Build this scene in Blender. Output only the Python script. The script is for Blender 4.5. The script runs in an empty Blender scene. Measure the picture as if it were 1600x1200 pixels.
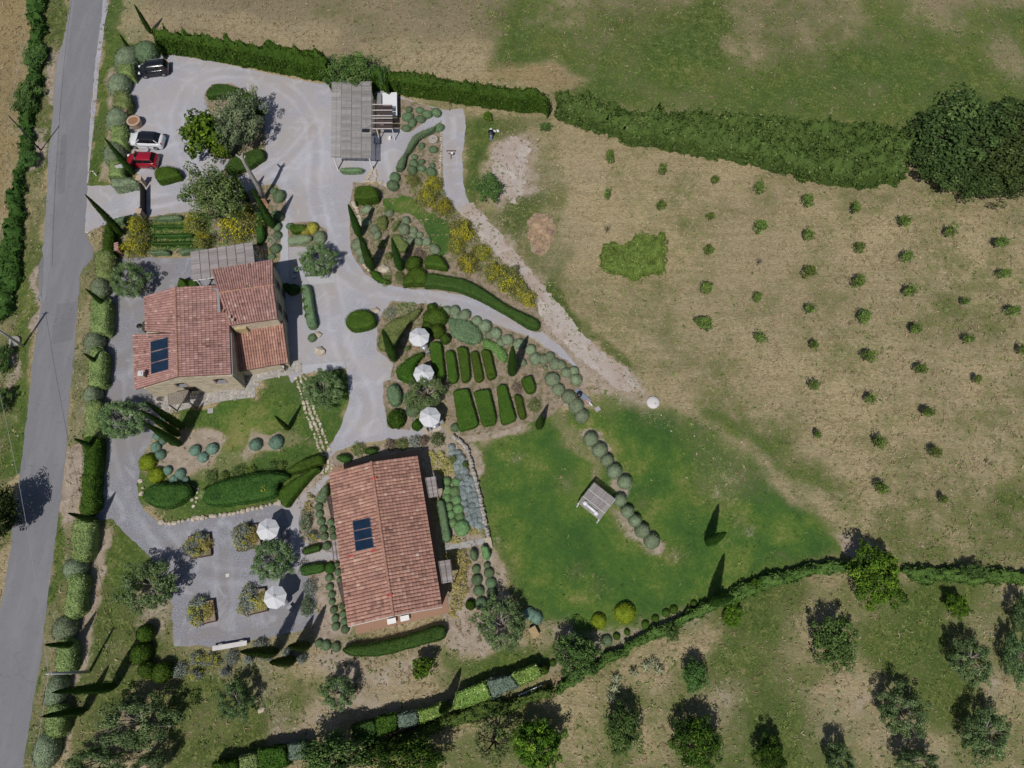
import bpy, bmesh, math, random
import numpy as np
from mathutils import Vector, Matrix
from mathutils.geometry import tessellate_polygon
rnd = random.Random(7)
RN = np.random.default_rng(11)
SC = bpy.context.scene
COL = SC.collection
# ------------------------------------------------------------------ camera, world, sun
CAM_H = 70.0
FOC = 1109.0
def _axes(nx, ny):
    d = np.array([nx - 800, 600 - ny, -FOC]); d /= np.linalg.norm(d)
    U = -d
    Y = np.array([0, 1., 0]); Y = Y - (Y @ U) * U; Y /= np.linalg.norm(Y)
    return np.array([np.cross(Y, U), Y, U])
RW = _axes(795, 1015)
cam = bpy.data.cameras.new('camera'); cam.sensor_width = 36.0; cam.lens = FOC / 1600 * 36.0
cam.clip_start = 0.5; cam.clip_end = 3000
camo = bpy.data.objects.new('camera', cam); COL.objects.link(camo)
M4 = Matrix([list(RW[0]) + [0], list(RW[1]) + [0], list(RW[2]) + [CAM_H], [0, 0, 0, 1]])
camo.matrix_world = M4
SC.camera = camo
SUN_AZ, SUN_EL = math.radians(201), math.radians(57)
world = bpy.data.worlds.new('World'); SC.world = world; world.use_nodes = True
wn = world.node_tree
bg = wn.nodes['Background']; bg.inputs['Strength'].default_value = 0.052
sky = wn.nodes.new('ShaderNodeTexSky'); sky.sky_type = 'NISHITA'; sky.sun_disc = False
sky.sun_elevation = SUN_EL; sky.sun_rotation = SUN_AZ
wn.links.new(sky.outputs[0], bg.inputs[0])
sl = bpy.data.lights.new('sun', 'SUN'); sl.energy = 3.3; sl.angle = math.radians(0.55); sl.color = (1.0, 0.965, 0.91)
so = bpy.data.objects.new('sun', sl); COL.objects.link(so)
sdir = Vector((math.sin(SUN_AZ) * math.cos(SUN_EL), math.cos(SUN_AZ) * math.cos(SUN_EL), math.sin(SUN_EL)))
so.rotation_euler = sdir.to_track_quat('Z', 'Y').to_euler(); so.location = (-20, -40, 60)
SC.view_settings.view_transform = 'Standard'; SC.view_settings.look = 'None'
SC.view_settings.exposure = 0.0; SC.view_settings.gamma = 1.0; SC.view_settings.use_curve_mapping = False
try:
    SC.cycles.max_bounces = 5; SC.cycles.diffuse_bounces = 3; SC.cycles.glossy_bounces = 2
    SC.cycles.transmission_bounces = 3; SC.cycles.transparent_max_bounces = 4
except Exception:
    pass

# ------------------------------------------------------------------ survey helper: site plan from the drone picture (metres)
def P(px, py, z=0.0):
    r = RW @ np.array([px - 800, 600 - py, -FOC])
    k = (z - CAM_H) / r[2]
    return np.array([r[0] * k, r[1] * k])
def P3(px, py, z=0.0):
    a = P(px, py, z); return np.array([a[0], a[1], z])
def PP(pts, z=0.0):
    return np.array([P(x, y, z) for x, y in pts])
def mpp(px, py, z=0.0):
    a = P(px - 2, py, z); b = P(px + 2, py, z); return float(np.hypot(*(b - a))) / 4
def mppy(px, py, z=0.0):
    a = P(px, py - 2, z); b = P(px, py + 2, z); return float(np.hypot(*(b - a))) / 4

# ------------------------------------------------------------------ materials
MATS = {}
class NT:
    def __init__(s, name, rough=0.8, spec=0.2):
        m = bpy.data.materials.new(name); m.use_nodes = True; s.m = m; s.t = m.node_tree
        s.b = s.t.nodes['Principled BSDF']
        s.b.inputs['Roughness'].default_value = rough
        s.b.inputs['Specular IOR Level'].default_value = spec
        MATS[name] = m
    def n(s, typ, **kw):
        nd = s.t.nodes.new(typ)
        for k, v in kw.items():
            setattr(nd, k, v)
        return nd
    def l(s, a, b): s.t.links.new(a, b)
    def coords(s):
        return s.n('ShaderNodeNewGeometry').outputs['Position']
    def obj(s):
        return s.n('ShaderNodeTexCoord').outputs['Object']
    def noise(s, vec, scale, detail=4, rough=0.6, stretch=None, dist=0.0):
        if stretch:
            mp = s.n('ShaderNodeMapping'); mp.inputs['Scale'].default_value = stretch
            s.l(vec, mp.inputs['Vector']); vec = mp.outputs[0]
        nd = s.n('ShaderNodeTexNoise'); nd.inputs['Scale'].default_value = scale
        nd.inputs['Detail'].default_value = detail; nd.inputs['Roughness'].default_value = rough
        nd.inputs['Distortion'].default_value = dist
        s.l(vec, nd.inputs['Vector']); return nd.outputs['Fac']
    def ramp(s, fac, stops):
        r = s.n('ShaderNodeValToRGB'); e = r.color_ramp.elements
        while len(e) < len(stops): e.new(0.5)
        for el, (p, c) in zip(e, stops):
            el.position = p; el.color = (*c, 1) if len(c) == 3 else c
        s.l(fac, r.inputs[0]); return r.outputs[0]
    def mix(s, fac, a, b, blend='MIX'):
        m = s.n('ShaderNodeMix', data_type='RGBA', blend_type=blend)
        for v, i in ((fac, 0), (a, 6), (b, 7)):
            if isinstance(v, (int, float)): m.inputs[i].default_value = v
            elif isinstance(v, tuple): m.inputs[i].default_value = (*v, 1)
            else: s.l(v, m.inputs[i])
        return m.outputs[2]
    def math(s, op, a, b=0.0, clamp=False):
        m = s.n('ShaderNodeMath', operation=op); m.use_clamp = clamp
        for v, i in ((a, 0), (b, 1)):
            if isinstance(v, (int, float)): m.inputs[i].default_value = v
            else: s.l(v, m.inputs[i])
        return m.outputs[0]
    def mapr(s, v, a, b, c=0.0, d=1.0):
        m = s.n('ShaderNodeMapRange', interpolation_type='SMOOTHSTEP')
        m.inputs[1].default_value = a; m.inputs[2].default_value = b; m.inputs[3].default_value = c; m.inputs[4].default_value = d
        s.l(v, m.inputs[0]); return m.outputs[0]
    def attr(s, name):
        a = s.n('ShaderNodeAttribute'); a.attribute_name = name; return a
    def bump(s, h, dist=0.05, strength=0.6):
        b = s.n('ShaderNodeBump'); b.inputs['Distance'].default_value = dist; b.inputs['Strength'].default_value = strength
        s.l(h, b.inputs['Height']); s.l(b.outputs[0], s.b.inputs['Normal'])
    def out(s, col):
        s.l(col, s.b.inputs['Base Color'])

def plain(name, c, rough=0.6, spec=0.3, metal=0.0, var=0.12, scale=6.0):
    t = NT(name, rough, spec); t.b.inputs['Metallic'].default_value = metal
    v = t.noise(t.coords(), scale, 5, 0.65)
    lo = tuple(x * (1 - var) for x in c); hi = tuple(min(1, x * (1 + var)) for x in c)
    t.out(t.ramp(v, [(0.3, lo), (0.7, hi)])); return t.m

def foliage(name, dark, light, hi=None, rough=0.75, spec=0.12, objvar=0.34, gain=2.0):
    """leaf colour: per-leaf value 'v', a little per-plant difference and patchy growth"""
    dark, light, hi = [None if c is None else tuple(min(.8, x * gain) for x in c) for c in (dark, light, hi)]
    t = NT(name, rough, spec)
    a = t.attr('v')
    stops = [(0.0, dark), (0.75, light)]
    stops.append((1.0, hi if hi else tuple(min(1, x * 1.25) for x in light)))
    c = t.ramp(a.outputs['Fac'], stops)
    oi = t.n('ShaderNodeObjectInfo')
    nz = t.noise(t.coords(), 0.9, 3, 0.6)
    k = t.math('ADD', t.math('MULTIPLY', oi.outputs['Random'], objvar), t.math('MULTIPLY', nz, 0.7))
    k = t.math('ADD', k, 1.0 - objvar / 2 - 0.35)
    hsv = t.n('ShaderNodeHueSaturation')
    t.l(c, hsv.inputs['Color']); t.l(k, hsv.inputs['Value'])
    hs = t.math('ADD', t.math('MULTIPLY', oi.outputs['Random'], 0.03), 0.485); t.l(hs, hsv.inputs['Hue'])
    t.out(hsv.outputs[0]); return t.m

# ------------------------------------------------------------------ mesh builder
class MB:
    def __init__(s): s.V = []; s.F = []; s.n = 0
    def add(s, V, F, val=None, mat=0, smooth=False):
        V = np.asarray(V, float).reshape(-1, 3); F = np.asarray(F, int)
        if F.size == 0: return s
        if F.ndim == 1: F = F[None]
        if val is None: val = np.full(len(F), 0.5)
        val = np.broadcast_to(np.asarray(val, float), (len(F),))
        s.V.append(V); s.F.append((F + s.n, val, mat, smooth)); s.n += len(V); return s
    def mesh(s, name, mats):
        me = bpy.data.meshes.new(name)
        V = np.concatenate(s.V) if s.V else np.zeros((0, 3))
        me.vertices.add(len(V)); me.vertices.foreach_set('co', V.ravel())
        loops = np.concatenate([f.ravel() for f, _, _, _ in s.F])
        tot = np.concatenate([np.full(len(f), f.shape[1]) for f, _, _, _ in s.F])
        st = np.concatenate([[0], np.cumsum(tot)[:-1]])
        me.loops.add(len(loops)); me.loops.foreach_set('vertex_index', loops.astype(np.int32))
        me.polygons.add(len(tot)); me.polygons.foreach_set('loop_start', st.astype(np.int32))
        me.polygons.foreach_set('loop_total', tot.astype(np.int32))
        mi = np.concatenate([np.full(len(f), m) for f, _, m, _ in s.F]); me.polygons.foreach_set('material_index', mi.astype(np.int32))
        sm = np.concatenate([np.full(len(f), q) for f, _, _, q in s.F]); me.polygons.foreach_set('use_smooth', sm.astype(bool))
        me.update(calc_edges=True)
        at = me.attributes.new('v', 'FLOAT', 'FACE')
        at.data.foreach_set('value', np.concatenate([v for _, v, _, _ in s.F]).astype(np.float32))
        for m in (mats if isinstance(mats, (list, tuple)) else [mats]): me.materials.append(MATS[m] if isinstance(m, str) else m)
        me.validate(); return me
    # --- shapes
    def box(s, c, size, rz=0.0, mat=0, val=None):
        x, y, z = np.array(size) / 2
        V = np.array([[-x, -y, -z], [x, -y, -z], [x, y, -z], [-x, y, -z], [-x, -y, z], [x, -y, z], [x, y, z], [-x, y, z]])
        cz, sz = math.cos(rz), math.sin(rz); V = V @ np.array([[cz, sz, 0], [-sz, cz, 0], [0, 0, 1]]) + np.asarray(c)
        F = [[0, 3, 2, 1], [4, 5, 6, 7], [0, 1, 5, 4], [1, 2, 6, 5], [2, 3, 7, 6], [3, 0, 4, 7]]
        return s.add(V, F, val, mat)
    def beam(s, a, b, w, h, mat=0, val=None):
        a = np.asarray(a, float); b = np.asarray(b, float); d = b - a; L = np.linalg.norm(d); d /= L
        up = np.array([0, 0, 1.]) if abs(d[2]) < 0.95 else np.array([1., 0, 0])
        sx = np.cross(d, up); sx /= np.linalg.norm(sx); u = np.cross(sx, d)
        V = [p + sx * i * w / 2 + u * j * h / 2 for p in (a, b) for i, j in ((-1, -1), (1, -1), (1, 1), (-1, 1))]
        F = [[0, 1, 2, 3], [7, 6, 5, 4], [0, 4, 5, 1], [1, 5, 6, 2], [2, 6, 7, 3], [3, 7, 4, 0]]
        return s.add(V, F, val, mat)
    def tube(s, pts, rad, seg=6, mat=0, val=None, cap=True, smooth=True):
        pts = np.asarray(pts, float); n = len(pts); rad = np.broadcast_to(np.asarray(rad, float), (n,))
        V = []; ref = np.array([0.31, 0.95, 0.05])
        for i in range(n):
            d = pts[min(i + 1, n - 1)] - pts[max(i - 1, 0)]; d /= np.linalg.norm(d) + 1e-9
            a = np.cross(d, ref); a /= np.linalg.norm(a) + 1e-9; b = np.cross(d, a)
            for k in range(seg):
                t = 2 * math.pi * k / seg; V.append(pts[i] + rad[i] * (a * math.cos(t) + b * math.sin(t)))
        F = [[i * seg + k, i * seg + (k + 1) % seg, (i + 1) * seg + (k + 1) % seg, (i + 1) * seg + k] for i in range(n - 1) for k in range(seg)]
        s.add(V, F, val, mat, smooth)
        if cap:
            m0 = s.n - len(V)
            for base, rev in ((m0, 0), (m0 + (n - 1) * seg, 1)):
                idx = list(range(base, base + seg)); 
                if not rev: idx = idx[::-1]
                s.F.append((np.array([idx]), np.array([0.5 if val is None else float(np.ravel(val)[0])]), mat, False))
        return s
    def lathe(s, prof, seg=16, c=(0, 0, 0), mat=0, val=None, smooth=True):
        V = []; c = np.asarray(c, float)
        for r, z in prof:
            for k in range(seg):
                t = 2 * math.pi * k / seg; V.append(c + np.array([r * math.cos(t), r * math.sin(t), z]))
        n = len(prof)
        F = [[i * seg + k, i * seg + (k + 1) % seg, (i + 1) * seg + (k + 1) % seg, (i + 1) * seg + k] for i in range(n - 1) for k in range(seg)]
        return s.add(V, F, val, mat, smooth)
    def prism(s, poly, z0, z1, mat=0, val=None, top=True, bottom=False):
        poly = np.asarray(poly, float)
        if area(poly) < 0: poly = poly[::-1]
        n = len(poly); z1 = np.broadcast_to(np.asarray(z1, float), (n,)) if not np.isscalar(z1) else np.full(n, float(z1))
        V = [[x, y, z0] for x, y in poly] + [[x, y, z] for (x, y), z in zip(poly, z1)]
        s.add(V, [[i, (i + 1) % n, n + (i + 1) % n, n + i] for i in range(n)], val, mat)
        m0 = s.n - 2 * n
        tri = np.array(tessellate_polygon([[Vector((x, y, 0)) for x, y in poly]]))
        out = []
        for t in tri:
            a = poly[t]; ar = (a[1][0] - a[0][0]) * (a[2][1] - a[0][1]) - (a[2][0] - a[0][0]) * (a[1][1] - a[0][1])
            out.append(t if ar > 0 else t[::-1])
        out = np.array(out)
        v0 = 0.5 if val is None else float(np.ravel(val)[0])
        if top: s.F.append((out + m0 + n, np.full(len(out), v0), mat, False))
        if bottom: s.F.append((out[:, ::-1] + m0, np.full(len(out), v0), mat, False))
        return s
    def leaves(s, C, N, size, asp=0.55, jit=0.5, val=None, mat=0, along=None, rng=RN):
        C = np.asarray(C, float); n = len(C)
        if n == 0: return s
        N = np.asarray(N, float) + rng.normal(0, jit, (n, 3)); N /= np.linalg.norm(N, axis=1, keepdims=True) + 1e-9
        R = rng.normal(0, 1, (n, 3)) if along is None else np.asarray(along) + rng.normal(0, 0.25, (n, 3))
        T = R - (R * N).sum(1, keepdims=True) * N; T /= np.linalg.norm(T, axis=1, keepdims=True) + 1e-9
        B = np.cross(N, T)
        sz = (np.asarray(size) * rng.uniform(0.7, 1.3, n))[:, None] / 2
        V = np.stack([C - T * sz, C - B * sz * asp + N * sz * 0.25, C + T * sz, C + B * sz * asp + N * sz * 0.25], 1).reshape(-1, 3)
        F = np.arange(4 * n).reshape(n, 4)
        if val is None: val = rng.uniform(0, 1, n)
        return s.add(V, F, np.clip(val, 0, 1), mat)
def area(p):
    p = np.asarray(p); x, y = p[:, 0], p[:, 1]; return 0.5 * float(np.sum(x * np.roll(y, -1) - np.roll(x, -1) * y))

# ------------------------------------------------------------------ objects
def link(name, me, parent=None, loc=None):
    o = bpy.data.objects.new(name, me); COL.objects.link(o)
    if parent is not None: o.parent = parent
    if loc is not None: o.location = loc
    return o
def tag(o, label=None, cat=None, group=None, kind=None):
    if label: o['label'] = label
    if cat: o['category'] = cat
    if group: o['group'] = group
    if kind: o['kind'] = kind
    return o
def thing(name, label, cat, loc=(0, 0, 0), rz=0.0, group=None):
    o = link(name, None); o.location = loc; o.rotation_euler = (0, 0, rz); o.empty_display_size = 0.3
    return tag(o, label, cat, group)
def part(name, mb, mats, parent, kind=None, label=None):
    o = link(name, mb.mesh(name, mats), parent)
    return tag(o, label, None, None, kind)
def solo(name, mb, mats, label, cat, group=None, kind=None):
    return tag(link(name, mb.mesh(name, mats)), label, cat, group, kind)
ORD = 'first second third fourth fifth sixth seventh eighth ninth tenth eleventh twelfth thirteenth fourteenth fifteenth sixteenth seventeenth eighteenth'.split()

# ------------------------------------------------------------------ numpy noise and polygon distance
def vnoise(x, y, seed=0):
    xi = np.floor(x).astype(np.int64); yi = np.floor(y).astype(np.int64); fx = x - xi; fy = y - yi
    fx = fx * fx * (3 - 2 * fx); fy = fy * fy * (3 - 2 * fy)
    def h(a, b):
        k = (a * 374761393 + b * 668265263 + seed * 974711) & 0xffffffff
        k = ((k ^ (k >> 13)) * 1274126177) & 0xffffffff
        return ((k ^ (k >> 16)) & 0xffff) / 65535.0
    return (h(xi, yi) * (1 - fx) + h(xi + 1, yi) * fx) * (1 - fy) + (h(xi, yi + 1) * (1 - fx) + h(xi + 1, yi + 1) * fx) * fy
def fbm(x, y, seed=0, octs=4):
    s = 0; a = 0.5; t = 0
    for i in range(octs):
        s = s + a * vnoise(x * 2 ** i, y * 2 ** i, seed + i * 17); t += a; a *= 0.55
    return s / t
def sdf(X, Y, poly):
    """signed distance, negative inside"""
    poly = np.asarray(poly, float); d2 = np.full(X.shape, 1e18); ins = np.zeros(X.shape, bool)
    n = len(poly)
    for i in range(n):
        ax, ay = poly[i]; bx, by = poly[(i + 1) % n]
        ex, ey = bx - ax, by - ay; L = ex * ex + ey * ey + 1e-12
        t = np.clip(((X - ax) * ex + (Y - ay) * ey) / L, 0, 1)
        d2 = np.minimum(d2, (X - ax - t * ex) ** 2 + (Y - ay - t * ey) ** 2)
        if ay != by:
            c = ((ay > Y) != (by > Y)) & (X < (bx - ax) * (Y - ay) / (by - ay) + ax); ins ^= c
    d = np.sqrt(d2); return np.where(ins, -d, d)
def smooth_poly(poly, it=2):
    """Chaikin corner cutting of a closed outline"""
    p = np.asarray(poly, float)
    for _ in range(it):
        q = np.roll(p, -1, 0); p = np.stack([p * 0.75 + q * 0.25, p * 0.25 + q * 0.75], 1).reshape(-1, 2)
    return p
def resample(poly, step, closed=True):
    p = np.asarray(poly, float); q = np.vstack([p, p[:1]]) if closed else p
    seg = np.hypot(*np.diff(q, axis=0).T); cum = np.concatenate([[0], np.cumsum(seg)])
    n = max(3, int(cum[-1] / step)); t = np.linspace(0, cum[-1], n, endpoint=not closed)
    return np.stack([np.interp(t, cum, q[:, 0]), np.interp(t, cum, q[:, 1])], 1)
def jitter_edge(poly, amp, scale=1.0, step=0.3, seed=1):
    p = resample(poly, step); nx = fbm(p[:, 0] / scale, p[:, 1] / scale, seed) - 0.5; ny = fbm(p[:, 0] / scale + 40, p[:, 1] / scale, seed + 5) - 0.5
    return p + np.stack([nx, ny], 1) * 2 * amp
def smoothstep(x, a, b):
    t = np.clip((x - a) / (b - a), 0, 1); return t * t * (3 - 2 * t)
def sheet(name, poly, z, mat, jit=0.0, step=0.35, scale=0.8, label=None, seed=1):
    p = jitter_edge(poly, jit, scale, step, seed) if jit else np.asarray(poly, float)
    if area(p) < 0: p = p[::-1]
    mb = MB(); tri = np.array(tessellate_polygon([[Vector((x, y, 0)) for x, y in p]]))
    out = []
    for t in tri:
        a = p[t]; ar = (a[1][0] - a[0][0]) * (a[2][1] - a[0][1]) - (a[2][0] - a[0][0]) * (a[1][1] - a[0][1])
        out.append(t if ar > 0 else t[::-1])
    mb.add(np.column_stack([p, np.full(len(p), z)]), np.array(out))
    o = link(name, mb.mesh(name, mat)); return tag(o, label, None, None, 'structure')
# ------------------------------------------------------------------ ground materials
def ground_mat():
    t = NT('ground', 0.95, 0.05); p = t.coords()
    m = t.attr('mask'); sep = t.n('ShaderNodeSeparateColor'); t.l(m.outputs['Color'], sep.inputs[0])
    g, l, s = sep.outputs[0], sep.outputs[1], sep.outputs[2]
    m2 = t.attr('mask2'); sep2 = t.n('ShaderNodeSeparateColor'); t.l(m2.outputs['Color'], sep2.inputs[0])
    gold, brown, stony = sep2.outputs[0], sep2.outputs[1], sep2.outputs[2]
    n1 = t.noise(p, 4.2, 4, 0.78, dist=0.8); n2 = t.noise(p, 1.0, 5, 0.7, dist=0.5); n3 = t.noise(p, 0.16, 5, 0.62, dist=0.3)
    nb = t.noise(p, 3.0, 4, 0.7, stretch=(1.0, 2.6, 1), dist=1.0)
    nf = t.noise(p, 14.0, 2, 0.7)
    # straw
    straw = t.mix(n3, t.ramp(nb, [(0.30, (.17, .138, .070)), (0.5, (.42, .335, .185)), (0.70, (.64, .53, .32))]),
                  t.ramp(nb, [(0.30, (.125, .108, .062)), (0.5, (.33, .262, .158)), (0.70, (.51, .41, .26))]))
    stk = t.noise(p, 1.0, 4, 0.6, stretch=(0.16, 1.5, 1), dist=0.6)
    straw = t.mix(t.math('MULTIPLY', t.mapr(stk, 0.4, 0.65), 0.4), straw, t.mix(0.5, straw, (.50, .42, .27)))
    straw = t.mix(t.math('MULTIPLY', t.mapr(stk, 0.35, 0.5, 1, 0), 0.35), straw, t.mix(0.6, straw, (.17, .15, .08)))
    straw = t.mix(t.math('MULTIPLY', gold, 0.8), straw, t.ramp(nb, [(0.3, (.15, .105, .04)), (0.7, (.39, .29, .13))]))
    straw = t.mix(t.math('MULTIPLY', brown, 0.8), straw, t.ramp(n1, [(0.3, (.135, .110, .072)), (0.7, (.31, .255, .175))]))
    rough = t.ramp(t.math('ADD', t.math('MULTIPLY', n1, 0.6), t.math('MULTIPLY', n2, 0.4)), [(0.36, (.024, .045, .010)), (0.5, (.086, .120, .030)), (0.62, (.225, .225, .085))])
    lawn = t.ramp(t.math('ADD', t.math('MULTIPLY', n1, 0.25), t.math('ADD', t.math('MULTIPLY', n2, 0.15), t.math('MULTIPLY', n3, 0.60))),
                  [(0.40, (.042, .110, .026)), (0.49, (.074, .150, .030)), (0.54, (.120, .185, .036)), (0.61, (.25, .24, .085))])
    green = t.mix(l, rough, lawn)
    amp = t.math('SUBTRACT', 1.0, t.math('MULTIPLY', l, 0.35))
    big = t.math('ADD', t.math('MULTIPLY', t.math('SUBTRACT', n2, 0.5), 1.1), t.math('MULTIPLY', t.math('SUBTRACT', n3, 0.5), 0.7))
    fine = t.math('ADD', t.math('MULTIPLY', t.math('SUBTRACT', n1, 0.5), 2.3), t.math('MULTIPLY', t.math('SUBTRACT', nf, 0.5), 1.3))
    var = t.math('ADD', big, fine)
    gs = t.mapr(t.math('ADD', g, t.math('MULTIPLY', var, amp)), 0.34, 0.66)
    gsoft = t.mapr(t.math('ADD', g, t.math('MULTIPLY', big, amp)), 0.10, 0.90)
    gf = t.math('ADD', t.math('MULTIPLY', gs, 0.42), t.math('MULTIPLY', gsoft, 0.58))
    c = t.mix(gf, straw, green)
    soil = t.ramp(t.math('ADD', t.math('MULTIPLY', nf, 0.45), t.math('MULTIPLY', n2, 0.55)), [(0.32, (.20, .150, .112)), (0.5, (.38, .31, .245)), (0.68, (.54, .46, .385))])
    sf = t.math('ADD', t.math('MULTIPLY', t.mapr(t.math('ADD', s, t.math('MULTIPLY', var, 0.7)), 0.36, 0.62), 0.6), t.math('MULTIPLY', t.mapr(t.math('ADD', s, t.math('MULTIPLY', big, 0.6)), 0.15, 0.85), 0.4))
    c = t.mix(sf, c, soil)
    peb = t.n('ShaderNodeTexVoronoi'); peb.inputs['Scale'].default_value = 5.0; t.l(p, peb.inputs['Vector'])
    pf = t.math('MULTIPLY', t.mapr(peb.outputs['Distance'], 0.12, 0.24, 1, 0), t.mapr(t.math('ADD', stony, t.math('SUBTRACT', n2, 0.5)), 0.45, 0.7))
    c = t.mix(t.math('MULTIPLY', pf, 0.75), c, (.46, .40, .34))
    t.out(c); t.bump(t.math('ADD', n1, nf), 0.09, 0.75)
ground_mat()
def gravel_mat(name, a, b, c, dirt, tint):
    t = NT(name, 0.95, 0.08); p = t.coords()
    n = t.noise(p, 8, 3, 0.85); n2 = t.noise(p, 0.9, 5, 0.68); n3 = t.noise(p, 0.22, 5, 0.62, dist=0.5); tr = t.noise(p, 0.32, 6, 0.66, dist=1.8)
    col = t.ramp(n, [(0.25, a), (0.5, b), (0.75, c)])
    col = t.mix(t.mapr(n3, 0.42, 0.60), col, t.mix(0.75, col, tint))
    col = t.mix(t.math('MULTIPLY', t.mapr(n2, 0.55, 0.75), 0.45), col, dirt)
    col = t.mix(t.math('MULTIPLY', t.mapr(tr, 0.5, 0.68), 0.45), col, c)
    tn = t.attr('tone').outputs['Fac']
    col = t.mix(t.math('MULTIPLY', tn, 0.38, True), col, tuple(x * 1.1 for x in c))
    col = t.mix(t.math('MULTIPLY', tn, -0.4, True), col, dirt)
    t.out(col); t.bump(n, 0.04, 0.6)
gravel_mat('gravel', (.25, .24, .255), (.365, .360, .395), (.51, .505, .55), (.345, .29, .255), (.39, .355, .345))
gravel_mat('court_gravel', (.115, .112, .128), (.245, .245, .275), (.43, .43, .47), (.27, .235, .21), (.25, .235, .235))
def asphalt_mat(name, k):
    t = NT(name, 0.9, 0.15); p = t.coords()
    n = t.noise(p, 20, 2, 0.8); n2 = t.noise(p, 0.5, 5, 0.6, stretch=(1.6, 0.25, 1)); n3 = t.noise(p, 1.7, 5, 0.65)
    cr = t.n('ShaderNodeTexVoronoi', feature='DISTANCE_TO_EDGE'); cr.inputs['Scale'].default_value = 0.45
    wp = t.n('ShaderNodeVectorMath', operation='ADD'); nn = t.n('ShaderNodeTexNoise'); nn.inputs['Scale'].default_value = 1.4; t.l(p, nn.inputs['Vector'])
    t.l(p, wp.inputs[0]); t.l(nn.outputs['Color'], wp.inputs[1]); t.l(wp.outputs[0], cr.inputs['Vector'])
    c = t.ramp(n, [(0.3, tuple(x * k for x in (.170, .168, .182))), (0.7, tuple(x * k for x in (.235, .232, .250)))])
    c = t.mix(t.math('MULTIPLY', t.mapr(n2, 0.42, 0.68), 0.4), c, tuple(x * k for x in (.275, .265, .265)))
    c = t.mix(t.math('MULTIPLY', t.mapr(n3, 0.52, 0.72), 0.35), c, tuple(x * k for x in (.15, .145, .15)))
    crack = t.math('MULTIPLY', t.mapr(cr.outputs['Distance'], 0.0, 0.02, 1, 0), t.mapr(t.noise(p, 0.25, 2), 0.52, 0.6))
    c = t.mix(t.math('MULTIPLY', crack, 0.25), c, (.07, .066, .066))
    t.out(c); t.bump(n, 0.02, 0.4)
asphalt_mat('asphalt', 1.0); asphalt_mat('asphalt_patch', 0.88); asphalt_mat('asphalt_old', 1.12)
def soil_mat():
    t = NT('soil', 0.95, 0.05); p = t.coords()
    n = t.noise(p, 9, 4, 0.75); n2 = t.noise(p, 1.4, 5, 0.65); n3 = t.noise(p, 0.5, 3)
    c = t.ramp(n, [(0.28, (.15, .11, .08)), (0.5, (.31, .245, .185)), (0.72, (.47, .385, .31))])
    c = t.mix(t.math('MULTIPLY', t.mapr(n2, 0.46, 0.60), 0.75), c, (.120, .128, .048))
    c = t.mix(t.math('MULTIPLY', t.mapr(n3, 0.5, 0.7), 0.35), c, (.31, .225, .165))
    t.out(c); t.bump(n, 0.08, 0.8)
soil_mat()
# ------------------------------------------------------------------ built materials
def tile_mat(name, stops, lichen):
    t = NT(name, 0.85, 0.15); p = t.coords(); a = t.attr('v')
    n = t.noise(p, 0.8, 5, 0.65); n2 = t.noise(p, 6, 4, 0.7); n3 = t.noise(p, 0.45, 4, 0.6)
    f = t.math('ADD', a.outputs['Fac'], t.math('MULTIPLY', t.math('SUBTRACT', n2, 0.5), 0.5))
    c = t.ramp(f, stops)
    c = t.mix(t.math('MULTIPLY', t.mapr(n, 0.48, 0.72), 0.4), c, (.115, .075, .062))
    c = t.mix(t.math('MULTIPLY', t.mapr(n3, 0.58, 0.75), lichen), c, (.34, .25, .085))
    t.out(c)
tile_mat('tiles_old', [(0.0, (.16, .085, .072)), (0.3, (.315, .170, .148)), (0.65, (.435, .252, .222)), (0.9, (.54, .37, .32)), (1, (.60, .47, .41))], 0.22)
tile_mat('tiles_new', [(0.0, (.15, .088, .070)), (0.3, (.33, .175, .138)), (0.65, (.465, .262, .200)), (0.9, (.54, .36, .285)), (1, (.57, .46, .37))], 0.2)
plain('tile_bed', (.17, .10, .08), 0.9, 0.1)
plain('ridge_tile', (.36, .20, .15), 0.85, 0.1, var=0.35, scale=2.5)
plain('red_mark', (.45, .06, .05), 0.6)
def stone_wall_mat():
    t = NT('stone_wall', 0.9, 0.1); p = t.coords()
    br = t.n('ShaderNodeTexVoronoi', feature='DISTANCE_TO_EDGE'); br.inputs['Scale'].default_value = 3.4
    mp = t.n('ShaderNodeMapping'); mp.inputs['Scale'].default_value = (0.75, 0.75, 1.7); t.l(p, mp.inputs[0]); t.l(mp.outputs[0], br.inputs['Vector'])
    vc = t.n('ShaderNodeTexVoronoi'); vc.inputs['Scale'].default_value = 3.4; t.l(mp.outputs[0], vc.inputs['Vector'])
    sc = t.n('ShaderNodeSeparateColor'); t.l(vc.outputs['Color'], sc.inputs[0])
    c = t.ramp(sc.outputs[0], [(0.0, (.44, .37, .26)), (0.5, (.58, .50, .37)), (1, (.68, .60, .47))])
    c = t.mix(t.math('MULTIPLY', t.noise(p, 5, 4, .7), 0.4), c, (.34, .28, .20))
    c = t.mix(t.mapr(br.outputs['Distance'], 0.0, 0.06, 0.6, 0), c, (.40, .34, .26))
    t.out(c); t.bump(br.outputs['Distance'], 0.05, 0.5)
stone_wall_mat()
def vstone(name, lo, mid, hi, rough=0.9):
    t = NT(name, rough, 0.1); p = t.coords(); a = t.attr('v')
    n = t.noise(p, 7, 4, 0.7)
    c = t.ramp(t.math('ADD', t.math('MULTIPLY', a.outputs['Fac'], 0.7), t.math('MULTIPLY', n, 0.3)), [(0.1, lo), (0.5, mid), (0.9, hi)])
    t.out(c); t.bump(n, 0.03, 0.4)
vstone('paving_stone', (.24, .22, .20), (.37, .34, .30), (.52, .47, .40))
vstone('pale_stone', (.33, .27, .21), (.46, .39, .30), (.60, .54, .45))
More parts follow.
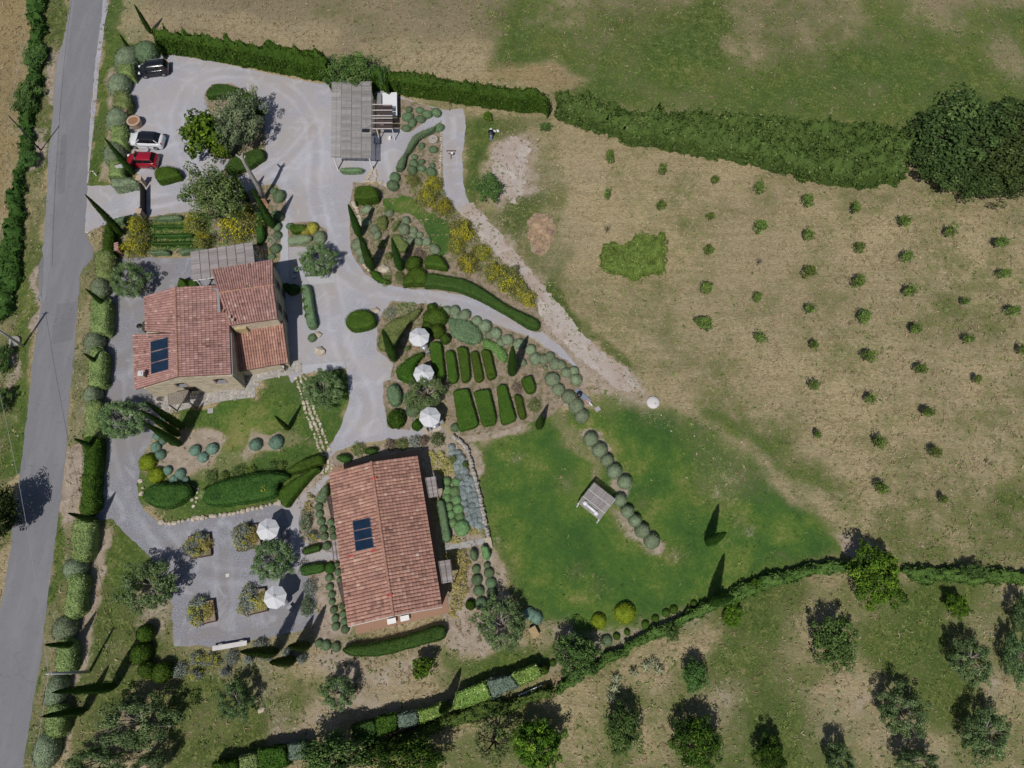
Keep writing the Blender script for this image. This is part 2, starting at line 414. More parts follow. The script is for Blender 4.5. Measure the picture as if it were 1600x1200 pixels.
vstone('ochre_rock', (.22, .15, .10), (.36, .25, .16), (.46, .34, .22))
vstone('terracotta_paving', (.24, .14, .10), (.32, .195, .135), (.38, .25, .175))
plain('plaster', (.47, .385, .285), 0.9, 0.1, var=0.15, scale=1.5)
plain('ochre_plaster', (.42, .34, .19), 0.9, 0.1, var=0.2, scale=2)
plain('concrete', (.36, .345, .335), 0.9, 0.1, var=0.13, scale=2.0)
plain('pale_concrete', (.60, .57, .55), 0.85, 0.1, var=0.08, scale=2.0)
plain('brick_cap', (.47, .345, .26), 0.9, 0.1, var=0.15)
plain('brick', (.40, .225, .15), 0.9, 0.1, var=0.3, scale=9)
plain('pink_brick', (.42, .25, .21), 0.9, 0.1, var=0.3, scale=9)
plain('gate_steel', (.028, .018, .015), 0.55, 0.3)
plain('dark_wood', (.075, .055, .042), 0.8, 0.15, var=0.3, scale=5)
plain('grey_wood', (.22, .185, .15), 0.85, 0.1, var=0.25, scale=5)
plain('tan_wood', (.40, .29, .16), 0.8, 0.1, var=0.15)
plain('batten', (.16, .10, .09), 0.8, 0.1, var=0.2)
def reed(name, lo, hi):
    t = NT(name, 0.9, 0.1); a = t.attr('v'); p = t.coords()
    n = t.noise(p, 1.3, 4, 0.6)
    f = t.math('ADD', t.math('MULTIPLY', a.outputs['Fac'], 0.65), t.math('MULTIPLY', n, 0.4))
    t.out(t.ramp(f, [(0.15, lo), (0.85, hi)]))
reed('reed_grey', (.24, .225, .215), (.44, .415, .395)); reed('reed_dark', (.235, .21, .205), (.42, .385, .38)); reed('slat_brown', (.050, .036, .034), (.095, .072, .068))
plain('white_paint', (.74, .74, .75), 0.5, 0.3, var=0.03)
plain('umbrella_cloth', (.60, .60, .62), 0.9, 0.05, var=0.03)
plain('grey_metal', (.36, .37, .39), 0.45, 0.4, 0.4)
plain('pole_grey', (.42, .42, .42), 0.7, 0.2, var=0.1)
plain('wire', (.45, .45, .45), 0.5)
plain('rust', (.11, .045, .035), 0.8, 0.2)
plain('black_plastic', (.02, .021, .024), 0.45, 0.4)
plain('blue_grey', (.20, .24, .31), 0.6, 0.3)
plain('yellow_plastic', (.55, .36, .03), 0.5)
plain('blue_plastic', (.08, .22, .30), 0.5)
plain('solar_glass', (.010, .024, .050), 0.12, 0.6, var=0.25, scale=1.2)
plain('solar_frame', (.16, .18, .22), 0.4, 0.4, 0.5)
plain('glass', (.02, .025, .03), 0.08, 0.5)
plain('window_sill', (.22, .22, .24), 0.7, 0.2)
plain('terracotta', (.30, .16, .09), 0.85, 0.1, var=0.15)
plain('corten', (.10, .050, .035), 0.8, 0.2, var=0.3)
plain('bark', (.085, .065, .05), 0.95, 0.05, var=0.35, scale=8)
plain('olive_bark', (.30, .27, .235), 0.95, 0.05, var=0.3, scale=8)
plain('dead_trunk', (.34, .315, .285), 0.9, 0.1, var=0.25, scale=5)
plain('skin', (.45, .27, .19), 0.6); plain('hair', (.02, .015, .012), 0.6); plain('white_cloth', (.72, .72, .74), 0.9, 0.05); plain('dark_cloth', (.03, .032, .045), 0.9, 0.05)
for nm, c, r in (('car_black', (.012, .013, .018), 0.16), ('car_white', (.70, .71, .73), 0.2), ('car_red', (.30, .008, .022), 0.18)):
    m = plain(nm, c, r, 0.5, var=0.02); MATS[nm].node_tree.nodes['Principled BSDF'].inputs['Coat Weight'].default_value = 0.6
plain('car_glass', (.012, .014, .018), 0.06, 0.6); plain('tyre', (.018, .018, .018), 0.9, 0.1); plain('rim', (.34, .35, .36), 0.35, 0.5, 0.7)
plain('headlight', (.75, .77, .8), 0.15, 0.6); plain('tail_light', (.35, .01, .01), 0.25, 0.5); plain('red_seat', (.25, .01, .02), 0.7)
# ------------------------------------------------------------------ leaf materials
foliage('box_leaf', (.010, .026, .004), (.048, .086, .010), (.085, .125, .018), gain=1.65)
foliage('yew_leaf', (.010, .028, .006), (.034, .070, .013), (.060, .105, .022), gain=1.8)
foliage('bright_leaf', (.022, .048, .006), (.105, .155, .014), (.185, .235, .022))
foliage('grey_leaf', (.058, .076, .044), (.150, .182, .112), (.215, .25, .165), gain=1.75)
foliage('lav_leaf', (.040, .064, .034), (.096, .140, .072), (.15, .20, .11), gain=1.75)
foliage('blue_leaf', (.090, .110, .108), (.225, .262, .258), (.32, .36, .36), gain=1.55)
foliage('bluegreen_leaf', (.045, .080, .060), (.120, .190, .140), (.19, .265, .21), gain=1.8)
foliage('laurel_leaf', (.008, .022, .003), (.036, .072, .008), (.075, .115, .014), gain=1.7)
foliage('pitt_leaf', (.045, .066, .022), (.130, .165, .058), (.21, .24, .105))
foliage('flower_hedge', (.035, .062, .014), (.115, .165, .035), (.42, .40, .20))
foliage('rosemary_leaf', (.028, .040, .013), (.105, .125, .040), (.165, .175, .066))
foliage('grass_leaf', (.025, .052, .012), (.085, .135, .040), (.14, .19, .07))
foliage('cypress_leaf', (.006, .018, .003), (.024, .048, .008), (.045, .078, .013), gain=2.2)
foliage('olive_leaf', (.026, .046, .018), (.080, .118, .044), (.155, .195, .10), gain=2.3)
foliage('oak_leaf', (.016, .034, .010), (.070, .098, .030), (.140, .170, .068), gain=2.2)
foliage('silver_oak', (.035, .055, .028), (.125, .165, .085), (.21, .25, .14), gain=1.9)
foliage('fig_leaf', (.014, .034, .004), (.060, .112, .010), (.13, .19, .02))
foliage('pine_leaf', (.018, .038, .010), (.060, .110, .028), (.105, .165, .05), gain=2.0)
foliage('dark_tree', (.008, .016, .004), (.030, .046, .013), (.056, .078, .024), gain=2.5)
foliage('broom_leaf', (.050, .056, .016), (.130, .135, .042), (.21, .20, .07))
foliage('broom_flower', (.26, .23, .012), (.50, .45, .015), (.66, .59, .03), objvar=0.1, gain=1.15)
foliage('helichrysum', (.060, .070, .058), (.165, .185, .16), (.26, .28, .24), gain=1.8)
foliage('pale_silver', (.14, .15, .10), (.34, .36, .27), (.45, .45, .30), gain=1.15)
foliage('dry_leaf', (.10, .075, .05), (.25, .20, .145), (.34, .28, .21), gain=1.15)
foliage('straw_tuft', (.17, .13, .07), (.34, .27, .16), (.47, .39, .24), objvar=0.0, gain=1.15)
foliage('weed', (.030, .050, .012), (.088, .120, .030), (.15, .18, .055), objvar=0.0)
foliage('golden_grass', (.09, .082, .02), (.20, .17, .055), (.30, .26, .10))
foliage('agave', (.13, .15, .09), (.32, .33, .20), (.42, .42, .26), gain=1.15)

foliage('grass_thick', (.016, .038, .008), (.056, .095, .022), (.125, .165, .058), gain=1.9)
foliage('santolina', (.14, .13, .02), (.34, .30, .055), (.45, .40, .09), gain=1.15)
foliage('bright_ball', (.030, .055, .004), (.130, .175, .012), (.21, .25, .02))
foliage('green_dome', (.045, .085, .035), (.125, .205, .085), (.18, .27, .12), gain=1.8)
foliage('ivy_leaf', (.022, .045, .010), (.080, .130, .028), (.14, .19, .05), gain=1.4)

plain('slab_concrete', (.43, .43, .455), 0.9, 0.1, var=0.08, scale=1.0)
def rock_ground():
    t = NT('rock_ground', 0.95, 0.05); p = t.coords(); n = t.noise(p, .9, 5, .7, dist=1.0); n2 = t.noise(p, 5, 4, .7)
    t.out(t.ramp(t.math('ADD', t.math('MULTIPLY', n, .7), t.math('MULTIPLY', n2, .3)), [(.36, (.19, .125, .10)), (.46, (.31, .22, .17)), (.52, (.43, .30, .17)), (.58, (.34, .26, .21)), (.66, (.52, .48, .45))])); t.bump(t.math('ADD', n, n2), .2, .8)
rock_ground()

gravel_mat('track', (.27, .225, .19), (.44, .385, .345), (.60, .55, .51), (.17, .15, .085), (.38, .30, .25))

foliage('bottom_grey', (.055, .080, .058), (.140, .185, .140), (.21, .26, .20), gain=1.45)
# ------------------------------------------------------------------ the ground: one grid, painted with what grows on it
GX0, GX1, GY0, GY1, GS = -76.0, 76.0, -19.0, 90.0, 0.34
gx = np.arange(GX0, GX1 + GS / 2, GS); gy = np.arange(GY0, GY1 + GS / 2, GS)
X, Y = np.meshgrid(gx, gy)
warpx = (fbm(X / 3.5, Y / 3.5, 3, 5) - 0.5) * 4.2; warpy = (fbm(X / 3.5, Y / 3.5, 9, 5) - 0.5) * 4.2
XW, YW = X + warpx, Y + warpy
ch = {k: np.zeros(X.shape) for k in 'glsyb'}; ch['p'] = np.zeros(X.shape)
ch['g'][:] = 0.27
def paint(pts, soft=0.8, warp=True, **kv):
    """pts: outline on the ground; g green, l lawn, s bare soil, y golden, b brown, p stony"""
    poly = PP(pts); d = sdf(XW if warp else X, YW if warp else Y, poly); sf = soft * 1.5 if soft > .6 else soft; w = smoothstep(-d, -sf, sf)
    for k, v in kv.items(): ch[k] = ch[k] * (1 - w) + v * w
def blob(cx, cy, r, soft=0.8, **kv):
    paint([(cx + r * math.cos(a), cy + r * 0.8 * math.sin(a)) for a in np.linspace(0, 6.283, 12, endpoint=False)], soft, **kv)
# fields
paint([(820, -40), (1640, -40), (1640, 170), (1430, 230), (1000, 180), (870, 150), (780, 96)], 1.6, False, g=.86, l=.3)
paint([(1118, -40), (1330, -40), (1340, 50), (1250, 95), (1150, 95), (1116, 80)], 3.5, g=.42, b=.65, l=0)
paint([(850, -40), (1090, -40), (1095, 20), (1010, 65), (930, 75)], 4, g=.5, b=.6, l=0)
paint([(1400, -40), (1640, -40), (1640, 10), (1460, 30)], 3, g=.45, b=.7)
paint([(1540, 60), (1640, 60), (1640, 140), (1560, 130)], 3, g=.55, b=.5)
paint([(1000, 80), (1060, 60), (1112, -10), (1122, 80), (1140, 110), (1060, 130)], 1.5, g=1.05)
paint([(770, 96), (860, 90), (920, 130), (870, 145), (760, 125)], 1.0, g=.12, y=.7)
paint([(215, -60), (820, -60), (780, 96), (560, 100), (240, 55)], 1.4, False, g=.18, b=.85, s=.12)
paint([(360, -60), (822, -60), (800, 40), (560, 30), (430, 60)], 3, g=.30, b=.8)
paint([(560, 70), (780, 70), (760, 120), (600, 108)], 1.5, g=.1, b=.1, s=.2)
paint([(816, -60), (850, -60), (815, 96), (772, 100)], 1.4, False, g=.8, b=.3)
paint([(230, 10), (520, 45), (520, 80), (230, 40)], 1, g=.1, b=.3, s=.25)
# saplings field
paint([(870, 195), (1000, 230), (1420, 300), (1640, 310), (1640, 760), (1380, 860), (1300, 820), (1010, 570), (880, 420)], 1.2, g=.22, s=.05)
for x, y, r, g in ((1230, 300, 60, .42), (1310, 320, 50, .45), (1440, 320, 40, .5), (980, 470, 60, .38), (1060, 560, 60, .34), (1130, 600, 40, .4), (1290, 460, 50, .33), (1550, 440, 60, .42), (1560, 640, 60, .44), (1300, 380, 50, .32), (940, 270, 40, .34), (1500, 520, 70, .38), (1250, 680, 60, .3)): blob(x, y, r, 3, g=g)
paint([(1545, 740), (1640, 690), (1640, 880), (1480, 860)], 2, g=.72)
paint([(1360, 820), (1640, 800), (1640, 885), (1380, 880)], 1.5, g=.55)
paint([(880, 215), (960, 230), (940, 300), (880, 420), (850, 360)], 1.5, g=.12, s=.3)
# east yard and rough ground by the track
paint([(728, 172), (860, 178), (880, 250), (880, 420), (850, 470), (760, 370), (722, 290)], .8, g=.55, s=.25)
paint([(725, 190), (775, 185), (760, 260), (745, 320), (722, 280)], .8, g=.98, l=.25, s=0)
paint([(765, 225), (825, 215), (835, 300), (790, 330), (758, 270)], .8, s=.78, g=.35, p=.6)
paint([(800, 300), (850, 320), (830, 420), (790, 380)], 1, g=.75, s=.2)
paint([(712, 320), (735, 318), (800, 390), (850, 450), (900, 520), (985, 585), (1015, 625), (975, 625), (905, 580), (840, 520), (790, 430)], .7, s=.82, g=.2, p=.9)
paint([(815, 430), (850, 440), (905, 520), (1000, 580), (985, 600), (900, 555), (850, 500)], .6, s=.05, g=.85)
paint([(838, 470), (870, 500), (960, 570), (940, 600), (890, 560), (840, 520)], .6, s=.9, g=.1, p=.9)
paint([(900, 555), (1000, 590), (1030, 640), (1110, 700), (1090, 730), (1000, 660), (930, 620)], .8, s=.75, g=.3, p=.7)
# lower lawn
LAWN = [(730, 690), (790, 665), (860, 650), (930, 625), (1010, 640), (1090, 640), (1180, 690), (1250, 760), (1325, 840), (1325, 868), (1240, 888), (1120, 945), (1010, 1000), (880, 1010), (850, 960), (790, 930), (775, 850), (750, 740)]
paint(LAWN, 1.6, g=.98, l=.9, s=0)
paint([(1040, 640), (1110, 640), (1190, 700), (1200, 760), (1130, 800), (1090, 790), (1060, 700)], 1.2, g=.74, l=.5, s=.12, p=.45)
paint([(1090, 690), (1130, 700), (1200, 780), (1140, 790)], 2, s=.3, g=.55, b=.6)
paint([(1120, 640), (1200, 680), (1330, 790), (1320, 830), (1240, 760)], 1.6, g=.85, l=.3, s=0)
paint([(1035, 590), (1110, 650), (1230, 745), (1320, 815), (1370, 850), (1345, 852), (1290, 815), (1200, 742), (1080, 652), (1020, 600)], 1.0, g=.22, s=.22, p=.3)
paint([(1310, 835), (1375, 850), (1375, 872), (1325, 868)], .6, s=.75, g=.2)
for x, y, r, s_ in ((815, 722, 9, .5), (787, 835, 10, .42), (905, 895, 16, .38), (890, 690, 14, .35), (880, 755, 12, .3), (1060, 860, 22, .3), (1170, 835, 12, .55), (1150, 820, 14, .3), (935, 930, 12, .3), (1010, 780, 12, .2), (860, 960, 10, .4), (795, 700, 8, .35)): blob(x, y, r, .7, s=s_, g=.75, l=.5)
paint([(838, 640), (870, 640), (960, 760), (1040, 860), (1000, 862), (940, 770), (880, 700)], .6, g=.62, l=.5, s=.25)
paint([(905, 680), (935, 672), (1000, 760), (985, 770), (925, 712)], .4, s=.72)
paint([(970, 790), (990, 785), (1035, 850), (1010, 862)], .4, s=.68)
paint([(1130, 835), (1165, 835), (1165, 862), (1125, 862)], 1.0, s=.3)
paint([(930, 985), (990, 985), (1060, 955), (1130, 945), (1100, 965), (1000, 1005), (940, 1030)], .6, s=.5, g=.6)
paint([(850, 960), (900, 965), (930, 1000), (900, 1060), (850, 1060)], .8, s=.55, g=.5)
# orchard at lower right
paint([(840, 1110), (1000, 1040), (1320, 905), (1640, 905), (1640, 1240), (700, 1260), (700, 1160)], .8, g=.6, s=.14, l=.18)
paint([(860, 1080), (1300, 905), (1340, 915), (1180, 980), (980, 1070), (1010, 1160), (860, 1180)], 1, g=.18, s=.1)
for x, y, r, g, s_ in ((1200, 960, 60, 0.95, 0), (1160, 1060, 60, 0.8600000000000001, .05), (1250, 1100, 50, 0.8200000000000001, .1), (1420, 1010, 70, 0.9199999999999999, 0), (1450, 930, 60, 0.8999999999999999, 0), (1480, 1090, 40, 0.8999999999999999, 0), (1580, 930, 40, .3, .5), (1270, 970, 30, .35, .5), (1350, 1080, 45, .32, .55), (1290, 1130, 45, .35, .5), (1130, 1110, 45, .35, .35), (1420, 1160, 60, .4, .4), (1560, 1080, 40, .35, .5), (950, 1140, 60, .4, .05), (1540, 980, 40, .5, .3)): blob(x, y, r, 1.6, g=g, s=s_)
# ground below the court and the cottage
paint([(265, 1012), (400, 1005), (500, 990), (560, 1000), (700, 960), (760, 930), (850, 960), (850, 1045), (700, 1090), (560, 1140), (420, 1180), (300, 1240), (90, 1240), (105, 1130), (180, 1050)], .7, g=.48, s=.34)
paint([(255, 1085), (330, 1070), (400, 1120), (420, 1160), (330, 1200), (250, 1230)], 1, g=.85, s=.05)
paint([(430, 1060), (520, 1090), (480, 1130), (420, 1100)], .8, g=.66, s=.1)
paint([(680, 1020), (850, 1015), (850, 1040), (760, 1055), (690, 1050)], .7, g=.9, s=.0, l=.4)
paint([(695, 965), (770, 960), (800, 1005), (720, 1015)], .6, g=.2, s=.75)
paint([(460, 1020), (560, 1035), (680, 1005), (700, 1035), (620, 1060), (500, 1060)], .7, g=.3, s=.66, p=.3)
paint([(545, 1080), (720, 1070), (640, 1105), (520, 1150), (430, 1185), (440, 1150)], .8, s=.55, g=.3)
# lower left grass
paint([(160, 815), (200, 830), (245, 880), (270, 920), (272, 1005), (230, 1050), (150, 1170), (95, 1200), (130, 950), (150, 850)], .6, g=.72, s=.16)
paint([(175, 815), (210, 840), (245, 890), (250, 920), (190, 950), (160, 880)], .6, g=.9, s=.02, l=.3)
paint([(210, 930), (272, 920), (270, 1010), (215, 990)], .6, s=.52, g=.5)
paint([(140, 830), (170, 830), (150, 950), (125, 1060), (100, 1160), (85, 1200), (110, 1000)], .4, s=.7, g=.3)
# farmhouse garden
paint([(262, 640), (330, 630), (400, 622), (400, 597), (470, 584), (505, 690), (510, 740), (436, 790), (255, 822), (210, 790), (225, 720), (248, 690), (260, 670)], .4, g=.93, l=.55, s=.03)
paint([(335, 640), (400, 632), (440, 640), (410, 690), (350, 700)], 1, g=1, l=.95)
paint([(262, 668), (330, 690), (400, 690), (470, 660), (495, 695), (430, 715), (380, 740), (260, 760), (225, 745), (232, 700)], .6, g=.55, s=.26)
paint([(240, 690), (285, 690), (345, 690), (340, 725), (280, 745), (232, 735)], .5, s=.8, g=.2)
paint([(388, 675), (445, 668), (450, 712), (395, 715)], .4, s=.7, g=.3)
paint([(230, 795), (300, 795), (430, 780), (436, 792), (260, 820)], .4, g=.8, s=.1)
paint([(470, 582), (545, 572), (548, 625), (520, 672), (505, 690)], .4, g=.95, l=.6, s=0)
# beds round the cottage
paint([(470, 760), (520, 735), (545, 1000), (480, 1005), (490, 930), (465, 880)], .3, s=.85, g=.2)
paint([(515, 700), (690, 668), (740, 700), (762, 840), (775, 850), (790, 960), (690, 1000), (700, 860), (660, 712), (520, 735)], .4, s=.72, g=.35)
paint([(800, 590), (905, 570), (930, 640), (860, 650), (790, 672), (720, 690), (700, 600), (690, 480), (760, 500), (905, 575)], .5, s=.78, g=.3)
# verges and the far side of the road
paint([(165, -40), (235, -40), (225, 60), (190, 100), (170, 300), (135, 300), (150, 120)], .3, g=.9, s=.05, l=.35)
paint([(176, -40), (240, -40), (225, 60), (200, 70)], .4, g=.5, s=.3)
paint([(172, 110), (190, 110), (178, 285), (155, 285)], .3, s=.55, g=.5)
paint([(120, 420), (165, 400), (150, 560), (130, 760), (110, 900), (85, 1100), (60, 1240), (40, 1200), (80, 960), (105, 700)], .3, g=.62, s=.34)
paint([(108, 700), (130, 700), (125, 800), (104, 810), (98, 760)], .2, s=.95, g=.05, p=.6)
paint([(88, 780), (105, 800), (95, 880), (70, 1000), (50, 1150), (40, 1150), (75, 950)], .2, g=.95, s=0, l=.3)
paint([(-120, -60), (48, -60), (35, 150), (10, 330), (-120, 420)], .5, g=.12, y=.8)
paint([(62, -60), (114, -60), (100, 60), (84, 120), (80, 200), (74, 300), (66, 400), (50, 560), (36, 700), (5, 900), (-20, 960), (-80, 960), (-60, 500), (30, 260)], .4, g=.74, s=.22, p=.2)
paint([(72, 85), (90, 85), (84, 160), (70, 170)], .3, s=.7, p=.7); paint([(38, 205), (66, 205), (66, 265), (34, 290)], .4, s=.66, p=.7)
paint([(44, 420), (58, 420), (60, 520), (48, 520)], .2, s=.7, p=.4); paint([(8, 540), (30, 540), (26, 640), (6, 620)], .3, s=.6)
paint([(18, 420), (44, 410), (46, 690), (25, 760), (5, 760), (30, 560)], .4, g=.95, s=.04, l=.4)
REG = {'lawn': LAWN,
       'top_field': [(215, -200), (822, -200), (778, 96), (560, 110), (240, 70)],
       'meadow': [(822, -200), (1900, -200), (1900, 160), (1430, 215), (1000, 170), (870, 150), (780, 96)],
       'orchard_ground': [(860, 1090), (1000, 1035), (1320, 895), (1900, 895), (1900, 1500), (300, 1500), (560, 1150)]}
ch['g'] = np.clip(ch['g'] + ((fbm(X / 7, Y / 7, 51) - .48) * .75 + (fbm(X / 2, Y / 2, 57) - .5) * .35) * (1 - .55 * ch['l']), 0, 1.1)
ch['b'] = np.clip(ch['b'] + (fbm(X / 9, Y / 9, 71) - .42) * .9, 0, 1)
ch['s'] = np.clip(ch['s'] + (fbm(X / 4, Y / 4, 63) - .55) * .35 * (1 - ch['l']), 0, 1)
nxg, nyg = len(gx), len(gy)
bumps = (fbm(X / 1.6, Y / 1.6, 31) - 0.5) * 0.0
GV = np.column_stack([X.ravel(), Y.ravel(), bumps.ravel()])
ii, jj = np.meshgrid(np.arange(nxg - 1), np.arange(nyg - 1))
GF = np.stack([jj * nxg + ii, jj * nxg + ii + 1, (jj + 1) * nxg + ii + 1, (jj + 1) * nxg + ii], -1).reshape(-1, 4)
FC = GV[GF].mean(1)
lab = np.zeros(len(GF), int); names = ['ground']
for k, (nm, pts) in enumerate(REG.items()):
    names.append(nm); lab[sdf(FC[:, 0], FC[:, 1], PP(pts)) < 0] = k + 1
M1 = np.stack([ch['g'], ch['l'], ch['s'], np.ones_like(X)], -1).reshape(-1, 4)
M2 = np.stack([ch['y'], ch['b'], ch['p'], np.ones_like(X)], -1).reshape(-1, 4)
for k, nm in enumerate(names):
    f = GF[lab == k]; used = np.unique(f); remap = np.zeros(len(GV), int); remap[used] = np.arange(len(used))
    mb = MB(); mb.add(GV[used], remap[f]); me = mb.mesh(nm, 'ground')
    for an, M in (('mask', M1), ('mask2', M2)):
        at = me.attributes.new(an, 'FLOAT_COLOR', 'POINT'); at.data.foreach_set('color', M[used].astype(np.float32).ravel())
    o = link(nm, me); tag(o, None, None, None, 'structure')
    if nm == 'ground': ground_obj = o
# ground beyond the picture, out to the horizon
mb = MB(); Bg = 900.0
for x0, x1, y0, y1 in ((-Bg, GX0, -Bg, Bg), (gx[-1], Bg, -Bg, Bg), (GX0, gx[-1], -Bg, GY0), (GX0, gx[-1], gy[-1], Bg)):
    mb.add([[x0, y0, 0], [x1, y0, 0], [x1, y1, 0], [x0, y1, 0]], [[0, 1, 2, 3]])
me = mb.mesh('far_ground', 'ground')
for an, c in (('mask', (.4, 0, .1, 1)), ('mask2', (.2, .2, 0, 1))):
    at = me.attributes.new(an, 'FLOAT_COLOR', 'POINT'); at.data.foreach_set('color', np.tile(np.array(c, np.float32), len(me.vertices)))
tag(link('far_ground', me), None, None, None, 'structure')
# ------------------------------------------------------------------ road
ROADL = [(136, -120), (114, 0), (100, 62), (92, 85), (86, 120), (81, 200), (76, 240), (74, 300), (68, 400), (64, 482), (56, 525), (50, 580), (42, 650), (32, 737), (24, 800), (15, 862), (8, 912), (0, 955), (-45, 1240)]
ROADR = [(188, -120), (165, 0), (159, 25), (150, 87), (144, 155), (140, 200), (138, 250), (136, 300), (132, 362), (144, 384), (146, 402), (132, 418), (126, 430), (122, 475), (117, 540), (110, 612), (104, 695), (101, 725), (95, 780), (87, 835), (81, 887), (72, 957), (65, 1020), (59, 1062), (46, 1132), (35, 1200), (28, 1240)]
sheet('road', PP(ROADL + ROADR[::-1]), .012, 'asphalt', .16, .35, .7)
sheet('road_edge', PP([(114, -20), (100, 62), (92, 85), (86, 120), (81, 200), (76, 240), (74, 300), (66, 400), (60, 470), (70, 470), (80, 400), (84, 300), (90, 240), (95, 150), (108, 62), (120, -20)]), .016, 'asphalt_old', .22, .3, .5, seed=4)
sheet('road_shoulder', PP([(166, -30), (171, 0), (164, 37), (155, 112), (147, 195), (141, 250), (138, 287), (136, 287), (138, 250), (140, 200), (144, 155), (150, 87), (159, 25), (163, -30)]), .020, 'gravel', .10, .3, .4, seed=6)
sheet('road_patch', PP([(89, 475), (121.5, 471), (113, 532), (79, 538)]), .018, 'asphalt_patch', .04, .3)
sheet('road_patch', PP([(96, 211), (105, 211), (101, 300), (91, 305), (92, 260)]), .018, 'asphalt_patch', .06, .3)
sheet('road_patch', PP([(67, 400), (69, 400), (66, 470), (60, 450), (60, 415)]), .021, 'asphalt_patch', .1, .3)
# ------------------------------------------------------------------ gravel
DRIVE = [(133, 290), (168, 290), (222, 286), (214, 270), (203, 255), (196, 205), (199, 150), (205, 105), (238, 82), (255, 83), (330, 95), (420, 115), (505, 132), (512, 124), (585, 124), (625, 150), (650, 160), (694, 172), (724, 170), (728, 200), (722, 240), (724, 290), (735, 322),
         (716, 332), (693, 300), (690, 200), (668, 206), (640, 240), (618, 285), (612, 300), (604, 297), (590, 285), (552, 285), (548, 330), (546, 360), (549, 395), (572, 425), (600, 441), (640, 447), (690, 451), (740, 461), (800, 491), (845, 517), (880, 545), (905, 577),
         (865, 550), (830, 527), (780, 508), (730, 490), (700, 480), (668, 476), (612, 470), (597, 490), (588, 540), (614, 566), (640, 560), (640, 600), (652, 604), (648, 660), (690, 664), (692, 674), (625, 684), (560, 693), (525, 706), (512, 716), (510, 706), (534, 664), (546, 622), (541, 572), (470, 584), (455, 600), (440, 560), (425, 430), (440, 400), (437, 345), (446, 330), (446, 302), (430, 288), (412, 290), (384, 300), (350, 300), (325, 320), (312, 330), (270, 333), (200, 344), (160, 352), (133, 364)]
sheet('gravel_drive', PP(DRIVE), .008, 'gravel', .16, .3, .5)
COURT = [(172, 404), (232, 403), (300, 402), (330, 402), (400, 402), (425, 405), (430, 445), (300, 460), (226, 463), (244, 621), (252, 640), (244, 660), (236, 690), (222, 715), (214, 752), (216, 780), (226, 800), (252, 818), (300, 812), (370, 801), (436, 786), (462, 788), (470, 805), (466, 850), (480, 900), (490, 930), (496, 965), (470, 985), (440, 992), (395, 1000), (335, 1010), (272, 1010), (268, 945), (262, 918), (235, 870), (200, 838), (176, 812), (158, 812), (140, 812), (150, 700), (163, 560), (168, 470)]
sheet('gravel_court', PP(COURT), .010, 'court_gravel', .22, .3, .6, seed=3)
sheet('gravel_path', PP([(440, 780), (455, 784), (490, 760), (510, 742), (518, 744), (492, 775), (470, 800), (466, 815), (472, 845), (505, 860), (524, 857), (524, 872), (500, 876), (468, 885), (462, 900), (455, 870), (452, 820)]), .014, 'gravel', .1, .25, .4, seed=8)
sheet('dirt_track', PP([(714, 316), (722, 335), (742, 362), (772, 395), (798, 418), (820, 444), (836, 474), (850, 505), (880, 533), (905, 560), (940, 588), (955, 604), (975, 612), (1000, 606), (985, 582), (950, 556), (915, 527), (888, 494), (864, 465), (842, 437), (812, 402), (782, 366), (756, 336), (738, 316)]), .0085, 'track', .5, .22, .45, seed=31)
sheet('bare_patch', PP([(775, 225), (800, 212), (828, 222), (822, 262), (816, 300), (800, 318), (778, 300), (768, 262)]), .0055, 'track', .8, .22, .5, seed=33)
sheet('cottage_pavement', PP([(518, 730), (655, 702), (703, 957), (556, 992)]), .030, 'terracotta_paving')
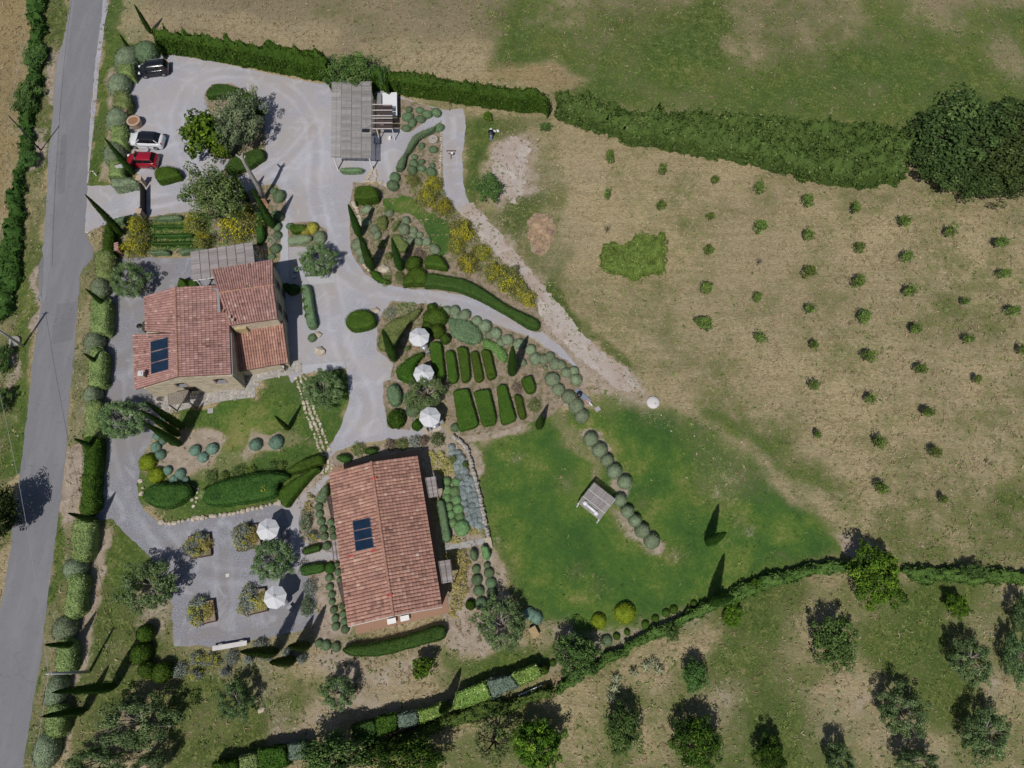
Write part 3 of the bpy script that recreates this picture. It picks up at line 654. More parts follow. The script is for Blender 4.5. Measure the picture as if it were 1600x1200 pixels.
# wheel tracks worn pale and dust settled between them
TRK = [[(222, 314), (262, 313), (296, 300), (296, 250), (270, 190), (295, 128), (360, 108), (430, 125), (478, 165), (496, 225), (488, 290), (500, 345), (520, 400), (545, 440), (605, 458), (690, 471), (760, 490), (838, 524)],
       [(222, 318), (275, 312), (335, 292), (400, 281), (452, 250), (495, 195)], [(500, 345), (508, 420), (525, 470), (530, 540), (562, 600), (580, 650), (540, 690)], [(250, 108), (300, 120)], [(262, 222), (292, 210)], [(700, 180), (704, 240), (706, 300), (728, 325)], [(600, 200), (590, 240), (600, 280)]]
def tracks(nm, poly, z, mat, lines, seed):
    x0, y0 = poly.min(0); x1, y1 = poly.max(0); g = .24; ax = np.arange(x0, x1, g); ay = np.arange(y0, y1, g); A, B = np.meshgrid(ax, ay); D = sdf(A, B, poly); tone = np.zeros(A.shape)
    for ln in lines:
        w = smooth_open(PP(ln)); d2 = np.full(A.shape, 1e9)
        for (px_, py_), (qx, qy) in zip(w[:-1], w[1:]):
            ex, ey = qx - px_, qy - py_; t = np.clip(((A - px_) * ex + (B - py_) * ey) / (ex * ex + ey * ey + 1e-9), 0, 1); d2 = np.minimum(d2, (A - px_ - t * ex) ** 2 + (B - py_ - t * ey) ** 2)
        d = np.sqrt(d2) + (fbm(A / 1.5, B / 1.5, seed) - .5) * .5; tone += np.exp(-((d - .78) / .26) ** 2) * .9 - .35 * np.exp(-(d / .3) ** 2) + .25 * np.exp(-((d - 1.6) / .5) ** 2)
    m = fbm(A / 3, B / 3, seed + 3); tone = tone * np.clip(m * 2.2 - .4, .15, 1) + (fbm(A / 6, B / 6, seed + 7) - .5) * 1.3 + (fbm(A / .8, B / .8, seed + 9) - .5) * .35
    tone -= np.exp(-((D + .6) / .6) ** 2) * .45 * (fbm(A / 1.2, B / 1.2, seed + 5) > .45)
    tone *= smoothstep(-D, .35, .8); n = len(ax); ok = D < -.35; f = [[j * n + i, j * n + i + 1, (j + 1) * n + i + 1, (j + 1) * n + i] for j in range(len(ay) - 1) for i in range(n - 1) if ok[j, i] and ok[j, i + 1] and ok[j + 1, i] and ok[j + 1, i + 1]]
    f = np.array(f); used = np.unique(f); rm = np.zeros(A.size, int); rm[used] = np.arange(len(used)); mb = MB(); mb.add(np.column_stack([A.ravel(), B.ravel(), np.full(A.size, z)])[used], rm[f]); me = mb.mesh(nm, mat)
    at = me.attributes.new('tone', 'FLOAT', 'POINT'); at.data.foreach_set('value', np.clip(tone, -1, 1).ravel()[used].astype(np.float32)); tag(link(nm, me), None, None, None, 'structure')
def smooth_open(p, it=2):
    for _ in range(it):
        a, b = p[:-1], p[1:]; m = np.stack([a * .75 + b * .25, a * .25 + b * .75], 1).reshape(-1, 2); p = np.vstack([p[:1], m, p[-1:]])
    return p
tracks('gravel_drive_surface', PP(DRIVE), .0105, 'gravel', TRK, 5)
tracks('gravel_court_surface', PP(COURT), .0115, 'court_gravel', [[(180, 600), (190, 720), (230, 810), (300, 900), (430, 900)], [(350, 830), (350, 990)]], 15)
def soilbed(name, pts, z=.013, mat='soil', jit=.14, seed=2): return sheet(name, PP(pts), z, mat, jit, .25, .5, seed=seed)
soilbed('planting_bed', [(319, 148), (330, 132), (360, 130), (398, 148), (414, 172), (415, 238), (402, 262), (372, 277), (344, 272), (360, 250), (330, 244), (316, 222), (330, 190)])
soilbed('planting_bed', [(690, 188), (692, 300), (716, 332), (760, 395), (832, 455), (850, 515), (838, 521), (800, 495), (740, 465), (690, 455), (640, 451), (600, 444), (572, 429), (549, 398), (546, 320), (552, 284), (600, 290), (612, 300), (622, 262), (645, 220), (672, 205)], seed=5)
soilbed('planting_bed', [(318, 327), (330, 305), (385, 303), (414, 294), (430, 292), (446, 305), (446, 345), (436, 348), (436, 390), (300, 395), (175, 402), (165, 360), (200, 348)], seed=7)
soilbed('planting_bed', [(448, 349), (490, 346), (512, 360), (508, 380), (490, 386), (448, 386)], seed=9)
soilbed('planting_bed', [(597, 488), (615, 470), (690, 478), (760, 502), (830, 530), (905, 577), (912, 600), (860, 650), (790, 672), (722, 682), (700, 664), (690, 600), (652, 604), (640, 600), (610, 590), (614, 568), (588, 546), (590, 510)], seed=12)
soilbed('planting_bed', [(600, 597), (614, 592), (650, 604), (648, 655), (640, 672), (606, 668), (598, 620)], seed=13)
soilbed('dirt_margin', [(583, 146), (640, 158), (690, 172), (676, 182), (640, 208), (630, 205), (622, 200), (583, 205)], .015, 'soil', .12, 15)
# lawn inside the planting beds
def lawnpatch(nm, pts, z, seed):
    o = sheet(nm, PP(pts), z, 'ground', .3, .25, .5, seed=seed); me = o.data
    for an, c in (('mask', (.97, .8, .05, 1)), ('mask2', (0, 0, 0, 1))):
        at = me.attributes.new(an, 'FLOAT_COLOR', 'POINT'); at.data.foreach_set('color', np.tile(np.array(c, np.float32), len(me.vertices)))
lawnpatch('lawn_patch', [(598, 310), (640, 306), (668, 330), (700, 345), (706, 390), (690, 402), (672, 380), (660, 350), (640, 335), (600, 330)], .017, 3)
lawnpatch('lawn_patch', [(205, 350), (300, 345), (330, 350), (330, 388), (215, 390)], .017, 5)
# concrete slabs
for pts in ([(440, 346), (450, 346), (452, 470), (438, 470), (438, 415)], [(479, 433), (523, 429), (525, 441), (484, 445)], [(473, 571), (538, 564), (540, 575), (474, 584)]):
    mb = MB(); mb.prism(PP(pts), 0, .05); solo('concrete_slab', mb, 'slab_concrete', 'x', 'slab')
slab_labels = ['long pale concrete walkway strip beside the row of round grey-green shrubs', 'short concrete slab below the olive tree in the gravel lane', 'concrete slab between the gravel lane and the farmhouse lawn']
for o, lb in zip([o for o in COL.objects if o.name.startswith('concrete_slab')], slab_labels): o['label'] = lb
# ------------------------------------------------------------------ plant builders
def fib(n, rng=RN, zmin=-0.15):
    i = np.arange(n) + rng.uniform(0, 1); z = 1 - (1 - zmin) * i / n
    t = i * 2.39996; r = np.sqrt(np.maximum(0, 1 - z * z)); return np.column_stack([r * np.cos(t), r * np.sin(t), z])
def dome_mesh(name, mat, n=620, leaf=.15, flat=1.0, lump=.10, seed=0, flowers=None, jit=.35):
    """a clipped dome of radius 1 and height 1 standing on z=0: leafy skin over a closed core"""
    rng = np.random.default_rng(seed + 100); mb = MB()
    def shape(d):
        r = 1 + lump * (fbm(d[:, 0] * 2.3 + seed * 7, d[:, 1] * 2.3 + d[:, 2] * 1.7 + 5, seed) - .5) * 2
        p = d * r[:, None]; q = p.copy(); q[:, 2] = np.maximum(0, .42 + .58 * p[:, 2]) if flat < 1 else np.maximum(0, .36 + .64 * p[:, 2]); return q
    u = fib(n, rng, -.55); C = shape(u)
    v = .5 + .35 * (fbm(u[:, 0] * 3 + 9, u[:, 1] * 3, seed + 3) - .5) * 2 + rng.normal(0, .2, n)
    mb.leaves(C * rng.uniform(.97, 1.04, (n, 1)), u, leaf, .6, jit, v, rng=rng)
    seg, ring = 14, 7; V = []
    for i in range(ring + 1):
        ph = math.pi * .62 * i / ring
        for k in range(seg):
            t = 2 * math.pi * k / seg; V.append([math.sin(ph) * math.cos(t), math.sin(ph) * math.sin(t), math.cos(ph)])
    V = shape(np.array(V)) * np.array([.955, .955, .965])
    F = [[i * seg + k, (i + 1) * seg + k, (i + 1) * seg + (k + 1) % seg, i * seg + (k + 1) % seg] for i in range(ring) for k in range(seg)]
    mb.add(V, F, rng.uniform(.3, .6, len(F)), smooth=True)
    return mb.mesh(name, mat)
DOMES = {}
def dome_variant(mat, kind='plain'):
    key = (mat, kind)
    if key not in DOMES:
        kw = dict(plain={}, fine=dict(n=900, leaf=.11, lump=.05), loose=dict(n=700, leaf=.2, lump=.16, jit=.7), box=dict(n=520, leaf=.16, lump=.035, flat=.9))[kind]
        DOMES[key] = [dome_mesh('%s_%s' % (mat, kind), mat, seed=s, **kw) for s in range(3)]
    return rnd.choice(DOMES[key])
def dome(px, py, r, mat, label, group=None, ry=None, h=None, kind='plain', cat='shrub', name='clipped_dome', rz=None):
    """px, py, r: centre and radius in the drone picture; h: height in metres"""
    ry = ry or r
    k = mpp(px, py, .5); rad = r * k; rady = ry * mppy(px, py, .5)
    if h is None: h = max(.4, 1.05 * (rad + rady) / 2)
    x, y = P(px, py, h * .45)
    o = link(name, dome_variant(mat, kind)); o.location = (x, y, -.02); o.scale = (rad, rady, h)
    o.rotation_euler = (0, 0, rnd.uniform(0, 6.28) if rz is None and abs(rad - rady) < .25 * rad else (rz or 0))
    return tag(o, label, cat, group)
def dome_row(pts, mat, fmt, group, **kw):
    """fmt contains {o}: the ordinal along the row"""
    for i, p in enumerate(pts): dome(p[0], p[1], p[2], mat, fmt.format(o=ORD[i]), group, **kw)

def outline(pts, h):
    """plan of a clipped block from its outline in the drone picture: sunlit faces turned to the camera show down to their foot, the other edges are seen at the top"""
    q = resample(np.asarray(pts, float), 6.0); a = area(q * [1, -1]); t = np.roll(q, -1, 0) - np.roll(q, 1, 0); L = np.hypot(t[:, 0], t[:, 1]) + 1e-9
    n = np.column_stack([-t[:, 1], t[:, 0]]) / L[:, None]; n = n if a > 0 else -n
    w = np.array([795, 1015]) - q; w /= np.hypot(w[:, 0], w[:, 1])[:, None]
    k = np.clip((n * w).sum(1) * 2.2 - .35, 0, 1) * np.clip((n * np.array([-.36, .93])).sum(1) * 3 + .3, 0, 1)
    return np.array([P(x, y, h * (1 - .92 * u)) for (x, y), u in zip(q, k)])
def hedge(pts, h, mat, label, group=None, dens=110, leaf=.11, lump=.05, rnd_r=.35, cat='hedge', name='hedge', it=2, seed=0, spikes=0.0, jit=.45, slope=None, val=0.0, world=False, ragged=0.0):
    """a hedge from its top outline: core block, leafy top and sides"""
    rng = np.random.default_rng(seed + int(abs(pts[0][0]) * 7 + abs(pts[0][1]))); sd = seed + int(pts[0][0])
    poly = np.asarray(pts, float) if world else outline(pts, h)
    if it: poly = smooth_poly(resample(poly, 1.0 if it > 1 else .55), it)
    if ragged: poly = jitter_edge(poly, ragged, .9, .25, int(abs(pts[0][0])) % 97)
    if area(poly) < 0: poly = poly[::-1]
    x0, y0 = poly.min(0); x1, y1 = poly.max(0); A = abs(area(poly)); mb = MB()
    def top(x, y):
        d = -sdf(x, y, poly); t = np.clip(d / rnd_r, 0, 1)
        return h * (1 - .45 * (1 - np.sqrt(1 - (1 - t) ** 2))) * (1 + lump * 2 * (fbm(x * 1.1, y * 1.1, sd) - .5)) + spikes * np.maximum(0, fbm(x * 2.3, y * 2.3, sd + 9) - .5) * 2
    n = int(A * dens * (x1 - x0) * (y1 - y0) / A) + 20
    Xs = rng.uniform(x0, x1, n); Ys = rng.uniform(y0, y1, n); d = -sdf(Xs, Ys, poly); k = d > -.02; Xs, Ys, d = Xs[k], Ys[k], d[k]
    Z = top(Xs, Ys); e = .08
    N = np.column_stack([-(top(Xs + e, Ys) - Z) / e, -(top(Xs, Ys + e) - Z) / e, np.ones(len(Xs))])
    N /= np.linalg.norm(N, axis=1, keepdims=True)
    vv = .5 + (.3 + min(.35, spikes * .3)) * (fbm(Xs * 1.2, Ys * 1.2, sd + 3) - .5) * 2 + rng.normal(0, .22, len(Xs)) + val
    C = np.column_stack([Xs, Ys, Z]); mb.leaves(C, N, leaf, .6, jit, vv, rng=rng)
    per = resample(poly, .12); nx = np.roll(per, -1, 0) - np.roll(per, 1, 0); L = np.hypot(nx[:, 0], nx[:, 1])[:, None]; out = np.column_stack([nx[:, 1], -nx[:, 0]]) / (L + 1e-9)
    m = int(len(per) * .12 * h * dens * .9); idx = rng.integers(0, len(per), m); zz = rng.uniform(.02, .9, m) * h
    wob = (fbm(per[idx, 0] * 2, per[idx, 1] * 2 + zz, sd + 5) - .5) * lump * 3
    Cs = np.column_stack([per[idx] + out[idx] * (wob[:, None] + rng.uniform(-.03, .03, (m, 1))), zz])
    mb.leaves(Cs, np.column_stack([out[idx], np.full(m, .25)]), leaf, .6, jit, np.clip(.45 + rng.normal(0, .22, m) + val, 0, 1), rng=rng)
    # core: rings stepping in from the outline up to the top
    cp = resample(poly, max(.2, leaf * 2)); q = np.roll(cp, -1, 0) - np.roll(cp, 1, 0); q /= np.hypot(q[:, 0], q[:, 1])[:, None] + 1e-9; inn = np.column_stack([-q[:, 1], q[:, 0]])
    base = cp + inn * .03; r2 = min(.12, rnd_r * .3); up = cp + inn * r2
    if area(up) > 0:
        mb.add(np.vstack([np.column_stack([base, np.zeros(len(cp))]), np.column_stack([base, np.full(len(cp), h * .62)])]),
               [[i, (i + 1) % len(cp), len(cp) + (i + 1) % len(cp), len(cp) + i] for i in range(len(cp))], .45)
    prev, pz = base.copy(), np.full(len(cp), h * .62); ring0 = np.column_stack([prev, pz])
    for ins_ in (.06, .16, .30, .5):
        q2 = cp + inn * ins_; ok = sdf(q2[:, 0], q2[:, 1], poly) < -.7 * ins_; cur = np.where(ok[:, None], q2, prev); cz = np.where(ok, top(cur[:, 0], cur[:, 1]) - .03, np.maximum(pz, h * .62)); ring1 = np.column_stack([cur, cz])
        mb.add(np.vstack([ring0, ring1]), [[i, (i + 1) % len(cp), len(cp) + (i + 1) % len(cp), len(cp) + i] for i in range(len(cp))], .45, smooth=True); prev, pz, ring0 = cur, cz, ring1
    # top of the core as a height field
    g = .22 if A < 60 else .4
    gxx = np.arange(x0 - g, x1 + 2 * g, g); gyy = np.arange(y0 - g, y1 + 2 * g, g); GX, GY = np.meshgrid(gxx, gyy); D = -sdf(GX, GY, poly)
    GZ = np.where(D > -.3 * g, top(GX, GY) - .035, h * .5)
    # pull grid points just outside back to the outline
    ins = D > -g * .9; f = []
    W = len(gxx)
    for a in range(len(gyy) - 1):
        for b in range(W - 1):
            if int(D[a, b] > 0) + int(D[a, b + 1] > 0) + int(D[a + 1, b] > 0) + int(D[a + 1, b + 1] > 0) >= 3: f.append([a * W + b, a * W + b + 1, (a + 1) * W + b + 1, (a + 1) * W + b])
    if f: mb.add(np.column_stack([GX.ravel(), GY.ravel(), GZ.ravel()]), f, .45, smooth=True)
    return solo(name, mb, mat, label, cat, group)

# ---- trees
def trunk_mb(mb, h, r, limbs, seed, mat=0, lean=.15, spread=1.0):
    rng = np.random.default_rng(seed); fork = h * .34
    p = [[0, 0, -.05], [rng.normal(0, .05), rng.normal(0, .05), fork * .5], [rng.normal(0, .1), rng.normal(0, .1), fork]]
    mb.tube(p, [r * 1.25, r, r * .85], 7, mat)
    tips = []
    for i in range(limbs):
        a = 6.283 * i / limbs + rng.uniform(-.4, .4); R = spread * rng.uniform(.45, .8); z = h * rng.uniform(.62, .9)
        e = np.array([R * math.cos(a), R * math.sin(a), z]); b = np.array(p[-1]); m = b * .55 + e * .45 + np.array([rng.normal(0, .1), rng.normal(0, .1), h * .05])
        mb.tube([b, m, e], [r * .6, r * .4, r * .14], 5, mat); tips.append(e)
        for k in range(2):
            e2 = e + np.array([rng.normal(0, .25) * spread, rng.normal(0, .25) * spread, rng.uniform(-.05, .2) * h * .5]); mb.tube([m, (m + e2) / 2 + [0, 0, .05], e2], [r * .25, r * .16, r * .05], 4, mat, cap=False); tips.append(e2)
    return tips
TREES = {}
def tree_meshes(kind, v):
    """crown radius 1 (units: crown radii), total height given per kind; returns trunk mesh, crown mesh"""
    key = (kind, v)
    if key in TREES: return TREES[key]
    K = dict(olive=dict(mat='olive_leaf', bark='olive_bark', h=1.15, n=85, per=105, leaf=.072, hole=.46, shell=.84, limbs=8, cs=.19),
             olive_round=dict(mat='olive_leaf', bark='olive_bark', h=1.25, n=150, per=90, leaf=.062, hole=.34, shell=.88, limbs=9, cs=.15),
             oak=dict(mat='oak_leaf', bark='bark', h=1.5, n=75, per=80, leaf=.085, hole=0, shell=.72, limbs=6, cs=.23),
             silver=dict(mat='silver_oak', bark='bark', h=1.35, n=85, per=80, leaf=.075, hole=0, shell=.7, limbs=7, cs=.2),
             fig=dict(mat='fig_leaf', bark='bark', h=1.35, n=60, per=26, leaf=.19, hole=0, shell=.6, limbs=6, cs=.24),
             pine=dict(mat='pine_leaf', bark='bark', h=1.2, n=90, per=80, leaf=.085, hole=0, shell=.75, limbs=6, cs=.2),
             dense=dict(mat='fig_leaf', bark='bark', h=1.5, n=110, per=70, leaf=.10, hole=0, shell=.82, limbs=5, cs=.2),
             dark=dict(mat='dark_tree', bark='bark', h=1.5, n=100, per=70, leaf=.095, hole=0, shell=.72, limbs=6, cs=.22),
             bushy=dict(mat='pine_leaf', bark='bark', h=1.5, n=60, per=70, leaf=.11, hole=0, shell=.68, limbs=5, cs=.25),
             yellow=dict(mat='laurel_leaf', bark='bark', h=1.6, n=80, per=80, leaf=.095, hole=0, shell=.75, limbs=5, cs=.22),
             thin=dict(mat='oak_leaf', bark='bark', h=1.5, n=32, per=34, leaf=.10, hole=.1, shell=.7, limbs=8, cs=.2),
             sapling=dict(mat='weed_tree', bark='bark', h=2.0, n=26, per=26, leaf=.22, hole=0, shell=.6, limbs=4, cs=.34),
             bare=dict(mat='dry_leaf', bark='bark', h=1.6, n=14, per=14, leaf=.16, hole=0, shell=.6, limbs=7, cs=.25))[kind]
    rng = np.random.default_rng(hash(kind) % 1 + v * 31 + len(kind) * 7); h = K['h']; tb = MB(); tips = trunk_mb(tb, h, .07, K['limbs'], v * 5 + 3, 0)
    cb = MB(); n = K['n']; d = fib(n, rng, -.62)
    d += rng.normal(0, .12, d.shape); rr = np.clip(K['shell'] + rng.normal(0, .08 if 'olive' in kind else .14, n), .2, .97)
    lob = 1 + ({'olive': .2, 'olive_round': .08}.get(kind, .42)) * (fbm(d[:, 0] * 1.6 + v * 9, d[:, 1] * 1.6 + d[:, 2], v + 3) - .5) * 2
    C = d * (rr * lob)[:, None]; zc = h * .62; C[:, 2] = zc + C[:, 2] * h * .40
    if K['hole']:
        rxy = np.hypot(C[:, 0], C[:, 1]); f = np.where(rxy < K['hole'], (K['hole'] + .25 * rng.uniform(0, 1, n)) / (rxy + .05), 1); C[:, 0] *= f; C[:, 1] *= f
        k = (rxy < .3) & (rng.uniform(0, 1, n) < .85); C = C[~k]; n = len(C)
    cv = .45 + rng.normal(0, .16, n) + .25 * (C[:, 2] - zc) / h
    per = K['per']; u = rng.normal(0, 1, (n, per, 3)); u /= np.linalg.norm(u, axis=2, keepdims=True)
    cs = K['cs'] * rng.uniform(.65, 1.3, n); L = C[:, None] + u * (cs[:, None, None] * rng.uniform(.35, 1, (n, per, 1)) ** .6) * np.array([1, 1, .75])
    nn = u + np.array([0, 0, .6])
    vv = cv[:, None] + rng.normal(0, .17, (n, per))
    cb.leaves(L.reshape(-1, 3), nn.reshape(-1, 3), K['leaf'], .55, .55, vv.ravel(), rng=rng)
    TREES[key] = (tb.mesh(kind + '_trunk', K['bark']), cb.mesh(kind + '_crown', K['mat']), h); return TREES[key]
foliage('weed_tree', (.026, .044, .010), (.085, .125, .026), (.14, .185, .05))
def tree(kind, px, py, rx, ry, label, h=None, name='tree', cat='tree', group=None, rz=None, crownmat=None):
    """px, py: crown centre in the drone picture, rx, ry crown radii there"""
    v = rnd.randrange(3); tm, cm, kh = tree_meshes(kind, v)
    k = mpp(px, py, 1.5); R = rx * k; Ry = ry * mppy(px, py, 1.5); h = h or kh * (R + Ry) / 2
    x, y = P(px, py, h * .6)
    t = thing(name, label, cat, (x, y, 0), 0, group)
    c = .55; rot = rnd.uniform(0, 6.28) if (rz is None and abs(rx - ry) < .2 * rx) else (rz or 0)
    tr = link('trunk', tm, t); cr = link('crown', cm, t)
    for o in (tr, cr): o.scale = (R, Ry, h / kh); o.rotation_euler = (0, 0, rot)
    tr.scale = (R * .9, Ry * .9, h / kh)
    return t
CYP = {}
def cypress_meshes(v):
    if v in CYP: return CYP[v]
    rng = np.random.default_rng(v + 50); cb = MB(); n = 1500
    z = rng.uniform(.04, 1, n) ** .9; prof = lambda z: np.clip(np.minimum(.55 + z * 2.2, 1.0) * (1 - z) ** .62 * 1.12, .02, 1)
    a = rng.uniform(0, 6.283, n); bl = 1 + .22 * (fbm(a * 1.3 + v * 5, z * 9, v + 2) - .5) * 2
    r = prof(z) * bl * rng.uniform(.85, 1.04, n); d = np.column_stack([np.cos(a), np.sin(a), np.full(n, .25)])
    cb.leaves(np.column_stack([r * np.cos(a), r * np.sin(a), z]), d, 1.0 * .16, .5, .5, .45 + rng.normal(0, .22, n), along=np.tile([0, 0, 1.], (n, 1)), rng=rng)
    # leaves built in a unit whose z is later stretched: keep them small in z
    V = cb.V[0]; cc = np.repeat(np.column_stack([r * np.cos(a), r * np.sin(a), z]), 4, 0); V[:, 2] = cc[:, 2] + (V[:, 2] - cc[:, 2]) * .28
    zz = np.linspace(0.03, .985, 12); cb.lathe([(prof(np.array(q)) * .86, q) for q in zz] + [(.001, .99)], 10, val=.4)
    tb = MB(); tb.tube([[0, 0, -.01], [0, 0, .3]], [.16, .1], 6)
    CYP[v] = (tb.mesh('cypress_trunk', 'bark'), cb.mesh('cypress_crown', 'cypress_leaf')); return CYP[v]
def cypress(base, h, r, label, group='cypress trees'):
    x, y = P(*base); t = thing('cypress_tree', label, 'cypress', (x, y, 0), rnd.uniform(0, 6.28), group); tm, cm = cypress_meshes(rnd.randrange(3))
    a = link('trunk', tm, t); b = link('crown', cm, t); a.scale = (r, r, h); b.scale = (r, r, h); return t
BROOM = {}
def broom_meshes(v, thr=.66):
    if (v, thr) in BROOM: return BROOM[v, thr]
    rng = np.random.default_rng(v + 70)
    def shell(n, r0, r1):
        d = fib(n, rng, -.1) + rng.normal(0, .1, (n, 3)); d /= np.linalg.norm(d, axis=1, keepdims=True)
        lob = 1 + .55 * (fbm(d[:, 0] * 2.1 + v * 7, d[:, 1] * 2.1 + d[:, 2], v + 1) - .5) * 2
        return d, d * (rng.uniform(r0, r1, n) * lob)[:, None] * np.array([1, 1, .95])
    fb = MB(); d, C = shell(3400, .35, 1.0); C[:, 2] = np.abs(C[:, 2]) + .05
    fb.leaves(C, d + np.array([0, 0, .2]), .16, .22, .8, .45 + rng.normal(0, .25, len(C)), along=d, rng=rng)
    wb = MB(); d, C = shell(3600, .78, 1.06); C[:, 2] = np.abs(C[:, 2]) + .06
    k = fbm(d[:, 0] * 2.2 + v, d[:, 1] * 2.2, v + 11) + .22 * d[:, 2] - .12 * d[:, 1] + rng.normal(0, .14, len(d)) > thr
    wb.leaves(C[k], d[k] + np.array([0, 0, .4]), .062, .8, .8, rng=rng)
    sb = MB()
    for i in range(9):
        a = rng.uniform(0, 6.28); sb.tube([[0, 0, 0], [.3 * math.cos(a), .3 * math.sin(a), .4], [.65 * math.cos(a), .65 * math.sin(a), .75]], [.03, .02, .008], 4)
    BROOM[v, thr] = (fb.mesh('broom_foliage', 'broom_leaf'), wb.mesh('broom_flowers', 'broom_flower'), sb.mesh('broom_stems', 'bark')); return BROOM[v, thr]
def broom(px, py, r, label, h=None, ry=None, bloom=1.0, group='yellow broom bushes'):
    k = mpp(px, py, .7); R = r * k; Ry = (ry or r) * mppy(px, py, .7); h = h or (R + Ry) * .5 * 1.05; x, y = P(px, py, h * .5)
    t = thing('broom_bush', label, 'bush', (x, y, 0), 0, group); f, w, s = broom_meshes(rnd.randrange(3), .66 if bloom >= 1 else .76); rz = rnd.uniform(0, 6.28)
    for nm, me in (('stems', s), ('foliage', f), ('flowers', w)):
        if nm == 'flowers' and bloom < .3: continue
        o = link(nm, me, t); o.scale = (R, Ry, h); o.rotation_euler = (0, 0, rz)
        if nm == 'flowers': o['kind'] = 'stuff'
    return t
def fluffy(px, py, r, mat, label, h=None, ry=None, n=700, leaf=.16, asp=.3, group=None, cat='shrub', name='loose_shrub', flowers=None, up=.3):
    """a loose unclipped shrub of fine sprigs, with a second material of flowers if given"""
    k = mpp(px, py, .4); R = r * k; Ry = (ry or r) * mppy(px, py, .4); h = h or (R + Ry) * .5; x, y = P(px, py, h * .4)
    rng = np.random.default_rng(int(px * 13 + py)); d = fib(n, rng, -.05) + rng.normal(0, .15, (n, 3)); d /= np.linalg.norm(d, axis=1, keepdims=True)
    lob = 1 + .45 * (fbm(d[:, 0] * 2.4 + px, d[:, 1] * 2.4 + d[:, 2] + py, 3) - .5) * 2
    C = d * (rng.uniform(.5, 1, n) * lob)[:, None] * np.array([R, Ry, h]); C[:, 2] = np.abs(C[:, 2]) + .03
    f = MB(); f.leaves(C, d + np.array([0, 0, up]), leaf, asp, .7, .5 + .25 * (lob - 1) * 2 + rng.normal(0, .22, n), along=d, rng=rng)
    core = MB()
    if flowers is None:
        o = solo(name, f, mat, label, cat, group); o.location = (x, y, 0); return o
    t = thing(name, label, cat, (x, y, 0), 0, group); part('foliage', f, mat, t)
    m = fbm(d[:, 0] * 2 + py, d[:, 1] * 2, 8) > .56; w = MB(); w.leaves(C[m] * 1.06, d[m] + np.array([0, 0, .5]), leaf * .5, .8, .6, rng=rng)
    part('flowers', w, flowers, t, 'stuff'); return t
def grassmass(pts, h, mat, label, name='ornamental_grass', cat='grass', dens=60, leaf=.3, asp=.16, group=None, seed=0, kind=None):
    poly = PP(pts, h * .5); x0, y0 = poly.min(0); x1, y1 = poly.max(0); rng = np.random.default_rng(seed + int(pts[0][0]))
    n = int((x1 - x0) * (y1 - y0) * dens); Xs = rng.uniform(x0, x1, n); Ys = rng.uniform(y0, y1, n)
    dd = -sdf(Xs + (fbm(Xs * 1.5, Ys * 1.5, 4) - .5), Ys + (fbm(Xs * 1.5, Ys * 1.5, 8) - .5), poly); k = dd > 0; Xs, Ys, dd = Xs[k], Ys[k], dd[k]
    tuft = fbm(Xs * 1.8, Ys * 1.8, seed + 2); Z = h * np.clip(dd / .4, .15, 1) * (.35 + .9 * tuft) * rng.uniform(.6, 1, len(Xs))
    mb = MB(); al = np.column_stack([rng.normal(0, 1, len(Xs)), rng.normal(0, 1, len(Xs)), np.full(len(Xs), .5)])
    mb.leaves(np.column_stack([Xs, Ys, Z]), np.tile([0, 0, 1.], (len(Xs), 1)), leaf, asp, .45, .2 + .7 * tuft + rng.normal(0, .2, len(Xs)), along=al, rng=rng)
    return solo(name, mb, mat, label, cat, group, kind)
# ------------------------------------------------------------------ buildings
def bil(q, u, w):
    e0, e1, r1, r0 = q; return (e0 * (1 - u) + e1 * u) * (1 - w) + (r0 * (1 - u) + r1 * u) * w
def tiles(mb, quad, pitch=.25, row=.36, width=.99, seed=0, clip=None, rise=.075, zoff=.05, skew=0.0):
    """curved clay tiles on a roof slope: quad = eave left, eave right, ridge right, ridge left (3D)"""
    q = [np.asarray(a, float) for a in quad]; rng = np.random.default_rng(seed)
    nu = max(2, int(np.linalg.norm(q[1] - q[0]) / pitch)); nw = max(2, int(np.linalg.norm((q[3] + q[2] - q[0] - q[1]) / 2) / row))
    cv = rng.normal(0, .05, nu); ang = np.linspace(math.pi, 0, 5)
    for i in range(nu):
        for j in range(nw):
            u0 = (i + .5) / nu; w0 = j / nw; w1 = (j + 1.18) / nw; c = bil(q, u0, (w0 + w1) / 2)
            if clip and clip(c): continue
            a = bil(q, u0, w0); b = bil(q, u0, min(w1, 1.0)); s = (bil(q, 1, w0) - bil(q, 0, w0)) / nu; s2 = (bil(q, 1, min(w1, 1)) - bil(q, 0, min(w1, 1))) / nu
            n = np.cross(s, b - a); n /= np.linalg.norm(n)
            if n[2] < 0: n = -n
            V = []; tilt = rng.normal(0, .012, 2)
            for base, sv, lift, wd, tl in ((a, s, .055, width, tilt[0]), (b, s2, .015, width * .8, tilt[1])):
                for t in ang: V.append(base + sv * (math.cos(t) * .5 * wd + tl) + n * (lift + rise * math.sin(t) - .0 + zoff - .04))
            F = [[k, k + 1, k + 6, k + 5] for k in range(4)] + [[0, 5, 6, 1]]
            F = [[k, k + 1, k + 6, k + 5] for k in range(4)]
            v = np.clip(.48 + cv[i] + rng.normal(0, .11) + (rng.uniform(-.28, .28) if rng.uniform() < .10 else 0), 0, 1)
            mb.add(V, F, v); mb.add(np.array(V)[[0, 1, 2, 3, 4]], [[0, 1, 2, 3, 4]], v * .8)
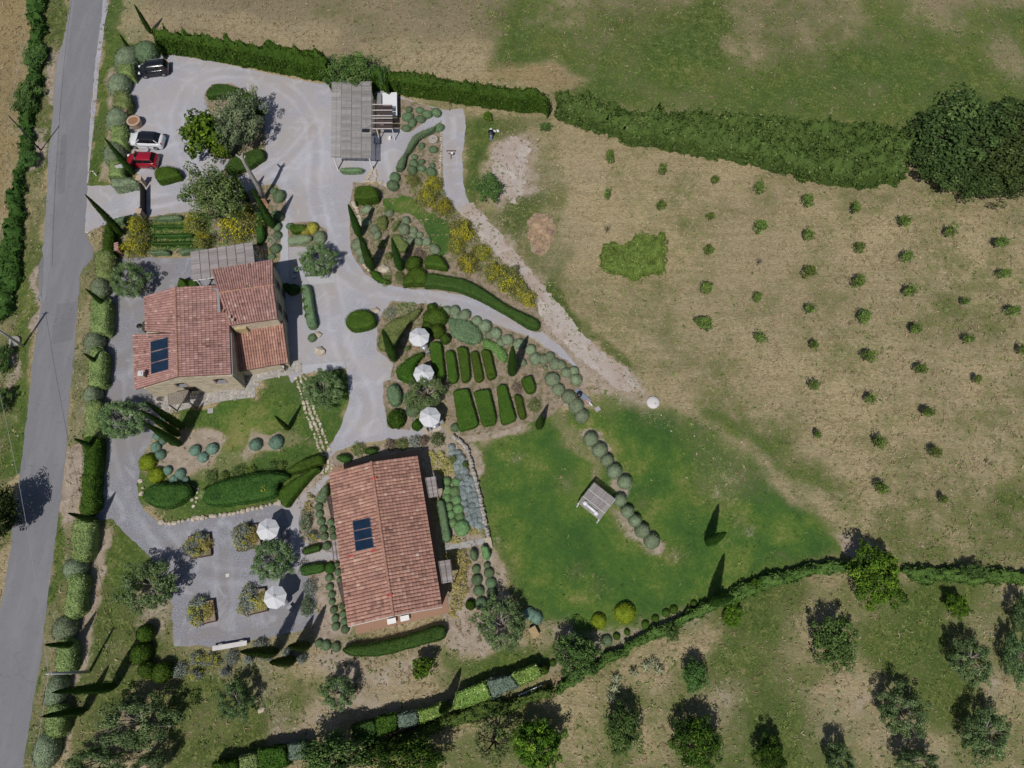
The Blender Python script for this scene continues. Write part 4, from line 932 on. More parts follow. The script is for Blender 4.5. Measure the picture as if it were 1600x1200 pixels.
def ridge(mb, a, b, r=.115, step=.38, seed=1):
    a = np.asarray(a, float); b = np.asarray(b, float); d = b - a; L = np.linalg.norm(d); d /= L; s = np.cross(d, [0, 0, 1.]); s /= np.linalg.norm(s); u = np.cross(s, d); rng = np.random.default_rng(seed)
    n = int(L / step)
    for i in range(n):
        p0 = a + d * (L * i / n); p1 = a + d * (L * (i + 1.12) / n); V = []
        for p, rr, lift in ((p0, r * 1.08, .03), (p1, r * .9, .0)):
            for t in np.linspace(math.pi * 1.05, -.05 * math.pi, 6): V.append(p + s * math.cos(t) * rr + u * (math.sin(t) * rr + lift))
        mb.add(V, [[k, k + 1, k + 7, k + 6] for k in range(5)], rng.uniform(0, 1))
def slab_quad(mb, quad, th=.10, mat=0, val=None, drop=0.0):
    q = [np.asarray(a, float) - np.array([0, 0, drop]) for a in quad]; V = q + [p - np.array([0, 0, th]) for p in q]
    mb.add(V, [[0, 1, 2, 3], [7, 6, 5, 4], [0, 4, 5, 1], [1, 5, 6, 2], [2, 6, 7, 3], [3, 7, 4, 0]], val, mat)
def wall_panel(mb, A, B, ztop, holes=(), th=.42, z0=0.0, mat=0):
    """vertical wall from A to B (plan), outside on the right hand of A->B; ztop list of (t, z); holes (t0, t1, z0, z1) in metres"""
    A = np.asarray(A, float); B = np.asarray(B, float); d = B - A; L = np.hypot(*d); d /= L; nrm = np.array([d[1], -d[0]])
    outer = [(0, z0), (L, z0)] + [(t * L, z) for t, z in reversed(ztop)]
    loops = [outer] + [[(a, c), (a, e), (b, e), (b, c)] for a, b, c, e in holes]
    flat = [p for l in loops for p in l]; tri = np.array(tessellate_polygon([[Vector((x, z, 0)) for x, z in l] for l in loops]))
    out = []
    for t in tri:
        p = [flat[i] for i in t]; ar = (p[1][0] - p[0][0]) * (p[2][1] - p[0][1]) - (p[2][0] - p[0][0]) * (p[1][1] - p[0][1]); out.append(t if ar > 0 else t[::-1])
    out = np.array(out); V0 = [[*(A + d * x), z] for x, z in flat]; V1 = [[*(A + d * x - nrm * th), z] for x, z in flat]; n = len(flat)
    mb.add(V0 + V1, out, None, mat); m0 = mb.n - 2 * n; mb.F.append((out[:, ::-1] + n + m0, np.full(len(out), .5), mat, False))
    o = 0; F = []
    for li, l in enumerate(loops):
        k = len(l)
        for i in range(k): F.append([o + i, o + i + n, o + (i + 1) % k + n, o + (i + 1) % k] )
        o += k
    mb.F.append((np.array(F) + m0, np.full(len(F), .5), mat, False))
def window(parent, A, B, hole, depth=.30, frame='dark_wood', sillm='window_sill', arch=True, shutters=None):
    A = np.asarray(A, float); B = np.asarray(B, float); d = B - A; d /= np.hypot(*d); nrm = np.array([d[1], -d[0]]); a, b, z0, z1 = hole
    def pt(t, z, out): p = A + d * t + nrm * out; return np.array([p[0], p[1], z])
    f = MB(); w = .07
    for p, q in (((a, z0 + w / 2), (b, z0 + w / 2)), ((a, z1 - w / 2), (b, z1 - w / 2)), ((a + w / 2, z0), (a + w / 2, z1)), ((b - w / 2, z0), (b - w / 2, z1)), (((a + b) / 2, z0), ((a + b) / 2, z1))):
        f.beam(pt(p[0], p[1], -depth), pt(q[0], q[1], -depth), .06, .07)
    o = link('window', f.mesh('window_frame', frame), parent)
    g = MB(); g.add([pt(a, z0, -depth - .01), pt(b, z0, -depth - .01), pt(b, z1, -depth - .01), pt(a, z1, -depth - .01)], [[0, 1, 2, 3]]); part('pane', g, 'glass', o)
    s = MB(); c = (pt(a, z0, -depth / 2 + .03) + pt(b, z0, -depth / 2 + .03)) / 2; s.box(c + np.array([0, 0, .02]), (b - a - .01, depth + .10, .05), math.atan2(d[1], d[0])); part('sill', s, sillm, o)
    br = MB(); c = (pt(a, z0 - .08, .006) + pt(b, z0 - .08, .006)) / 2; br.box(c, (b - a + .3, .03, .11), math.atan2(d[1], d[0]))
    for t in (a - .09, b + .09): br.box((pt(t, (z0 + z1) / 2, .006)), (.14, .03, z1 - z0), math.atan2(d[1], d[0]))
    part('brick_surround', br, 'pink_brick', o)
    return o
def Q3(px, py, z): a = P(px, py, z); return np.array([a[0], a[1], z])
def solar(parent, quad, n, axis=1, name='solar_panel'):
    q = [np.asarray(a, float) for a in quad]; nrm = np.cross(q[1] - q[0], q[3] - q[0]); nrm /= np.linalg.norm(nrm); nrm = nrm if nrm[2] > 0 else -nrm
    for i in range(n):
        a, b = i / n + .012, (i + 1) / n - .012
        g = [bil(q, 0, a), bil(q, 1, a), bil(q, 1, b), bil(q, 0, b)]; g = [p + nrm * .16 for p in g]; c = sum(g) / 4; gi = [c + (p - c) * .95 + nrm * .012 for p in g]
        fb = MB(); slab_quad(fb, g, .08); pn = part(name, fb, 'solar_frame', parent); gb = MB(); slab_quad(gb, gi, .02); part('glass', gb, 'solar_glass', pn)
# ---------------- farmhouse
fh = thing('farmhouse', 'large stone farmhouse with stepped old terracotta roofs and a solar panel', 'house', (*P(330, 520), 0))
org = np.array([*P(330, 520), 0.0])
class LMB(MB):
    """mesh builder whose result is stored relative to a thing's base"""
    def __init__(s, o): super().__init__(); s.o = np.asarray(o, float)
    def mesh(s, name, mats):
        s.V = [v - s.o for v in s.V]; return super().mesh(name, mats)
def lpart(nm, mb, mats, parent, kind=None, label=None):
    """part of a thing standing at mb.o; world coordinates in, local out"""
    o = link(nm, mb.mesh(nm, mats), parent); return tag(o, label, None, None, kind)
# main block roof
R0, R1 = Q3(274, 449, 5.05), Q3(278, 588.5, 5.05)                    # ridge north, south
EN, ES = Q3(356.0, 444.5, 4.05), Q3(361, 584.5, 4.05)                # east eave
WA, WB, WC, WD = Q3(226.5, 463, 3.15), Q3(228, 517, 3.15), Q3(208.5, 522.5, 2.72), Q3(211.7, 608.5, 2.72)
qE = [ES, EN, R0, R1]; tE0 = Q3(361.0, 584.5, 4.05)
tower_sw = P(358.6, 507.7, 4.5)
# west slope, split at the notch (line from WB/WC to the ridge)
tn = (522.5 - 449) / (588.5 - 449); RM = R0 * (1 - tn) + R1 * tn
qW1 = [WA, WB, RM, R0]; qW2 = [WC, WD, R1, RM]
rf = thing('roof', None, None); rf.parent = fh
def roofpart(quads, nm, mat, seed, clip=None, pitch=.25, row=.36):
    mb = LMB(org)
    for i, q in enumerate(quads): tiles(mb, q, pitch, row, seed=seed + i, clip=clip)
    lpart(nm, mb, mat, roofm, 'stuff')
deck = LMB(org)
for q in (qE, qW1, qW2): slab_quad(deck, q, .14, drop=.02)
bpy.data.objects.remove(rf)
roofm = lpart('roof', deck, 'tile_bed', fh)
roofpart([qE, qW1, qW2], 'roof_tiles', 'tiles_old', 1)
rb = LMB(org); ridge(rb, R0 + [0, 0, .04], R1 + [0, 0, .04]); lpart('ridge_tiles', rb, 'ridge_tile', roofm, 'stuff')
# tower
tzE, tzR = 4.45, 5.15
TNW, TNE, TRW, TRE, TSW, TSE = Q3(330.5, 422, tzE - .1), Q3(426.5, 406.5, tzE - .1), Q3(341.5, 457.5, tzR), Q3(427, 445, tzR), Q3(358.6, 508.5, tzE), Q3(434.5, 498, tzE)
deck2 = LMB(org); qN = [TNE, TNW, TRW, TRE]; qS = [TSW, TSE, TRE, TRW]
for q in (qN, qS): slab_quad(deck2, q, .14, drop=.02)
roofm = lpart('roof', deck2, 'tile_bed', fh)
roofpart([qN, qS], 'roof_tiles', 'tiles_old', 11)
rb = LMB(org); ridge(rb, TRW + [0, 0, .04], TRE + [0, 0, .04]); lpart('ridge_tiles', rb, 'ridge_tile', roofm, 'stuff')
# lean-to
AN0, AN1, AS1, AS0 = Q3(359.5, 512.5, 2.6), Q3(442, 501, 2.6), Q3(451, 566.5, 1.75), Q3(369, 581, 1.75)
deck3 = LMB(org); slab_quad(deck3, [AS0, AS1, AN1, AN0], .14, drop=.02); roofm = lpart('roof', deck3, 'tile_bed', fh); roofpart([[AS0, AS1, AN1, AN0]], 'roof_tiles', 'tiles_new', 21)
# walls (inset under the eaves)
def inset(p, c, d): 
    v = np.array(c) - np.array(p[:2]); return np.array(p[:2]) + v / np.hypot(*v) * d
FA, FB = P(244, 621), P(383.5, 607.5)                                # south facade base
cM = (R0[:2] + R1[:2]) / 2
wN0 = inset(WA, cM, .35); wN1 = inset(EN, cM, .3); ridN = R0[:2] + (R1[:2] - R0[:2]) / np.hypot(*(R1[:2] - R0[:2])) * .2
dF = (FB - FA) / np.hypot(*(FB - FA)); tr = ((R1[:2] - FA) @ dF) / np.hypot(*(FB - FA)); LF = np.hypot(*(FB - FA))
wb = LMB(org)
nF = np.array([-dF[1], dF[0]])
back = .43
wb.prism([FA + nF * back, FB + nF * back, wN1, ridN, wN0], 0, [2.6, 3.72, 3.72, 4.75, 2.85])
facade_holes = []
for px in ((270, 287), (331, 349)):
    ts = [((P(x, 600, 3.2) - FA) @ dF) for x in px]; facade_holes.append((ts[0] + .15, ts[1] - .0, 2.35 if px[0] < 300 else 2.6, 3.35 if px[0] < 300 else 3.6))
facade_holes[0] = (facade_holes[0][0], facade_holes[0][1], 2.25, 3.2)
facade_holes[1] = (facade_holes[1][0], facade_holes[1][1], 2.3, 3.3)
door_t = ((P(300, 628, 1.0) - FA) @ dF); facade_holes.append((door_t - .6, door_t + .6, .05, 2.0))
wall_panel(wb, FA, FB, [(0, 2.62), (tr, 4.72), (1, 3.74)], facade_holes)
# tower and lean-to walls
TE = P(446, 454); AE = P(456, 572)
cT = (TNW[:2] + TSE[:2]) / 2
tNW = inset(TNW, cT, .3); tNE = inset(TNE, cT, .3); tSE = inset(TSE, cT, .3); tSW = inset(TSW, cT, .1)
mR = .5
east_dir = (tSE - tNE); tRE = tNE + east_dir * .5
wb.prism([tSW, tSE, tRE, tNE, tNW, (tNW + tSW) / 2], 0, [tzE - .22, tzE - .22, tzR - .2, tzE - .3, tzE - .3, tzR - .2])
cA = (AN0[:2] + AS1[:2]) / 2; aNE = inset(AN1, cA, .3); aSE = inset(AS1, cA, .35); aSW = inset(AS0, cA, .15); aNW = inset(AN0, cA, .1)
wb.prism([aSW, aSE, aNE, aNW], 0, [1.6, 1.6, 2.42, 2.42])
lpart('wall', wb, 'stone_wall', fh)
for h_ in facade_holes[:2]:
    w = window(fh, FA - org[:2], FB - org[:2], h_)
dm = LMB(org); a, b, z0, z1 = facade_holes[2]; p0 = FA + dF * a + nF * .3; p1 = FA + dF * b + nF * .3; dm.beam([*p0, 1.0], [*p1, 1.0], .05, 1.95); dd = lpart('door', dm, 'dark_wood', fh)
hb = LMB(org); hb.box([*(FA + dF * (b - .15) + nF * .26), 1.0], (.04, .05, .14)); lpart('handle', hb, 'grey_metal', dd)
# east windows of the tower (in shadow): proud stone frames round dark shutters
ed = east_dir / np.hypot(*east_dir); en = np.array([-ed[1], ed[0]])
if en[0] < 0: en = -en
for t, z in ((.3, 3.1), (.72, 3.1), (.3, 1.2), (.72, 1.0)):
    z -= .3; c = tNE + east_dir * t; m = LMB(org); m.box([*(c + en * .05), z], (1.15, .10, 1.35), math.atan2(ed[1], ed[0])); wv = lpart('window', m, 'paving_stone', fh)
    m = LMB(org); m.box([*(c + en * .08), z], (.85, .10, 1.05), math.atan2(ed[1], ed[0])); lpart('shutter', m, 'dark_wood', wv)
# chimneys
def chimney(px, py, pxt, pyt, z0, z1, w, mat, cap):
    m = LMB(org); a = P(px, py, z0); m.box([*a, (z0 - .4 + z1) / 2], (w, w, z1 - z0 + .4), .1); c = lpart('chimney', m, mat, fh)
    m = LMB(org); m.box([*a, z1 + .03], (w + .12, w + .12, .06), .1); m.box([*a, z1 + .10], (w * .6, w * .6, .07), .1); lpart('chimney_cap', m, cap, c)
chimney(227, 589, 0, 0, 3.3, 4.25, .42, 'plaster', 'pale_concrete')
m = LMB(org); a = P(379, 513, 2.9); m.box([*a, 2.9], (1.15, .8, 1.3), .12); m.add([[a[0] - .6, a[1] - .42, 3.56], [a[0] + .6, a[1] - .3, 3.56], [a[0] + .6, a[1] + .4, 3.7], [a[0] - .6, a[1] + .4, 3.7]], [[0, 1, 2, 3]])
ch1 = lpart('chimney', m, 'ochre_plaster', fh); m = LMB(org); m.box([a[0] - .75, a[1] - .05, 3.0], (.3, .3, .8), .1); lpart('chimney_flue', m, 'plaster', ch1)
m = LMB(org); g0 = Q3(340, 453, 4.85); m.beam(g0 + [0, 0, .0], Q3(343, 488, 4.6), .22, .10); m.beam(g0 + [-.35, .05, .05], g0 + [.15, .05, .05], .22, .14); lpart('gutter', m, 'grey_metal', fh)
m = LMB(org); m.beam(ES + [.10, 0, -.1], EN * .45 + ES * .55 + [.10, 0, -.1], .14, .10); m.beam(ES + [.10, .05, -.1], [ES[0] + .05, ES[1] + .4, .2], .09, .09); lpart('gutter', m, 'grey_metal', fh)
for px, py in ((359, 495), (364, 500), (349, 486)):
    m = LMB(org); z = 5.0; m.box(Q3(px, py, z), (.22, .22, .22)); lpart('roof_vent', m, 'pale_stone' if py > 490 else 'terracotta', fh)
# solar panel on the west slope
def on_roof(px, py, q, n=24):
    # point of the slope seen at the given spot
    best = None
    A, B, C = np.asarray(q[0]), np.asarray(q[1]), np.asarray(q[3]); nrm = np.cross(B - A, C - A); r = RW @ np.array([px - 800, 600 - py, -FOC]); o = np.array([0, 0, CAM_H]); k = (A - o) @ nrm / (r @ nrm); return o + r * k
solar(fh, [on_roof(x, y, qW2) - org for x, y in ((238, 586), (265.5, 578), (264.5, 527), (237, 534))], 3)
# porch canopy over the south door
pc = thing('porch_canopy', 'small weathered timber canopy on posts over the farmhouse garden door', 'canopy', (*P(285, 632), 0)); po = np.array([*P(285, 632), 0.])
c0, c1, c2, c3 = Q3(262.5, 615, 2.35), Q3(294, 609, 2.35), Q3(296, 629, 1.95), Q3(264, 632.5, 1.95)
for i in range(12):
    a, b = i / 12 + .004, (i + 1) / 12 - .008; q = [c3 * (1 - a) + c2 * a, c3 * (1 - b) + c2 * b, c0 * (1 - b) + c1 * b, c0 * (1 - a) + c1 * a]; m = LMB(po); slab_quad(m, [p + [0, 0, rnd.uniform(0, .015)] for p in q], .03, val=rnd.random()); lpart('plank', m, 'grey_wood', pc)
for e in (c2, c3):
    f = e[:2] + (c1[:2] - c0[:2]) * (0 if e is c3 else 0) ; m = LMB(po); m.beam([f[0], f[1], 0], [f[0], f[1], 1.92], .1, .1); lpart('post', m, 'dark_wood', pc)
    w_ = (c0 if e is c3 else c1); m = LMB(po); m.beam(e - [0, 0, .06], w_ - [0, 0, .06], .08, .1); lpart('rafter', m, 'dark_wood', pc)
# stone apron along the south side
def crazy(mb, poly, cell=.42, z=.05, seed=0, gap=.035, th=.05):
    """irregular flat stones filling an outline"""
    rng = np.random.default_rng(seed); x0, y0 = poly.min(0); x1, y1 = poly.max(0); nx, ny = int((x1 - x0) / cell) + 2, int((y1 - y0) / cell) + 2
    gxp = x0 + (np.arange(nx + 1)[None] + rng.uniform(-.3, .3, (ny + 1, nx + 1)) + (np.arange(ny + 1)[:, None] % 2) * .4) * cell; gyp = y0 + (np.arange(ny + 1)[:, None] + rng.uniform(-.3, .3, (ny + 1, nx + 1))) * cell
    for j in range(ny):
        for i in range(nx):
            q = np.array([[gxp[j, i], gyp[j, i]], [gxp[j, i + 1], gyp[j, i + 1]], [gxp[j + 1, i + 1], gyp[j + 1, i + 1]], [gxp[j + 1, i], gyp[j + 1, i]]]); c = q.mean(0)
            if sdf(np.array([c[0]]), np.array([c[1]]), poly)[0] > -.02: continue
            q = c + (q - c) * (1 - gap / cell * 2) ; q = smooth_poly(q, 1); zz = z + rng.uniform(0, .03); n = len(q); V = [[*p, zz] for p in c + (q - c) * .9] + [[*p, 0] for p in q]
            mb.add(V, [list(range(n))], rng.uniform(0, 1)); m0 = mb.n - 2 * n; mb.F.append((np.array([[i_ + n, (i_ + 1) % n + n, (i_ + 1) % n, i_] for i_ in range(n)]) + m0, np.full(n, rng.uniform(0, 1)), 0, False))
apron = [(240, 618), (245, 636), (262, 647), (300, 636), (321, 633), (352, 626), (399, 620.5), (398.5, 596), (440, 588), (471, 582.5), (470.5, 560), (455, 562), (440, 570), (380, 584), (378, 606), (300, 618)]
base = MB(); base.prism(PP(apron), 0, .03); pv = solo('stone_paving', base, 'concrete', 'pale rubble stone paving along the sunny wall of the farmhouse', 'paving')
m = MB(); crazy(m, PP(apron), .36, .045, 3); part('paving_stones', m, 'paving_stone', pv, 'stuff')
# pergola north of the house
def reed_roof(nm, label, cat, corners, h, nstrip, mat, along=True, posts=None, overhang=.0, step=.07, group=None, batten=True, postm='white_paint'):
    """corners NW, NE, SE, SW of a flat reed roof; strips run from N to S"""
    c = [Q3(x, y, h) for x, y in corners]; o = np.array([*np.mean([p[:2] for p in c], 0), 0]); t = thing(nm, label, cat, tuple(o), 0, group); rng = np.random.default_rng(int(corners[0][0])); q = [c[3], c[2], c[1], c[0]]
    for s in range(nstrip):
        a, b = s / nstrip + .006, (s + 1) / nstrip - .006; mb = LMB(o); L = np.linalg.norm(q[3] - q[0]); n = int(L / step)
        for j in range(n):
            w0, w1 = j / n + .002 + rng.uniform(0, .03) / n, (j + 1) / n - .12 / n; dz = rng.uniform(0, .015); k = [bil(q, a - rng.uniform(0, .004), w0), bil(q, b + rng.uniform(0, .004), w0), bil(q, b, w1), bil(q, a, w1)]
            slab_quad(mb, [p + [0, 0, dz] for p in k], .02, val=np.clip(.5 + .3 * math.sin(j * .35 + s) * rng.uniform(0, 1) + rng.normal(0, .2), 0, 1))
        lpart('reed_mat', mb, mat, t, None)
        mb = LMB(o); mb.beam(bil(q, (a + b) / 2, 0) - [0, 0, .09], bil(q, (a + b) / 2, 1) - [0, 0, .09], .08, .10); lpart('rafter', mb, 'grey_wood', t)
        if batten and s:
            mb = LMB(o); mb.beam(bil(q, s / nstrip, 0) + [0, 0, .035], bil(q, s / nstrip, 1) + [0, 0, .035], .05, .03); lpart('batten', mb, 'batten' if batten == True else batten, t)
    for (u, w) in (posts or [(.06, .02), (.94, .02), (.06, .98), (.94, .98)]):
        p = bil(q, u, w); mb = LMB(o); mb.beam([p[0], p[1], 0], [p[0], p[1], h - .24], .13, .13); lpart('post', mb, postm, t)
    for w in (.02, .98):
        mb = LMB(o); mb.beam(bil(q, .01, w) - [0, 0, .19], bil(q, .99, w) - [0, 0, .19], .10, .12); lpart('beam', mb, postm, t)
    return t, q, o
reed_roof('pergola', 'reed covered pergola with brown battens behind the farmhouse roof', 'pergola', [(297, 393.5), (394.6, 378), (400, 424), (300.5, 438)], 2.6, 7, 'reed_dark')
ct, cq, co = reed_roof('carport', 'long grey reed roofed carport on white posts at the yard', 'carport', [(518, 128), (580.8, 127), (580.2, 247), (516.5, 246)], 2.5, 4, 'reed_grey', batten='grey_wood')
mb = LMB(co); mb.box(Q3(571.5, 204, 2.58), (.85, .38, .16)); lpart('roof_hatch', mb, 'black_plastic', ct)
mb = LMB(co); mb.beam(Q3(566, 202.5, 2.56), Q3(579.5, 196, 2.6), .07, .05); mb.beam(Q3(553, 200, 2.55), Q3(566, 204, 2.55), .06, .04); lpart('cable_duct', mb, 'grey_metal', ct)
# lean-to awning beside the carport: brown slats with pale bars
c = [Q3(588, 163, 2.2), Q3(613, 163, 2.2), Q3(613.5, 202, 2.1), Q3(587.5, 202, 2.1)]; o = np.array([*np.mean([p[:2] for p in c], 0), 0]); t = thing('slatted_awning', 'dark brown slatted awning with pale bars beside the carport', 'awning', tuple(o)); q = [c[3], c[2], c[1], c[0]]
for i in range(30):
    if i % 6 == 5: continue
    mb = LMB(o); slab_quad(mb, [bil(q, 0, i / 30 + .003), bil(q, 1, i / 30 + .003), bil(q, 1, (i + 1) / 30 - .003), bil(q, 0, (i + 1) / 30 - .003)], .03, val=rnd.random()); lpart('slat', mb, 'slat_brown', t)
for w in (.01, .24, .43, .53, .75, .985):
    mb = LMB(o); mb.beam(bil(q, -.32, w) + [0, 0, .05], bil(q, 1.0, w) + [0, 0, .05], .085, .05); lpart('bar', mb, 'pale_concrete', t)
for u in (.03, .97):
    for w in (.03, .97): p = bil(q, u, w); mb = LMB(o); mb.beam([p[0], p[1], 0], [p[0], p[1], 2.1], .09, .09); lpart('post', mb, 'white_paint', t)
def flat_shed(nm, label, cat, corners, h, mat, wallmat, group=None):
    p = PP(corners, h); o = np.array([*p.mean(0), 0]); t = thing(nm, label, cat, tuple(o), 0, group); mb = LMB(o); mb.prism(p, h - .06, h, bottom=True); lpart('lid', mb, mat, t); c = p.mean(0); mb = LMB(o); mb.prism(c + (p - c) * .93, 0, h - .062); lpart('side_wall', mb, wallmat, t); return t
flat_shed('garden_shed', 'low shed with a bright white flat top behind the slatted awning', 'shed', [(597.5, 145), (620, 144), (620.5, 180), (598, 180)], 1.15, 'white_paint', 'grey_wood')
flat_shed('storage_box', 'narrow pale blue ribbed box left of the white topped shed', 'box', [(590, 145), (596, 145), (596, 162), (589, 162)], 1.1, 'grey_metal', 'grey_metal')
# ---------------- cottage
cg = thing('cottage', 'long gable roofed cottage with weathered orange terracotta tiles and blue solar panels', 'house', (*P(603, 850), 0)); co2 = np.array([*P(603, 850), 0.])
kW0, kW1, kE0, kE1, kR0, kR1 = Q3(514.5, 739, 2.8), Q3(544.4, 978.5, 2.8), Q3(652, 712, 2.8), Q3(690.5, 948, 2.8), Q3(580, 721.5, 4.15), Q3(615, 962, 4.15)
kqE, kqW = [kE1, kE0, kR0, kR1], [kW0, kW1, kR1, kR0]
dk = LMB(co2)
for q in (kqE, kqW): slab_quad(dk, q, .13, drop=.02)
roofm = lpart('roof', dk, 'tile_bed', cg); mb = LMB(co2); tiles(mb, kqE, .315, .33, seed=31, rise=.07, width=.96); tiles(mb, kqW, .315, .33, seed=32, rise=.07, width=.96); lpart('roof_tiles', mb, 'tiles_new', roofm, 'stuff')
rb = LMB(co2); ridge(rb, kR0 + [0, 0, .05], kR1 + [0, 0, .05], .125, .42); lpart('ridge_tiles', rb, 'ridge_tile', roofm, 'stuff')
ck = (kR0[:2] + kR1[:2]) / 2; kp = [inset(p, ck, d) for p, d in ((kW1, .35), (kR1, .2), (kE1, .35), (kE0, .35), (kR0, .2), (kW0, .35))]
wb = LMB(co2); wb.prism(kp, 0, [2.66, 3.9, 2.66, 2.66, 3.9, 2.66]); lpart('wall', wb, 'plaster', cg)
mb = LMB(co2); mb.beam(kW1 + [.0, -.03, -.10], kR1 + [0, -.03, -.10], .06, .12); mb.beam(kR1 + [.0, -.03, -.10], kE1 + [0, -.03, -.10], .06, .12); lpart('cornice', mb, 'pale_concrete', cg)
solar(cg, [on_roof(x, y, kqW) - co2 for x, y in ((557, 862), (585.6, 856), (579, 808.5), (551.8, 814.5))], 3)
for px, py, q in ((584.8, 748, kqE), (584, 861, kqW), (549, 869, kqW), (609, 930, kqE)):
    p = on_roof(px, py, kqW if q is kqW else kqE); mb = LMB(co2); mb.box(p + [0, 0, .14], (.5, .18, .05), .3); lpart('red_tile', mb, 'red_mark', cg)
# small reed awnings at the cottage doors
def awning(corners, h, label, mat='reed_dark'):
    c = [Q3(x, y, h) for x, y in corners]; o = np.array([*np.mean([p[:2] for p in c], 0), 0]); t = thing('door_awning', label, 'awning', tuple(o), 0, 'awnings over the cottage doors'); q = [c[3], c[2], c[1], c[0]]; mb = LMB(o); n = 28
    for j in range(n): slab_quad(mb, [bil(q, 0, j / n), bil(q, 1, j / n), bil(q, 1, (j + .85) / n), bil(q, 0, (j + .85) / n)], .03, val=rnd.random())
    lpart('reed_mat', mb, mat, t, None)
    for u in (.05, .5, .95): mb = LMB(o); mb.beam(bil(q, u, 0) + [0, 0, .03], bil(q, u, 1) + [0, 0, .03], .05, .04); lpart('batten', mb, 'batten', t)
    out = 1 if np.mean([x for x, _ in corners]) > 600 else 0
    for w in (.06, .94): p = bil(q, .94 if out else .06, w); mb = LMB(o); mb.beam([p[0], p[1], 0], [p[0], p[1], h - .03], .09, .09); lpart('post', mb, 'dark_wood', t)
awning([(664, 746.5), (681, 744), (685.4, 775.5), (670, 778)], 2.25, 'grey reed awning over the upper garden door of the cottage, by the green domes')
awning([(684.8, 877), (704, 874), (708.5, 908.5), (690.5, 912)], 2.25, 'grey reed awning over the lower garden door of the cottage')
awning([(509.5, 776), (520, 774), (526, 807), (517, 809)], 2.25, 'dark reed awning on the court side of the cottage, above the gravel path', 'slat_brown')
awning([(517.5, 845), (529, 843), (533, 874), (521, 876)], 2.25, 'pale reed awning over the path to the cottage door on the court side')
awning([(526, 910), (538, 908), (542, 943), (536, 945)], 2.25, 'dark reed awning on the court side of the cottage, below the gravel path', 'slat_brown')
for i, (x, y) in enumerate(((612, 970.5), (632.5, 966))):
    a = P(x, y, .4); t = thing('garden_table', ['white garden table on the cottage pavement, left of two', 'white garden table on the cottage pavement, right of two'][i], 'table', (a[0], a[1], 0), .22, 'white tables below the cottage gable')
    mb = MB(); mb.box((0, 0, .42), (.82, .48, .05)); part('tabletop', mb, 'white_paint', t)
    for u in (-.34, .34):
        for w in (-.18, .18): mb = MB(); mb.box((u, w, .2), (.05, .05, .40)); part('leg', mb, 'white_paint', t)
# ---------------- daybed on the lawn
dt, dq, do = reed_roof('garden_gazebo', 'square reed roofed gazebo standing on the lower lawn', 'gazebo', [(902.5, 786), (928, 753.5), (962, 780), (936.5, 813)], 1.85, 3, 'reed_dark', posts=[(.02, .03), (.98, .03), (.02, .97), (.98, .97)], batten='pale_concrete')
mb = LMB(do); mb.tube([Q3(915, 787, 1.98), Q3(933, 802, 1.98)], .14, 8)
for x, y in ((914.5, 786), (931.5, 801.5)): 
    c = Q3(x, y, 2.0); mb.lathe([(.0, .2), (.18, .12), (.26, -.02), (.24, -.12)], 8, c)
lpart('rolled_curtain', mb, 'white_cloth', dt)
